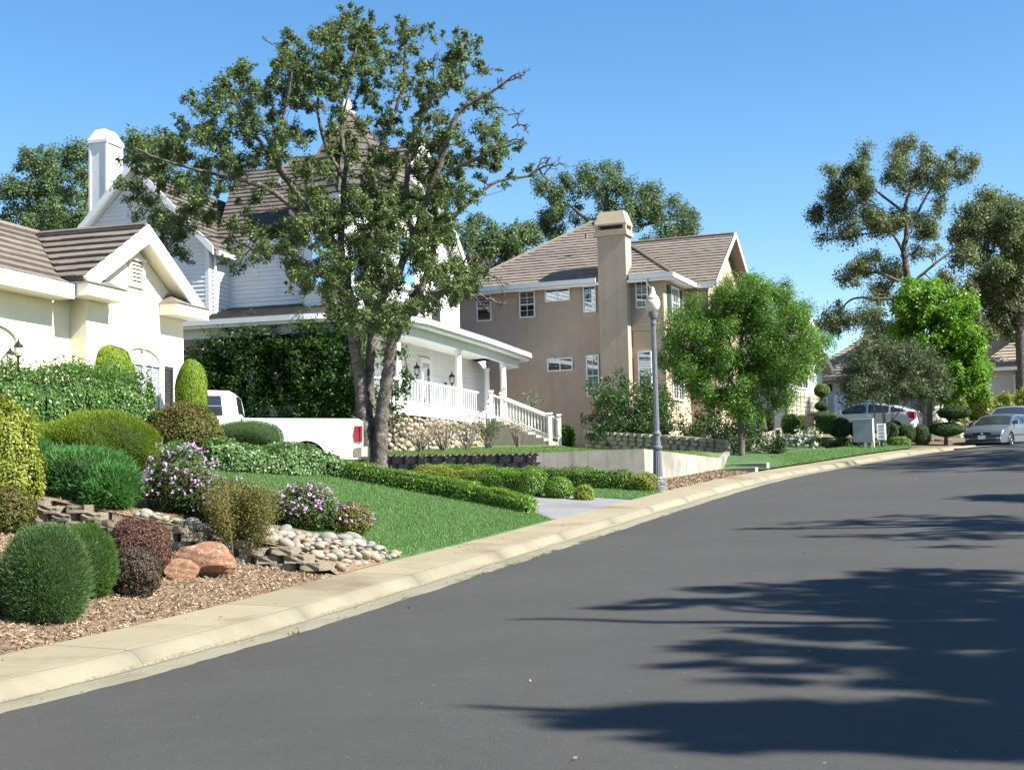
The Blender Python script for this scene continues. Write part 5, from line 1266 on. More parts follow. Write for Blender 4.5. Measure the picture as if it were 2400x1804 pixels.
LM('lf_redshrub', (.055, .085, .018), (.11, .125, .026), .3, (.26, .075, .035))
LM('lf_box', (.066, .145, .016), (.135, .245, .028), .3, (.22, .33, .055), .4, .35)
LM('lf_boxyel', (.14, .19, .018), (.25, .28, .035), .3, (.32, .32, .06), .4, .35)
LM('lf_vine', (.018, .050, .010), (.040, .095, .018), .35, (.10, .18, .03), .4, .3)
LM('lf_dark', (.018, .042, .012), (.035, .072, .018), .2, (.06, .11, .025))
LM('lf_oak', (.058, .098, .030), (.112, .160, .050), .28, (.19, .22, .08), .5, .3)
LM('lf_oakfar', (.055, .10, .042), (.105, .160, .062), .28, (.155, .21, .085), .55, .3)
LM('lf_oakfar2', (.070, .095, .040), (.125, .155, .06), .28, (.175, .195, .08), .55, .3)
LM('lf_round', (.055, .130, .016), (.108, .215, .030), .35, (.17, .29, .05), .45, .3)
LM('lf_maple', (.066, .160, .012), (.125, .250, .022), .4, (.21, .33, .04), .45, .3)
LM('lf_myrtle', (.045, .070, .028), (.080, .110, .045), .25, (.11, .14, .06), .5, .3)
LM('lf_rose', (.03, .06, .018), (.06, .10, .03), .3, (.1, .13, .04))
LM('lf_dry', (.20, .145, .085), (.32, .24, .15), .2, (.12, .17, .05))
LM('petal_lilac', (.42, .22, .55), (.62, .42, .72), .3, (.74, .62, .80))
LM('petal_white', (.70, .70, .66), (.85, .85, .82), .3)
LM('petal_red', (.5, .05, .06), (.65, .12, .12), .3)
def on_ground(px, py, Y):
    p = P(px, py, Y); return Vector((p.x, p.y, zg(p.x, p.y)))
def shrub_pts(c, r, n, seed, lumpy=.08, depth=.14, power=1.0, zmin=None, shag=0.0):
    """points over a lumpy ellipsoid shell -> positions, outward directions"""
    g = np.random.default_rng(seed); d = unit(g.normal(size=(n, 3)))
    if power != 1.0: d2 = np.sign(d) * np.abs(d) ** power; sc = 1 / np.maximum((np.abs(d) ** (2 / 1)).sum(1), 1e-6)
    sh = 1 + lumpy * lump(d, seed) + lumpy * .5 * lump(d, seed + 1, 8.0)
    base = d
    if power != 1.0:                                      # squarer, clipped forms
        q = 2 / power; base = d / ((np.abs(d) ** q).sum(1, keepdims=True) ** (1 / q))
    k = sh * (1 - depth * g.uniform(0, 1, n) ** 2 + shag * g.uniform(0, 1, n) ** 3)
    p = np.array(c) + base * np.array(r) * k[:, None]
    nrm = unit(d / np.array(r))
    if zmin is not None: m_ = p[:, 2] > zmin; p, nrm = p[m_], nrm[m_]
    return p, nrm
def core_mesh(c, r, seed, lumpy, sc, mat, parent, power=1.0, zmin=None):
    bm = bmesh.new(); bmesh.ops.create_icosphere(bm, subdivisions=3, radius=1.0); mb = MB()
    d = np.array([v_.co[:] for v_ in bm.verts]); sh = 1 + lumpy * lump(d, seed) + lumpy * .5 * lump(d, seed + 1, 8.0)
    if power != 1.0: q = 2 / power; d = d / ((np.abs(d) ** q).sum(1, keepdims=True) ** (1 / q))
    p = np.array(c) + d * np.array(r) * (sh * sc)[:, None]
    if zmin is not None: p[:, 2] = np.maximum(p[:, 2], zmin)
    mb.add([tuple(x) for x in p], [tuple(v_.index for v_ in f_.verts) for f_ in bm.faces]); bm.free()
    return obj('twigs', mb, mat, parent, True)  # added solid dark core, blocks light through the foliage, not modelled twigs
def shrub(name, label, base, r, zc, n, leaf, mat, seed, kind='leaf', lumpy=.08, depth=.16, power=1.0, core='core_green', cs=.86, group=None, flowers=None, upw=.3, shag=0.0, cat='shrub', parent=None, aspect=.5):
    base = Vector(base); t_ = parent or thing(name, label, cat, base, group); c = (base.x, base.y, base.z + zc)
    core_mesh(c, r, seed, lumpy, cs, core, t_, power, base.z - .02)
    p, nr = shrub_pts(c, r, n, seed, lumpy, depth, power, base.z - .01, shag); g = RNG
    if kind == 'leaf':
        nn = nr + g.normal(size=p.shape) * .55 + np.array([0, 0, upw]); V = leaves(p, nn, g.uniform(.65, 1.25, len(p)) * leaf, g.uniform(.65, 1.2, len(p)) * leaf * aspect); k = 4
    elif kind == 'needle':
        D = nr + g.normal(size=p.shape) * .35 + np.array([0, 0, upw]); V = needles(p - nr * leaf * .3, D, g.uniform(.6, 1.2, len(p)) * leaf, leaf * aspect * .3); k = 3
    else:                                                  # upright sprays
        nn = nr + g.normal(size=p.shape) * .25; up_ = np.tile([0, 0, 1.0], (len(p), 1)) + nr * .35 + g.normal(size=p.shape) * .15
        V = leaves(p, nn, g.uniform(.7, 1.3, len(p)) * leaf, g.uniform(.7, 1.2, len(p)) * leaf * aspect, .1, up_); k = 4
    np_obj('foliage', V, k, mat, t_)
    if flowers:
        fm, nf, fs, zlo = flowers; p, nr = shrub_pts(c, (r[0] * 1.04, r[1] * 1.04, r[2] * 1.05), nf, seed + 5, lumpy, .06, power, base.z + zlo * r[2])
        m_ = nr[:, 2] > -.2; p, nr = p[m_], nr[m_]; V = []
        for q in range(6): V.append(leaves(p + g.normal(size=p.shape) * fs * .35, nr + g.normal(size=p.shape) * .7 + np.array([0, 0, .4]), fs, fs * .85))
        np_obj('flowers', np.concatenate(V), 4, fm, t_)['kind'] = 'stuff'
    return t_
# --- bed in front, left
shrub('round_shrub', 'largest dark green feathery round shrub beside the footpath at left', on_ground(104, 1455, 14.15), (.40, .40, .50), .40, 36000, .048, 'lf_pine', 1, 'needle', .075, .2, .82, upw=.6, aspect=.5, cs=.88, shag=.12)
shrub('round_shrub', 'brighter green feathery round shrub behind the largest one', on_ground(196, 1390, 15.5), (.33, .34, .41), .34, 26000, .045, 'lf_pine2', 2, 'needle', .07, .2, .9, upw=.5, aspect=.5, cs=.88, shag=.12)
shrub('purple_barberry', 'small dark purple clipped shrub nearest the wood chips', on_ground(318, 1398, 15.9), (.27, .28, .29), .24, 11000, .030, 'lf_purple2', 3, 'leaf', .11, .25, .9, 'core_purple', .9)
shrub('purple_barberry', 'larger reddish purple clipped shrub behind the small purple one', on_ground(322, 1330, 17.0), (.39, .40, .37), .30, 18000, .030, 'lf_purple', 4, 'leaf', .09, .25, .88, 'core_purple', .9)
shrub('purple_barberry', 'purple shrub cut off by the left frame edge', on_ground(-8, 1465, 14.2), (.17, .2, .27), .20, 4500, .035, 'lf_purple', 5, 'leaf', .07, .2, .9, 'core_purple', .9)
shrub('yellow_shrub', 'yellow-green upright shrub at the left edge above the block wall', on_ground(8, 1220, 19.2), (.44, .45, .86), .72, 30000, .055, 'lf_yellow', 6, 'leaf', .22, .32, .95, 'core_brown', .75, shag=.12)
shrub('red_tipped_shrub', 'small reddish green shrub under the yellow shrub at left edge', on_ground(18, 1228, 18.6), (.33, .3, .34), .26, 5000, .05, 'lf_redshrub', 7, 'leaf', .1, .22, 1.0, 'core_brown', .85)
c = P(232, 1046, 23.0); g0 = zg(c.x, c.y)
shrub('golden_mound', 'big golden-green rounded conifer mound below the laurel hedge', (c.x, c.y, g0), (1.0, .85, .56), c.z - g0, 60000, .05, 'lf_gold', 8, 'needle', .07, .2, .95, 'core_green', .9, upw=.3, aspect=.7, shag=.04)
for k, (sv, wv, r) in enumerate(((23.45, 5.35, (.66, .52, .52)), (23.3, 4.85, (.40, .40, .36)), (23.5, 6.35, (.42, .42, .40)))):
    b_ = G(sv, wv); b_.z = hgt(sv, wv, b_.x, b_.y, b_.z)
    if k == 0: J = thing('juniper', 'bright green spreading juniper above the block wall', 'shrub', b_)
    shrub('', '', b_, r, .22, 12000, .085, 'lf_juniper', 10 + k, 'needle', .16, .25, 1.0, 'core_green', .85, upw=.45, parent=J, aspect=.6, shag=.12)
def sg(s, w): p = G(s, w); return Vector((p.x, p.y, hgt(s, w, p.x, p.y, p.z)))
FL = lambda n, s=.028, z=-.3: ('petal_lilac', n, s, z)
shrub('lantana', 'tall lilac-flowered lantana left of the thin bush', sg(24.0, 4.2), (.50, .42, .50), .38, 7000, .05, 'lf_lantana', 20, 'leaf', .22, .35, 1.0, 'core_brown', .75, flowers=FL(330))
shrub('lantana', 'low lilac-flowered lantana between tall lantana and thin bush', sg(24.0, 3.45), (.46, .4, .34), .26, 5500, .05, 'lf_lantana', 21, 'leaf', .22, .35, 1.0, 'core_brown', .75, flowers=FL(170))
shrub('lantana', 'wide lilac-flowered lantana above the cobble bed', on_ground(712, 1272, 20.6), (.52, .42, .36), .27, 7500, .045, 'lf_lantana', 22, 'leaf', .2, .35, 1.0, 'core_brown', .75, flowers=FL(360))
shrub('lantana', 'sparser lilac lantana at the lawn edge of the cobbles', on_ground(818, 1282, 20.9), (.33, .32, .27), .2, 4200, .045, 'lf_thin', 23, 'leaf', .2, .35, 1.0, 'core_brown', .72, flowers=FL(110))
shrub('lantana', 'far lilac lantana patch before the variegated bushes', on_ground(405, 1098, 26.4), (.55, .35, .30), .2, 5000, .05, 'lf_juniper', 24, 'leaf', .2, .3, 1.0, 'core_green', .8, flowers=FL(150))
# thin multi-stemmed bush
bp = on_ground(565, 1322, 18.7); NB = thing('thin_bush', 'airy yellow-green bush with bare stems beside the boulders', 'shrub', bp); mb = MB(); rs = random.Random(4); tips = []
for k in range(26):
    an = rs.uniform(0, 6.28); r0 = rs.uniform(.02, .2); r1 = r0 + rs.uniform(.08, .34); hh = rs.uniform(.6, 1.05)
    p0 = bp + Vector((math.cos(an) * r0, math.sin(an) * r0, -.02)); p1 = bp + Vector((math.cos(an) * r1, math.sin(an) * r1, hh)); mb.tube([p0, p0.lerp(p1, .5) + Vector((rs.uniform(-.04, .04), 0, .05)), p1], [.009, .007, .003], 4); tips.append((p0, p1))
obj('stems', mb, 'bark_pale', NB)
Cc = []
for p0, p1 in tips:
    for q in range(20):
        f_ = rs.uniform(.35, 1.0); m_ = p0.lerp(p1, f_); Cc.append(RNG.normal(size=(34, 3)) * np.array([.09, .09, .075]) + np.array(m_))
Cc = np.concatenate(Cc); np_obj('foliage', leaves(Cc, RNG.normal(size=Cc.shape) + np.array([0, 0, .5]), .036, .014), 4, 'lf_thin', NB)
# --- by the cream house
def hedge(name, label, path, width, height, n, leaf, mat, seed, group=None, lumpy=.05, core='core_green', kind='leaf', cat='hedge', aspect=.6, round_=.35):
    """clipped hedge: leaves over a rounded box swept along a path of (x,y,z)"""
    path = [Vector(p) for p in path]; t_ = thing(name, label, cat, path[len(path) // 2], group); L = [0]
    for p, q in zip(path[:-1], path[1:]): L.append(L[-1] + (q - p).length)
    T = L[-1]
    def at(d):
        d = min(max(d, 0), T); i = min(max(j for j in range(len(L)) if L[j] <= d + 1e-9), len(path) - 2); f_ = (d - L[i]) / max(1e-6, L[i + 1] - L[i])
        u = path[i + 1] - path[i]; u.z = 0; u.normalize(); return path[i].lerp(path[i + 1], f_), u
    g = np.random.default_rng(seed); cs_ = 9; mb = MB(); NSt = max(4, int(T / .3)); ring = []
    prof = [(-1, 0), (-1, .55), (-.93, .85), (-.7, .97), (0, 1.0), (.7, .97), (.93, .85), (1, .55), (1, 0)]
    for i in range(NSt + 1):
        p, u = at(T * i / NSt); s_ = Vector((-u.y, u.x, 0)); e = .5 if i in (0, NSt) else 1
        for a, b in prof: mb.v.append(tuple(p + s_ * (a * width * .5 * (.88 if lumpy < .1 else .74) * e) + Z * (b * height * (.9 if lumpy < .1 else .78) * (e * .3 + .7))))
    for i in range(NSt):
        for k in range(8): mb.f.append((i * 9 + k, i * 9 + k + 1, (i + 1) * 9 + k + 1, (i + 1) * 9 + k))
    mb.f += [tuple(range(9)), tuple(range(NSt * 9, NSt * 9 + 9))[::-1]]
    obj('twigs', mb, core, t_)  # dark solid filling added inside the hedge so light cannot pass
    C_, N_ = [], []
    per = 2 * height + width
    for q in range(n):
        d = g.uniform(-.02, T + .02) if g.uniform() > .10 else (0 if g.uniform() < .5 else T)
        p, u = at(d); s_ = Vector((-u.y, u.x, 0)); x = g.uniform(0, per)
        if d in (0, T): a = g.uniform(-1, 1); b = g.uniform(.02, 1); nn = u * (1 if d else -1); p = p + nn * (.10 * g.uniform(0, 1))
        elif x < height: a, b, nn = -1, x / height, -s_
        elif x < height + width: a, b, nn = (x - height) / width * 2 - 1, 1, Z
        else: a, b, nn = 1, (x - height - width) / height, s_
        rr = 1 - round_ * max(0, abs(a) - .7) * max(0, b - .7) * 6
        wob = 1 + lumpy * (math.sin(d * 5.1 + seed) + math.sin(d * 2.3 + b * 4 + seed * 2) + .6 * math.sin(d * 11 + a * 3)) * .6
        ins = 1 - .16 * g.uniform() ** 2 + .10 * g.uniform() ** 4
        C_.append(p + s_ * (a * width * .5 * rr * ins * wob) + Z * (b * height * rr * (ins if b > .9 else 1) * wob)); N_.append(nn)
    C_ = np.array(C_); N_ = np.array(N_) + g.normal(size=C_.shape) * .6 + np.array([0, 0, .25])
    if kind == 'leaf': V = leaves(C_, N_, g.uniform(.65, 1.3, n) * leaf, g.uniform(.6, 1.2, n) * leaf * aspect); k = 4
    else: V = needles(C_, N_, g.uniform(.6, 1.2, n) * leaf, leaf * .25); k = 3
    np_obj('foliage', V, k, mat, t_); return t_
pth = []
for px, Y in ((-40, 24.0), (60, 24.7), (150, 25.5), (240, 26.6), (305, 27.5)):
    p = P(px, 950, Y); pth.append((p.x, p.y, zg(p.x, p.y) - .05))
top_l = P(20, 862, 24.4).z
hedge('laurel_hedge', 'tall glossy green laurel hedge along the cream house front', pth, 1.1, top_l - pth[1][2], 44000, .066, 'lf_laurel', 31, lumpy=.05)
c = P(254, 868, 28.2); shrub('globe_thuja', 'left golden-green thuja dome against the cream wall', (c.x, c.y, zg(c.x, c.y)), (.50, .48, .80), c.z - zg(c.x, c.y) - .32, 20000, .10, 'lf_thuja', 33, 'spray', .06, .14, .72, 'core_green', .92, aspect=.22)
c = P(448, 925, 29.6); shrub('globe_thuja', 'right golden-green thuja column at the cream house corner', (c.x, c.y, zg(c.x, c.y)), (.325, .32, .80), c.z - zg(c.x, c.y) - .08, 17000, .10, 'lf_thuja', 34, 'spray', .06, .14, .85, 'core_green', .92, aspect=.22)
c = P(425, 1020, 27.3); shrub('red_tipped_shrub', 'olive shrub with red new leaves in front of the thuja column', (c.x, c.y, zg(c.x, c.y)), (.80, .6, .62), c.z - zg(c.x, c.y), 17000, .06, 'lf_redshrub', 35, 'leaf', .10, .25, 1.0, 'core_brown', .85)
c = P(575, 1015, 29.3); shrub('green_mound', 'low clipped green mound in front of the pickup', (c.x, c.y, zg(c.x, c.y)), (.80, .65, .32), c.z - zg(c.x, c.y) - .07, 18000, .04, 'lf_pine2', 36, 'needle', .05, .15, .85, 'core_green', .9, upw=.5, aspect=.5)
V0 = [P(475, 1100, 27.0), P(600, 1115, 27.6), P(720, 1125, 28.3), P(812, 1140, 28.9)]
pth = [(p.x, p.y, zg(p.x, p.y) - .04) for p in V0]
hedge('variegated_hedge', 'bushy light green variegated hedge along the top of the lawn', pth, 1.0, .55, 17000, .075, 'lf_varieg', 37, lumpy=.14, aspect=.45)
def gp(s, w): p = G(s, w); return (p.x, p.y, hgt(s, w, p.x, p.y, p.z) - .03)
hedge('box_hedge', 'taller dark box hedge between lawn and driveway', [gp(32.5, 7.6), gp(32.5, 6), gp(32.45, 4.6), gp(32.4, 3.15)], .62, .40, 15000, .042, 'lf_box', 41, 'box hedges by the driveway')
hedge('box_hedge', 'low light green box hedge ending at the footpath', [gp(32.4, 3.2), gp(32.35, 2.5), gp(32.3, 1.95)], .55, .34, 8500, .042, 'lf_box', 42, 'box hedges by the driveway', lumpy=.1)
def hp(*q): return [tuple(on_ground(px, 1140, Y) - Z * .03) for px, Y in q]
hedge('box_hedge', 'yellowish box hedge on the far side of the driveway', hp((985, 34.2), (1070, 33.7), (1140, 33.3)), .6, .56, 7000, .042, 'lf_boxyel', 43, 'box hedges by the driveway', lumpy=.1)
hedge('box_hedge', 'green box hedge beyond the driveway right of the yellowish one', hp((1138, 33.2), (1200, 32.8), (1262, 32.4)), .7, .58, 9000, .042, 'lf_box', 44, 'box hedges by the driveway', lumpy=.1)
hedge('box_hedge', 'long rear box hedge below the concrete wall', hp((1030, 37.0), (1180, 36.5), (1330, 36.0), (1470, 35.5)), .65, .52, 16000, .045, 'lf_box', 45, 'box hedges by the driveway', lumpy=.08)
b0 = hp((1308, 32.1), )[0]; shrub('box_ball', 'round green box ball beside the driveway', b0, (.33, .33, .28), .24, 5000, .042, 'lf_box', 46, lumpy=.08, cat='shrub')
b0 = hp((1368, 31.8), )[0]; shrub('box_ball', 'small yellow-green box ball nearest the driveway mouth', b0, (.24, .24, .22), .16, 2500, .042, 'lf_boxyel', 47, lumpy=.14, depth=.3, cs=.8)
b0 = hp((1510, 35.1), )[0]; shrub('box_ball', 'yellow box ball at the foot of the street lamp', b0, (.36, .36, .30), .22, 4200, .045, 'lf_boxyel', 48, lumpy=.14, depth=.28, cs=.8)
# --- vines and beds at the white house
def clump_cloud(name, label, cl, n, leaf, mat, core_r=.0, cat='climber', seed=0, stems=None, aspect=.45, flowers=None):
    """irregular mass of foliage made of many leafy sprays around given centres"""
    c0 = cl[0][0]; t_ = thing(name, label, cat, Vector((c0[0], c0[1], min(c[0][2] for c in cl) - .2))); g = np.random.default_rng(seed); C_ = []
    for c, r in cl:
        m_ = max(10, int(n * r * r)); sub = g.normal(size=(max(3, m_ // 22), 3)) * r * .5 + np.array(c); ix = g.integers(0, len(sub), m_)
        C_.append(sub[ix] + g.normal(size=(m_, 3)) * r * .22)
    C_ = np.concatenate(C_); np_obj('foliage', leaves(C_, g.normal(size=C_.shape) + np.array([.3, -.2, .6]), g.uniform(.6, 1.3, len(C_)) * leaf, g.uniform(.6, 1.2, len(C_)) * leaf * aspect), 4, mat, t_)
    mb = MB(); cl2 = sorted(cl, key=lambda q: q[0][2])
    for i, (c, r) in enumerate(cl2):
        best = min(cl2[:i] or [((c[0], c[1], c[2] - .6), r)], key=lambda q: (Vector(q[0]) - Vector(c)).length); a = Vector(best[0]); b = Vector(c)
        mb.tube([a, a.lerp(b, .5) + Vector(g.normal(size=3) * .08), b], [.03, .022, .014], 5)
    obj('stems', mb, 'bark_grey', t_)
    if flowers:
        fm, fs, nf = flowers; ix = g.integers(0, len(C_), nf); f0 = C_[ix] + g.normal(size=(nf, 3)) * .02; V = [leaves(f0 + g.normal(size=f0.shape) * fs * .3, g.normal(size=f0.shape) + np.array([.5, -.4, .7]), fs, fs * .8) for _ in range(6)]
        np_obj('flowers', np.concatenate(V), 4, fm, t_)['kind'] = 'stuff'
    return t_
rs = random.Random(12); cl = []
Hw = HW
for k in range(420):
    px = rs.uniform(425, 862); y0 = 745 + 90 * max(0, (560 - px) / 130) if px < 560 else 752 + 20 * math.sin(px * .05); py = rs.uniform(y0 + 25, 1000)
    p = P(px, py, 48.6 + (650 - px) * .004 + rs.uniform(-.9, 1.0)); cl.append(((p.x, p.y, p.z), rs.uniform(.28, .6)))
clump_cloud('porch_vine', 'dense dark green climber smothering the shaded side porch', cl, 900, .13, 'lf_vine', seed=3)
cl = []
for k in range(26):
    px = rs.uniform(890, 955); py = rs.uniform(800, 985) ; p = P(px - (py - 880) * .1, py, 45.6 + rs.uniform(-.5, .4)); cl.append(((p.x, p.y, p.z), rs.uniform(.18, .33)))
clump_cloud('rail_vine', 'green vine climbing between oak trunk and porch railing', cl, 1100, .12, 'lf_vine', seed=4)
def dry_bush(label, px, py, Y, h, w, seed, green=.3):
    b0 = P(px, py, Y); b0.z = zupper(b0.x, b0.y); t_ = thing('pruned_bush', label, 'shrub', b0); rs = random.Random(seed); mb = MB(); C_ = []
    for k in range(34):
        an = rs.uniform(0, 6.28); r1 = rs.uniform(.2, 1) * w; p1 = b0 + Vector((math.cos(an) * r1, math.sin(an) * r1 * .7, h * rs.uniform(.55, 1.05))); p0 = b0 + Vector((math.cos(an) * .06, math.sin(an) * .06, -.03))
        m_ = p0.lerp(p1, .5) + Vector((rs.uniform(-.06, .06), 0, rs.uniform(-.02, .1))); mb.tube([p0, m_, p1], [.016, .011, .004], 4)
        for j in range(2): e = m_.lerp(p1, rs.uniform(.2, .8)); mb.tube([e, e + Vector((rs.uniform(-.16, .16), rs.uniform(-.1, .1), rs.uniform(.02, .2)))], [.007, .003], 3)
        C_.append(RNG.normal(size=(int(30 * green) + 2, 3)) * .09 + np.array(p1))
    obj('stems', mb, 'bark_pale', t_); C_ = np.concatenate(C_); np_obj('foliage', leaves(C_, RNG.normal(size=C_.shape), .06, .03), 4, 'lf_dry' if green < .8 else 'lf_rose', t_)
dry_bush('leafless brown pruned bush at the foot of the cobble wall, leftmost', 985, 1050, 46.6, .75, .55, 1)
dry_bush('brown twiggy bush against the middle of the cobble wall', 1040, 1046, 47.6, 1.0, .6, 2)
dry_bush('tallest brown twiggy bush near the right end of the cobble wall', 1095, 1044, 49.0, 1.25, .7, 3, .6)
dry_bush('greenish half-leafed bush beside the porch steps', 1145, 1040, 51.0, .9, .6, 4, 1.2)
dry_bush('thin bare bush in front of the stair railing', 1215, 1040, 53.0, 1.0, .5, 5, .3)
cl = [];
for k in range(9): p = P(rs.uniform(912, 948), rs.uniform(965, 1045), 44.6); cl.append(((p.x, p.y, p.z), .22))
clump_cloud('sprawling_shrub', 'thin light green shrub right behind the oak trunk', cl, 380, .10, 'lf_thin', cat='shrub', seed=6)
c = P(1327, 1022, 60); shrub('round_bush', 'small round green bush at the right of the porch stairs', (c.x, c.y, c.z - .45), (.42, .4, .5), .42, 3500, .07, 'lf_box', 51, lumpy=.1)
cl = []
for k in range(16): p = P(rs.uniform(1140, 1260), rs.uniform(925, 990), 61 + rs.uniform(-.4, .4)); cl.append(((p.x, p.y, p.z), .25))
clump_cloud('porch_end_shrub', 'light green shrub showing behind the stair railings', cl, 700, .11, 'lf_juniper', cat='shrub', seed=7)
# --- tan house planting
cl = []
for k in range(70):
    a = rs.uniform(0, 6.28); q = rs.uniform(0, 1) ** .5; px = 1482 + math.cos(a) * q * 85; py = 965 + math.sin(a) * q * 78; p = P(px, py, 58.5 + rs.uniform(-1.2, 1.2)); cl.append(((p.x, p.y, p.z), rs.uniform(.35, .6)))
clump_cloud('camellia', 'big dark green rounded bush at the chimney foot', cl, 900, .14, 'lf_vine', cat='shrub', seed=8)
cl = []
for k in range(70):
    px = rs.uniform(1385, 1770); py = rs.uniform(985, 1040) ; p = P(px, py, 57.5 - (px - 1385) * .006 + rs.uniform(-.6, .6)); cl.append(((p.x, p.y, p.z), rs.uniform(.3, .5)))
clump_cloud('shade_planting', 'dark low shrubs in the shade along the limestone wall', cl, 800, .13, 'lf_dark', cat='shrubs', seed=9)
cl = []
for k in range(30):
    px = rs.uniform(1640, 1760); py = rs.uniform(930, 1010); p = P(px, py, 58 + rs.uniform(-.6, .6)); cl.append(((p.x, p.y, p.z), rs.uniform(.3, .45)))
clump_cloud('rose_bush', 'dark rose bush with a few pink blooms under the street tree', cl, 800, .13, 'lf_vine', cat='shrub', seed=10, flowers=('petal_red', .07, 14))
cl = []
for k in range(22):
    px = rs.uniform(1835, 1915); py = rs.uniform(1012, 1062); p = P(px, py, 57.3 + rs.uniform(-.4, .4)); cl.append(((p.x, p.y, p.z), rs.uniform(.2, .32)))
clump_cloud('white_rose', 'white-flowered rose bush by the corner plot lawn', cl, 1100, .10, 'lf_rose', cat='shrub', seed=11, flowers=('petal_white', .10, 90))
clip_ = [(1783, 985, 61, 20, 40, 'narrow clipped bush left of the garden steps'), (1806, 984, 61.5, 18, 40, 'second narrow clipped bush left of the pot'), (1852, 992, 60.5, 42, 46, 'clipped block bush left of the terracotta pot'), (1880, 990, 61.5, 26, 36, 'small round bush touching the terracotta pot'), (1932, 994, 60, 42, 40, 'clipped bush just right of the terracotta pot'), (1970, 1000, 60, 46, 44, 'dark clipped bush in front of the hatchback nose'), (2003, 1004, 60, 22, 34, 'small clipped bush left behind the mailbox'), (2083, 1010, 60.5, 46, 40, 'dark clipped bush right of the mailbox'), (2124, 1012, 60.5, 40, 36, 'dark clipped bush below the hatchback tail'), (2160, 1018, 61, 38, 46, 'dark clipped bush left of the maple trunk'), (1930, 1045, 58.3, 52, 40, 'front row clipped bush right of the white roses'), (1975, 1045, 58.2, 46, 40, 'front row clipped bush left of the mailbox'), (2012, 1042, 58.2, 30, 38, 'front row clipped bush behind the mailbox legs'), (2106, 1040, 58.6, 52, 36, 'sunlit clipped bush right of the myrtle stems')]
for k, (px, py, Y, wpx, hpx, lab) in enumerate(clip_):
    c = P(px, py, Y); rx = wpx * .5 * Y / FPX; rz_ = hpx * .5 * Y / FPX
    shrub('clipped_bush', lab, (c.x, c.y, c.z - rz_ * 1.1), (rx, rx, rz_ * 1.1), rz_ * 1.0, 2600, .06, 'lf_box' if k in (0, 2, 3, 4, 13) else 'lf_rose', 60 + k, lumpy=.06, power=.75, cs=.9, group='clipped bushes on the corner plot')
cl = []
for k in range(46):
    px = rs.uniform(1690, 1850); py = rs.uniform(1028, 1066); p = P(px, py, 53.5 + rs.uniform(-.7, .7)); cl.append(((p.x, p.y, p.z), rs.uniform(.22, .38)))
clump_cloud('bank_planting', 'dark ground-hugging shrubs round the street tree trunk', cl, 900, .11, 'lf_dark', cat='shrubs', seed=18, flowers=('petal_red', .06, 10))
# topiary with ball and discs
tb = P(1926, 1000, 62.0); TPy = thing('topiary', 'clipped topiary with a ball above discs in front of the far garage', 'topiary', tb)
obj('trunk', MB().tube([tb - Z * .2, P(1926, 900, 62)], .04, 8), 'bark_grey', TPy)
for k, (py, rx, rz_) in enumerate(((915, 19, 17), (952, 17, 11), (975, 36, 12))):
    c = P(1926, py, 62); shrub('', '', (c.x, c.y, c.z - .3), (rx * 62 / FPX, rx * 62 / FPX, rz_ * 62 / FPX), .3, 2200, .05, 'lf_box' if k == 0 else 'lf_rose', 80 + k, lumpy=.03, cs=.92, parent=TPy)
tb = P(2216, 1030, 61.0); CPt = thing('cloud_pruned_tree', 'dark cloud-pruned tree with two flat tiers beside the sedan', 'tree', tb)
obj('trunk', MB().tube([tb - Z * .3, P(2218, 1010, 61), P(2226, 985, 61), P(2232, 965, 61)], [.10, .08, .06, .04], 8), 'bark_oak', CPt)
for k, (px, py, rx, rz_) in enumerate(((2235, 966, 38, 17), (2218, 1006, 42, 17))):
    c = P(px, py, 61); shrub('', '', (c.x, c.y, c.z - .35), (rx * 61 / FPX, rx * 61 / FPX * .9, rz_ * 61 / FPX), .35, 5000, .07, 'lf_dark', 90 + k, lumpy=.08, cs=.88, parent=CPt)
pth = [P(px, 975, 73) for px in (2235, 2290, 2345, 2420)]
hedge('far_hedge', 'yellow-green flowering hedge before the house at the right edge', [(p.x, p.y, p.z - .6) for p in pth], 1.6, 1.65, 11000, .15, 'lf_boxyel', 95, lumpy=.2)
cl = [];
for k in range(10): p = P(rs.uniform(2125, 2160), rs.uniform(955, 1005), 66); cl.append(((p.x, p.y, p.z), .3))
clump_cloud('red_flower_shrub', 'loose shrub with red flowers behind the hatchback tail', cl, 260, .13, 'lf_thin', cat='shrub', seed=14, flowers=('petal_red', .10, 40))
cl = [];
for k in range(14): p = P(rs.uniform(2182, 2260), rs.uniform(965, 1010), 68); cl.append(((p.x, p.y, p.z), .3))
clump_cloud('pink_flower_shrub', 'pale pink flowering shrub seen between the cloud-pruned tiers', cl, 200, .13, 'lf_rose', cat='shrub', seed=15, flowers=('petal_white', .12, 110))
a_ = P(2255, 1000, 69); b_ = P(2290, 995, 68)
stone_wall('garden_wall', 'short pale stone wall left of the sedan bonnet', [(a_.x, a_.y, a_.z - .6), (b_.x + .6, b_.y, b_.z - .6)], .85, 8)
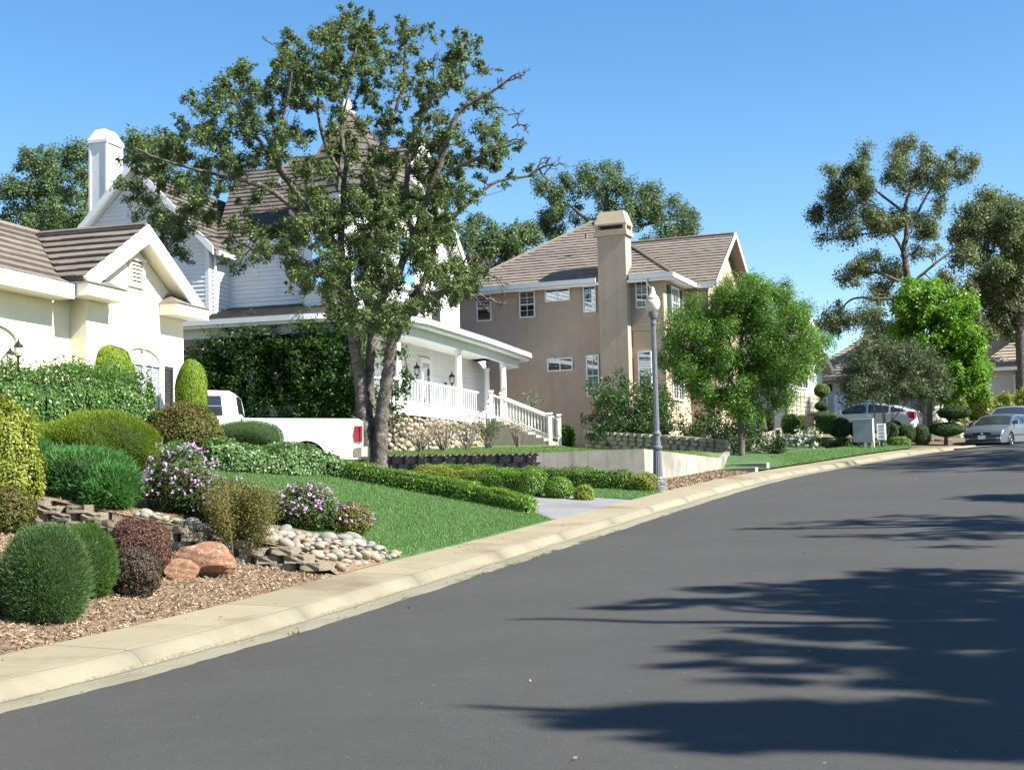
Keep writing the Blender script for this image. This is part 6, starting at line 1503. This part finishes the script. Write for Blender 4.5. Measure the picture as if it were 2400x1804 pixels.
# ============================================================ trees
def tube_np(path, rad, n):
    """arrays of a tapered tube"""
    path = np.asarray(path, float); m_ = len(path); d = unit(np.gradient(path, axis=0)); ref = np.array([.21, .13, .97])
    u = unit(np.cross(d, ref)); w = np.cross(d, u); t_ = np.linspace(0, 2 * math.pi, n, endpoint=False)
    V = path[:, None, :] + (u[:, None, :] * np.cos(t_)[None, :, None] + w[:, None, :] * np.sin(t_)[None, :, None]) * np.asarray(rad)[:, None, None]
    F = []
    for i in range(m_ - 1):
        k = np.arange(n); F.append(np.stack([i * n + k, i * n + (k + 1) % n, (i + 1) * n + (k + 1) % n, (i + 1) * n + k], 1))
    return V.reshape(-1, 3), np.concatenate(F)
class Wood:
    def __init__(s): s.V = []; s.F = []; s.o = 0; s.nodes = []; s.rad = []
    def add(s, path, rad, n=6, nodes=True):
        V, F = tube_np(path, rad, n); s.V.append(V); s.F.append(F + s.o); s.o += len(V)
        if nodes: s.nodes += [tuple(p) for p in path]; s.rad += list(rad)
    def build(s, name, mat, parent):
        o = np_obj(name, np.concatenate(s.V), 4, mat, parent, F=np.concatenate(s.F)); o.data.polygons.foreach_set('use_smooth', [True] * len(o.data.polygons)); return o
def smooth_path(pts, k=6):
    pts = np.array(pts, float)
    if len(pts) < 3: return np.array([pts[0] + (pts[-1] - pts[0]) * t for t in np.linspace(0, 1, k)])
    return dense(pts, k)
def grow_tree(name, label, base, limbs, clumps, leaf, dens, mat, bark, seed, aspect=.6, bare=(), subr=.24, cat='tree', twigs=True, nsub=1.0, limb_n=9, kids=1.0, upward=.5, group=None):
    """limbs: [(points, r0, r1)] in world space; clumps: [(centre, radius)]; leaves hang on twigs round each clump"""
    g = np.random.default_rng(seed); t_ = thing(name, label, cat, Vector(base), group); tr = Wood(); br = Wood()
    for pts, r0, r1 in limbs:
        pa = smooth_path(pts); n_ = len(pa); wob = g.normal(size=(n_, 3)) * r0 * .07; wob[0] = 0
        tr.add(pa + wob, np.linspace(r0, r1, n_) * (1 + g.uniform(-.08, .08, n_)), limb_n if r0 > .06 else 6)
    nodes = [np.array(p) for p in tr.nodes]; rads = list(tr.rad)
    NP = np.array(nodes); NR = np.array(rads)
    order = sorted(clumps, key=lambda c: np.linalg.norm(NP - np.array(c[0]), axis=1).min())
    cents = []; allC = []; allN = []
    for c, R in order:
        c = np.array(c, float); d = np.linalg.norm(NP - c, axis=1) + np.maximum(0, NP[:, 2] - c[2] + .2 * R) * .8
        i = int(d.argmin()); a = NP[i]; L = np.linalg.norm(c - a)
        if L > .05:
            r0 = min(NR[i] * .6, .012 + .014 * L); k = 6; pa = np.array([a + (c - a) * q for q in np.linspace(0, 1, k)]); pa[1:-1] += g.normal(size=(k - 2, 3)) * L * .055; pa[1:-1, 2] -= .05 * L * np.sin(np.linspace(0, math.pi, k)[1:-1]) * (1 if upward > 0 else -1)
            ra = np.linspace(r0, max(.007, r0 * .45), k); br.add(pa, ra, 5); NP = np.vstack([NP, pa[2:]]); NR = np.concatenate([NR, ra[2:]])
        ns = max(3, int(11 * nsub * (R / .32) ** .7)); dirs = unit(g.normal(size=(ns, 3))); sub = c + dirs * (R * g.uniform(.25, 1.0, ns) ** .7)[:, None]
        if twigs:
            for q in sub: m_ = c + (q - c) * .5 + g.normal(size=3) * R * .1; br.add([c, m_, q], [.010, .007, .004], 3, False)
        n_ = int(dens * R * R * (1 + .3 * g.normal())); n_ = max(8, n_); ix = g.integers(0, ns, n_)
        p = sub[ix] + g.normal(size=(n_, 3)) * R * subr
        allC.append(p); allN.append(unit(p - c + np.array([0, 0, R * .3])) + g.normal(size=(n_, 3)) * .6)
    for (p, dv, L, it) in bare:                                   # leafless twigs
        st = [(np.array(p, float), unit(np.array(dv, float)), L, it)]
        while st:
            p0, d0, L0, k = st.pop(); e = p0 + d0 * L0; m_ = (p0 + e) / 2 + g.normal(size=3) * L0 * .10
            br.add([p0, m_, e], [.006 + .007 * k, .005 + .006 * k, .004 + .004 * k], 4 if k else 3, False)
            if k > 0:
                for _ in range(int(g.integers(2, 4))): dd = unit(d0 + g.normal(size=3) * .62); st.append((p0 + (e - p0) * g.uniform(.45, 1.0), dd, L0 * g.uniform(.5, .8), k - 1))
    tr.build('trunk', bark, t_)
    if br.V: br.build('branches', bark, t_)
    if allC:
        C_ = np.concatenate(allC); N_ = np.concatenate(allN)
        np_obj('crown', leaves(C_, N_ + np.array([0, 0, .35]), g.uniform(.65, 1.3, len(C_)) * leaf, g.uniform(.65, 1.25, len(C_)) * leaf * aspect), 4, mat, t_)
    return t_
def zz(x0, y0, sc): return lambda q: [(x0 + a * sc, y0 + b * sc, r * sc) for a, b, r in q]
zA, zB, zC, z6 = zz(250, 20, .27125), zz(750, 20, .27125), zz(750, 420, .22604), zz(400, 400, .27125)
oak = zA([(1150, 500, 95), (1000, 600, 60), (1200, 620, 110), (1020, 720, 100), (760, 820, 85), (640, 970, 55), (880, 880, 110), (1200, 800, 130), (1100, 960, 120), (880, 1040, 120), (720, 1060, 85), (1260, 980, 130), (1480, 1060, 130), (1000, 1180, 130), (1450, 1190, 110), (1640, 1090, 110), (300, 1200, 110), (440, 1200, 110), (560, 1150, 80), (230, 1130, 55), (510, 1070, 35), (650, 1270, 110), (850, 1330, 110), (300, 1320, 100), (480, 1360, 110), (1010, 1290, 110), (1200, 1290, 90), (1400, 1330, 110), (480, 1530, 80), (280, 1600, 90), (610, 1500, 110), (750, 1490, 90), (1050, 1440, 100), (1600, 230, 90), (1540, 360, 100), (1690, 370, 90), (1470, 470, 80), (1600, 540, 120), (1740, 560, 110), (1440, 620, 75), (1560, 690, 110), (1740, 690, 110), (1850, 650, 90), (1890, 240, 90), (1980, 320, 90), (1920, 430, 100), (2070, 60, 75), (2180, 200, 90), (2150, 330, 100), (2010, 510, 90), (1950, 750, 90), (2100, 640, 100), (1740, 880, 55), (1680, 810, 80), (1420, 800, 90), (1300, 700, 80), (1430, 950, 70)])
oak += zB([(100, 300, 100), (80, 450, 100), (230, 70, 50), (330, 60, 60), (440, 60, 40), (400, 170, 95), (330, 260, 100), (450, 280, 90), (380, 400, 95), (300, 500, 105), (550, 200, 50), (720, 130, 65), (760, 230, 80), (710, 290, 70), (850, 180, 65), (960, 150, 38), (840, 350, 50), (640, 470, 75), (540, 510, 75), (480, 600, 70), (600, 400, 50), (860, 560, 45), (740, 620, 65), (830, 680, 70), (900, 760, 85), (1000, 730, 90), (1080, 670, 85), (1180, 690, 70), (880, 870, 80), (900, 950, 65), (830, 1050, 70), (760, 1160, 75), (1060, 220, 30), (1180, 200, 40), (1260, 260, 60), (1220, 340, 85), (1180, 430, 75), (1290, 420, 65), (1390, 270, 45), (1390, 460, 50), (1130, 520, 70), (1220, 590, 55), (1440, 550, 32), (1545, 530, 24), (1440, 770, 55), (1350, 830, 60), (1230, 870, 50), (1100, 970, 60), (1070, 1080, 80), (1030, 1180, 70), (1180, 1110, 70), (1240, 1180, 65), (1080, 1280, 80), (1230, 1280, 80), (1500, 1000, 45), (1500, 1090, 45), (1580, 1150, 55), (1700, 1200, 50), (1740, 1160, 35), (1400, 1250, 75), (1500, 1240, 70), (1300, 1330, 90), (1180, 1400, 100), (1420, 1330, 50), (1420, 1480, 40), (1650, 1440, 50), (1800, 1390, 55), (600, 1000, 90), (690, 960, 60), (560, 930, 70), (500, 850, 65), (530, 1320, 110), (650, 1350, 100), (450, 1380, 90), (400, 1500, 90), (580, 1500, 110), (650, 1620, 110), (820, 1380, 90), (900, 1450, 80), (1000, 1400, 95), (200, 1100, 90), (130, 1250, 80), (270, 1200, 85), (350, 700, 80), (300, 830, 60), (60, 600, 90), (100, 700, 75), (1120, 1560, 75), (1050, 1620, 65)])
oak += zC([(150, 500, 120), (100, 1000, 80), (500, 700, 130), (620, 560, 110), (560, 880, 110), (700, 850, 90), (700, 1050, 60), (950, 850, 120), (1050, 700, 90), (1250, 620, 80), (1150, 850, 110), (1150, 1050, 110), (1250, 1130, 120), (1430, 1200, 100), (1500, 1050, 100), (1650, 950, 110), (1720, 800, 75), (1600, 1130, 75), (800, 1300, 110), (700, 1400, 90), (950, 1230, 90), (850, 1500, 75), (200, 1300, 90), (180, 1450, 80), (700, 1600, 100), (1350, 400, 55), (1500, 210, 75), (1650, 170, 50), (1900, 60, 40), (1150, 330, 70), (900, 250, 75), (640, 250, 90), (500, 330, 80)])
oak += z6([(150, 350, 110), (350, 380, 100), (600, 650, 100), (700, 500, 100), (800, 620, 110), (900, 520, 95), (1000, 650, 75), (550, 860, 45), (100, 700, 90), (50, 560, 100), (450, 780, 45), (1030, 900, 55), (1030, 1030, 40), (1000, 450, 85), (1150, 600, 65), (-40, 620, 80), (-90, 700, 60), (-120, 480, 70), (30, 430, 80)])
OB = 34.6; rs = random.Random(77)
def at_depth(lst, Yb, spread, cx, rx):
    out = []
    for px, py, r in lst:
        f_ = math.sqrt(max(.12, 1 - ((px - cx) / rx) ** 2)); Y = Yb + rs.uniform(-1, 1) * spread * f_; p = P(px, py, Y); out.append(((p.x, p.y, p.z), r * Y / FPX))
    return out
cl = at_depth(oak, OB, 2.6, 760, 560); fine = []
for c, r in cl:                                              # many small overlapping sprays make a continuous, ragged crown
    fine.append((c, r * .62))
    for _ in range(6): d = unit(RNG.normal(size=3)); fine.append((tuple(np.array(c) + d * r * rs.uniform(.5, 1.55)), r * rs.uniform(.32, .6)))
outl = [(300, 330), (400, 300), (440, 230), (530, 160), (575, 140), (600, 210), (640, 140), (685, 85), (745, 75), (800, 40), (870, 50), (910, 95), (950, 60), (1005, 70), (1030, 100), (1120, 95), (1130, 140), (1140, 190), (1165, 270), (1180, 350), (1200, 400), (1140, 450), (1080, 500), (1060, 570), (1120, 650), (1080, 710), (1000, 730), (920, 770), (850, 780), (790, 750), (730, 690), (640, 620), (560, 625), (520, 590), (450, 550), (330, 550), (285, 460), (275, 380)]
gaps = [(690, 285, 26), (735, 300, 22), (925, 345, 28), (985, 285, 26), (1075, 255, 30), (1100, 330, 26), (1120, 410, 34), (1010, 245, 18), (560, 335, 22), (580, 345, 20), (905, 175, 20), (630, 460, 22), (800, 540, 24), (965, 640, 30), (1040, 600, 26), (720, 590, 30), (640, 545, 25), (480, 600, 30)]
def inside(x, y):
    k = False
    for (x0, y0), (x1, y1) in zip(outl, outl[1:] + outl[:1]):
        if (y0 > y) != (y1 > y) and x < x0 + (x1 - x0) * (y - y0) / (y1 - y0): k = not k
    return k and all((x - a) ** 2 + (y - b) ** 2 > r * r for a, b, r in gaps)
n_f = 0
while n_f < 760:
    px, py = rs.uniform(270, 1210), rs.uniform(30, 790)
    if n_f > 420: px, py = rs.uniform(690, 1110), rs.uniform(430, 770)
    if inside(px, py): n_f += 1; fine += [(c, r) for c, r in at_depth([(px, py, rs.uniform(10, 22))], OB, 2.6, 760, 560)]
def lim(pts, r0, r1, Y=OB):
    o = []
    for q in pts: p = P(q[0], q[1], Y + (q[2] if len(q) > 2 else 0)); o.append((p.x, p.y, p.z))
    return (o, r0, r1)
oakbase = on_ground(888, 1090, OB)
limbs = [lim([(872, 1150), (868, 1105), (860, 1040), (850, 970), (842, 877), (830, 795), (818, 700), (803, 625), (775, 562), (748, 525), (705, 470), (660, 395), (625, 320)], .20, .06),
    lim([(800, 640), (799, 560, .2), (805, 488, .3), (806, 420, .4), (812, 380, .5), (800, 300, .6), (820, 200, .7), (835, 110, .8)], .10, .025),
    lim([(879, 1150, .1), (876, 1100, .15), (870, 1000, .25), (866, 900, .3), (870, 800, .3), (866, 730, .3), (856, 668, .5), (870, 560, .8), (878, 470, 1.0), (880, 380, 1.1), (915, 290, 1.2), (945, 200, 1.2), (950, 90, 1.3)], .155, .03),
    lim([(864, 745, .3), (895, 700, 0), (925, 657, -.2), (950, 600, -.4), (968, 565, -.5), (955, 470, -.6), (958, 370, -.7), (980, 300, -.8), (1020, 215, -1), (1075, 170, -1.1), (1082, 110, -1.1)], .12, .025),
    lim([(889, 1150, -.1), (889, 1105, -.1), (891, 1040, -.1), (897, 970, -.1), (908, 877, -.2), (918, 800, -.3), (936, 748, -.5), (975, 725, -.8), (1010, 692, -1.1), (1055, 680, -1.3), (1095, 672, -1.4), (1125, 640, -1.5)], .215, .05),
    lim([(915, 810, -.2), (950, 745, .3), (985, 680, .8), (1012, 610, 1.0), (1021, 535, 1.1), (1052, 517, 1.2), (1089, 483, 1.3), (1130, 448, 1.4), (1170, 424, 1.5), (1240, 412, 1.6), (1262, 395, 1.6)], .12, .018),
    lim([(962, 580, -.5), (1000, 468, -.9), (1035, 370, -1.1), (1062, 290, -1.2), (1080, 260, -1.2), (1120, 232, -1.3), (1170, 205, -1.4), (1200, 180, -1.5), (1215, 172, -1.5)], .09, .012),
    lim([(1005, 455, -.9), (1060, 400, -1.2), (1110, 375, -1.5), (1160, 350, -1.7), (1215, 335, -1.9)], .06, .012),
    lim([(820, 700), (790, 668, -.5), (745, 640, -.8), (705, 610, -1), (660, 595, -1.1), (600, 585, -1.2), (540, 560, -1.2), (480, 555, -1.2)], .085, .015),
    lim([(755, 530), (700, 500, -1), (640, 450, -1.3), (560, 420, -1.5), (470, 400, -1.6), (380, 375, -1.6), (310, 345, -1.6)], .085, .015),
    lim([(690, 445), (640, 380, .8), (600, 320, 1), (560, 260, 1.2), (550, 190, 1.3)], .07, .015),
    lim([(655, 390), (660, 300, -.4), (680, 200, -.5), (690, 110, -.6)], .06, .012),
    lim([(806, 420, .4), (760, 330, .2), (745, 240, 0), (760, 140, 0), (770, 80, 0)], .06, .012)]
bare = []
for px, py, dx, dy, L, it in ((1190, 190, .9, .25, .38, 3), (1150, 215, .7, .55, .34, 3), (1005, 160, .5, .6, .3, 2), (1012, 195, .1, .9, .36, 3), (985, 205, -.4, .8, .25, 2), (1150, 250, .9, -.1, .3, 2), (1190, 270, .9, .2, .28, 2), (1200, 300, .95, .1, .32, 3), (1195, 330, .9, .1, .3, 2), (1245, 405, .7, .7, .36, 3), (1260, 398, .9, .3, .4, 3), (1262, 395, .5, -.6, .38, 3), (1110, 380, .8, .2, .3, 3), (1130, 655, .5, .8, .35, 3), (1140, 640, .9, -.3, .4, 3), (1105, 690, .6, -.7, .35, 3), (1125, 690, .9, -.5, .38, 3), (1085, 620, .5, .8, .3, 3), (1000, 300, .3, .6, .25, 2), (950, 260, .3, .7, .28, 2), (1180, 420, .5, -.5, .2, 2), (640, 105, -.8, .4, .22, 2), (960, 330, .6, .2, .25, 2), (1130, 180, .3, .9, .25, 2)):
    p = P(px, py, OB - 1.1); bare.append(((p.x, p.y, p.z), (dx, rs.uniform(-.4, .4), dy), L, it))
grow_tree('oak_tree', 'tall three-trunked oak in front of the white house', oakbase, limbs, fine, .070, 5600, 'lf_oak', 'bark_oak', 5, .62, bare, .30)
# --- background oaks: traced outline blobs filled with clumps
def blob_clumps(blobs, Yb, spread, r_m, fill=1.5, seed=0):
    g = random.Random(seed); out = []
    for px, py, rx, ry in blobs:
        n_ = max(3, int(fill * rx * ry / (r_m * FPX / Yb) ** 2))
        for _ in range(n_):
            a = g.uniform(0, 6.28); q = math.sqrt(g.uniform(0, 1)); Y = Yb + g.uniform(-1, 1) * spread * math.sqrt(max(0.1, 1 - q * q)); p = P(px + math.cos(a) * q * rx, py + math.sin(a) * q * ry, Y); out.append(((p.x, p.y, p.z), r_m * g.uniform(.65, 1.25)))
    return out
def far_limbs(pts_list, Y): return [lim(p, r0, r1, Y) for p, r0, r1 in pts_list]
Yb = 62
grow_tree('oak_tree', 'dark oak behind the cream house roof at far left', P(150, 900, Yb), far_limbs([([(150, 900), (140, 700), (120, 560), (90, 470), (60, 420)], .35, .06), ([(140, 640), (185, 540), (210, 450), (180, 380)], .2, .05), ([(130, 600), (80, 540), (30, 500)], .15, .04)], Yb),
    blob_clumps([(110, 360, 60, 35), (60, 420, 55, 45), (160, 400, 60, 60), (40, 480, 50, 55), (110, 480, 80, 60), (190, 470, 45, 70), (90, 545, 90, 35), (165, 540, 60, 40), (210, 360, 25, 30)], Yb, 3.0, .46, 2.6, 1), .12, 1800, 'lf_oakfar', 'bark_oak', 11, .65, (), .26)
Yb = 58
grow_tree('oak_tree', 'oak crown showing right of the white chimney', P(345, 900, Yb), far_limbs([([(345, 900), (350, 600), (345, 450), (330, 380)], .3, .06)], Yb),
    blob_clumps([(320, 345, 40, 30), (370, 350, 45, 35), (410, 380, 40, 35), (335, 385, 40, 35)], Yb + 6, 2.0, .42, 2.6, 2), .12, 1800, 'lf_oakfar', 'bark_oak', 12, .65, (), .26)
Yb = 90
grow_tree('oak_tree', 'spreading oak behind the tan house chimney', P(1440, 900, Yb), far_limbs([([(1440, 900), (1440, 650), (1430, 560), (1420, 480), (1430, 420)], .4, .08), ([(1435, 590), (1490, 500), (1530, 460), (1560, 440)], .22, .05), ([(1430, 580), (1370, 510), (1320, 470)], .2, .05), ([(1500, 530), (1570, 515), (1610, 520)], .12, .03)], Yb),
    blob_clumps([(1440, 415, 38, 32), (1380, 425, 35, 25), (1300, 440, 38, 25), (1420, 460, 70, 35), (1320, 480, 45, 35), (1290, 520, 42, 40), (1350, 545, 60, 35), (1520, 445, 32, 28), (1500, 485, 40, 25), (1570, 490, 40, 30), (1600, 520, 35, 28), (1540, 545, 50, 35), (1450, 520, 60, 35), (1585, 550, 35, 20)], Yb, 3.5, .58, 2.6, 3), .15, 1400, 'lf_oakfar', 'bark_oak', 13, .65, (), .27)
Yb = 82
grow_tree('oak_tree', 'dark rounded oak between white house and tan house', P(1130, 900, Yb), far_limbs([([(1130, 900), (1130, 700), (1120, 600), (1110, 560)], .35, .08), ([(1130, 680), (1180, 600), (1210, 560)], .2, .05)], Yb),
    blob_clumps([(1105, 540, 45, 38), (1150, 565, 45, 35), (1100, 590, 50, 40), (1205, 550, 42, 33), (1235, 570, 28, 30), (1180, 600, 45, 35), (1130, 635, 55, 30), (1225, 610, 35, 25)], Yb, 2.5, .50, 2.4, 4), .15, 1500, 'lf_oakfar', 'bark_oak', 14, .65, (), .26)
Yb = 88
R4 = zz(1850, 300, .24864)
grow_tree('oak_tree', 'tall open oak rising behind the bright green maple', P(2130, 900, Yb), far_limbs([([(2135, 1000), (2130, 720), (2125, 640), (2118, 590), (2125, 540), (2120, 490), (2135, 440), (2155, 390)], .30, .04), ([(2120, 600), (2100, 560), (2080, 545), (2010, 550), (1960, 560)], .11, .03), ([(2125, 540), (2155, 490), (2190, 430), (2240, 390)], .12, .03), ([(2120, 500), (2070, 460), (2030, 430), (2000, 420)], .10, .03), ([(2128, 670), (2060, 640), (2010, 645), (1980, 660)], .10, .03), ([(2129, 675), (2165, 640), (2230, 590), (2290, 560)], .13, .03), ([(2130, 700), (2070, 700), (2000, 700), (1960, 740), (1930, 780)], .10, .02)], Yb),
    blob_clumps([(2135, 355, 40, 22), (2105, 385, 40, 25), (2160, 385, 40, 28), (2030, 375, 22, 20), (1975, 405, 30, 22), (2000, 425, 45, 25), (2255, 375, 28, 20), (2235, 405, 40, 20), (2180, 415, 45, 25), (1985, 455, 45, 25), (1935, 485, 38, 25), (1980, 490, 45, 22), (2065, 500, 50, 28), (2110, 520, 50, 28), (2040, 425, 40, 22), (2095, 435, 38, 25), (2210, 450, 30, 18), (1960, 555, 38, 18), (2000, 540, 35, 15), (2170, 545, 32, 28), (2055, 540, 35, 20), (2010, 630, 45, 20), (2070, 610, 40, 20), (1985, 655, 28, 20), (2060, 680, 40, 30), (2100, 650, 30, 22), (2180, 590, 40, 20), (2220, 640, 30, 18), (1990, 735, 50, 32), (1940, 770, 28, 18), (2040, 735, 40, 28), (2065, 765, 40, 25), (2200, 490, 20, 18)], Yb, 3.5, .60, 2.7, 5), .14, 1500, 'lf_oakfar2', 'bark_oak', 15, .65, (), .28)
Yb = 80
grow_tree('oak_tree', 'huge olive oak filling the right edge above the corner house', P(2400, 900, Yb), far_limbs([([(2400, 1000), (2390, 760), (2370, 640), (2340, 560), (2320, 490)], .36, .06), ([(2385, 700), (2300, 620), (2230, 600)], .15, .04), ([(2395, 620), (2420, 520), (2410, 480)], .25, .06)], Yb),
    blob_clumps([(2310, 480, 35, 22), (2350, 500, 45, 35), (2390, 490, 25, 35), (2280, 530, 45, 35), (2340, 560, 60, 45), (2395, 570, 30, 60), (2280, 590, 40, 40), (2360, 630, 50, 45), (2330, 690, 50, 50), (2290, 680, 40, 40), (2380, 710, 35, 50), (2300, 750, 45, 40), (2350, 760, 35, 30)], Yb, 4, .60, 4.0, 6), .15, 1500, 'lf_oakfar2', 'bark_oak', 16, .65, (), .28)
# --- street trees
def crown_fill(ells, Yb, depth, r_m, n_, seed):
    g = random.Random(seed); out = []; tot = sum(e[2] * e[3] for e in ells)
    for px, py, rx, ry in ells:
        for _ in range(max(2, int(n_ * rx * ry / tot))):
            a = g.uniform(0, 6.28); q = g.uniform(0, 1) ** .42; b = g.uniform(-1, 1); Y = Yb + b * depth * math.sqrt(max(.05, 1 - q * q)); p = P(px + math.cos(a) * q * rx, py + math.sin(a) * q * ry, Y); out.append(((p.x, p.y, p.z), r_m * g.uniform(.6, 1.2)))
    return out
Yb = 50
b0 = on_ground(1738, 1060, Yb)
grow_tree('street_tree', 'round feathery green street tree in front of the tan house', b0, [lim([(1738, 1075), (1737, 1000), (1734, 940), (1735, 880), (1738, 800), (1745, 720), (1748, 660)], .13, .03, Yb), lim([(1735, 930), (1690, 860, -.5), (1640, 800, -.8), (1610, 770, -1)], .06, .015, Yb), lim([(1735, 910), (1790, 850, .5), (1840, 790, .8), (1880, 770, 1)], .06, .015, Yb), lim([(1737, 860), (1700, 780, .8), (1680, 720, 1)], .05, .015, Yb), lim([(1738, 850), (1790, 760, -.8), (1830, 700, -1)], .05, .012, Yb)],
    crown_fill([(1745, 690, 60, 60), (1680, 740, 75, 60), (1800, 730, 75, 55), (1640, 800, 75, 65), (1740, 800, 100, 80), (1850, 790, 65, 50), (1600, 760, 35, 35), (1850, 700, 35, 40), (1680, 890, 95, 50), (1800, 890, 80, 60), (1740, 940, 80, 40), (1620, 860, 55, 45), (1760, 650, 25, 30), (1900, 810, 40, 38), (1870, 850, 55, 45), (1855, 740, 45, 40), (1590, 830, 40, 40)], Yb, 2.4, .33, 540, 8), .10, 2900, 'lf_round', 'bark_grey', 21, .34, (), .38)
Yb = 64
b0 = P(2181, 1032, Yb)
grow_tree('maple_tree', 'bright yellow-green upright maple on the corner plot', b0, [lim([(2181, 1045), (2180, 980), (2178, 900), (2180, 800), (2185, 720), (2188, 670)], .16, .03, Yb), lim([(2179, 900), (2140, 820, -.5), (2120, 740, -.8)], .06, .015, Yb), lim([(2179, 900), (2240, 830, .5), (2270, 760, .8)], .06, .015, Yb)],
    crown_fill([(2165, 690, 40, 35), (2130, 730, 40, 40), (2200, 710, 50, 45), (2245, 740, 40, 45), (2170, 780, 70, 55), (2265, 800, 40, 45), (2240, 850, 60, 45), (2150, 840, 55, 45), (2285, 870, 30, 35), (2220, 910, 55, 30), (2270, 915, 40, 22)], Yb, 1.9, .42, 250, 9), .14, 2000, 'lf_maple', 'bark_grey', 22, .75, (), .26)
Yb = 58.6
b0 = P(2062, 1058, Yb)
grow_tree('crape_myrtle', 'dull green multi-stemmed myrtle behind the mailbox', b0, [lim([(2066, 1062), (2075, 1035), (2082, 1010), (2092, 970), (2100, 920)], .05, .015, Yb), lim([(2066, 1060), (2072, 1020), (2070, 980), (2060, 930), (2040, 880)], .05, .015, Yb), lim([(2072, 1030), (2075, 990), (2065, 950), (2030, 920)], .04, .012, Yb), lim([(2075, 1035), (2080, 1000), (2120, 950), (2150, 900)], .045, .012, Yb), lim([(2045, 1000), (2050, 960), (2035, 900), (2040, 850)], .04, .012, Yb)],
    crown_fill([(2050, 830, 45, 40), (2015, 890, 45, 42), (2080, 870, 60, 55), (2135, 890, 55, 48), (2185, 895, 35, 36), (2000, 925, 30, 25), (2060, 920, 55, 25), (2140, 930, 50, 25), (2100, 830, 50, 35), (2160, 850, 40, 35)], Yb, 1.8, .36, 210, 10), .095, 1700, 'lf_myrtle', 'bark_pale', 23, .5, (), .3)
# --- trees across the road, outside the picture: their branches throw the shadows on the asphalt
def road_pt(px, py):
    r = ray(px, py)
    for Y in np.arange(5, 70, .05):
        s, w, zr = SW(r.x * Y, Y)
        if CAMZ + r.z * Y <= zr + .06: return Vector((r.x * Y, Y, zr + .06))
    return None
def shadow_tree(name, label, foot, blobs, Xc, seed, leaf=.13, dens=420, rr=.34):
    """blobs: shadow spots on the road (px, py, rx, ry); their casters hang at the crown of a tree standing at foot"""
    g = random.Random(seed); cl_ = []
    for px, py, rx, ry, n_ in blobs:
        for _ in range(int(n_ * 1.7)):
            a = g.uniform(0, 6.28); q = math.sqrt(g.uniform(0, 1)); q0 = road_pt(min(px + math.cos(a) * q * rx, 2700), py + math.sin(a) * q * ry)
            if q0 is None: continue
            tt = (Xc + g.uniform(-1.6, 1.6) - q0.x) / SUN.x; p = q0 + SUN * tt
            if p.z < 3.0: continue
            cl_.append(((p.x, p.y, p.z), rr * g.uniform(.5, 1.1)))
    foot = Vector(foot); cz = sum(c[0][2] for c in cl_) / len(cl_); cy = sum(c[0][1] for c in cl_) / len(cl_); cx = sum(c[0][0] for c in cl_) / len(cl_)
    top_ = max(c[0][2] for c in cl_)
    limbs_ = [([tuple(foot), tuple(foot.lerp(Vector((cx, cy, cz)), .5)), (cx, cy, cz), (cx, cy, top_ - .5)], .28, .05)]
    for k in range(6):
        e = g.choice(cl_)[0]; limbs_.append(([tuple(foot.lerp(Vector((cx, cy, cz)), .6)), tuple(Vector((cx, cy, cz)).lerp(Vector(e), .4)), e], .12, .03))
    return grow_tree(name, label, foot, limbs_, cl_, leaf, dens, 'lf_oakfar2', 'bark_oak', seed, .65, (), .3)
A_ = [(1400, 1686, 110, 5, 7), (1380, 1705, 90, 5, 5), (1600, 1665, 120, 12, 12), (1600, 1700, 130, 16, 16), (1850, 1672, 220, 18, 30), (1800, 1712, 220, 18, 30), (1560, 1738, 90, 8, 7), (1700, 1760, 110, 6, 6), (1900, 1752, 160, 12, 16), (2200, 1690, 230, 40, 110), (2100, 1740, 250, 22, 50), (2300, 1755, 200, 24, 50), (2480, 1670, 160, 80, 90)]
B_ = [(1480, 1424, 110, 4, 7), (1620, 1412, 120, 7, 12), (1720, 1385, 130, 8, 12), (1850, 1410, 170, 20, 34), (1900, 1372, 150, 10, 16), (2150, 1385, 230, 30, 100), (2200, 1348, 200, 12, 34), (2150, 1435, 240, 22, 80), (1820, 1482, 110, 10, 12), (2000, 1490, 200, 14, 32), (2250, 1495, 190, 32, 100), (1660, 1508, 60, 3, 3), (1640, 1522, 70, 3, 4), (1800, 1530, 130, 12, 14), (2050, 1545, 200, 18, 36), (1660, 1560, 80, 4, 5), (1850, 1575, 120, 10, 10), (1750, 1603, 130, 3, 4), (2280, 1580, 180, 28, 80), (2100, 1610, 140, 8, 12), (2440, 1470, 120, 110, 110), (2330, 1630, 140, 14, 30)]
C_ = [(1830, 1238, 80, 3, 6), (1950, 1228, 110, 7, 12), (2160, 1222, 170, 14, 40), (2000, 1258, 110, 4, 6), (2150, 1262, 140, 8, 14), (2320, 1240, 110, 30, 70), (2250, 1285, 90, 4, 5)]
D_ = [(2330, 1168, 45, 7, 26), (2410, 1168, 60, 10, 26)]
E_ = [(2120, 1095, 120, 6, 22), (2250, 1080, 150, 16, 110), (2400, 1085, 100, 22, 90), (2300, 1062, 120, 9, 50), (2160, 1090, 100, 8, 26), (2200, 1105, 120, 3, 5), (2030, 1085, 60, 4, 5), (2320, 1040, 70, 8, 14), (2400, 1040, 50, 10, 12), (2330, 1010, 60, 10, 10)]
for k, (bl, ft, Xc) in enumerate(((A_, (17.5, 4.0), 15), (B_, (19.5, 10.5), 16.5), (C_, (23, 18), 20), (D_, (27, 25), 24), (E_, (33, 31), 30))):
    z0 = .6 + .06 * ft[1]
    shadow_tree('shade_tree', ['nearest', 'second', 'third', 'fourth', 'farthest'][k] + ' of the trees across the road shading the asphalt', (ft[0], ft[1], z0), bl, Xc, 100 + k, .10, 1900 if k < 2 else 1300, .19 if k < 3 else .34)
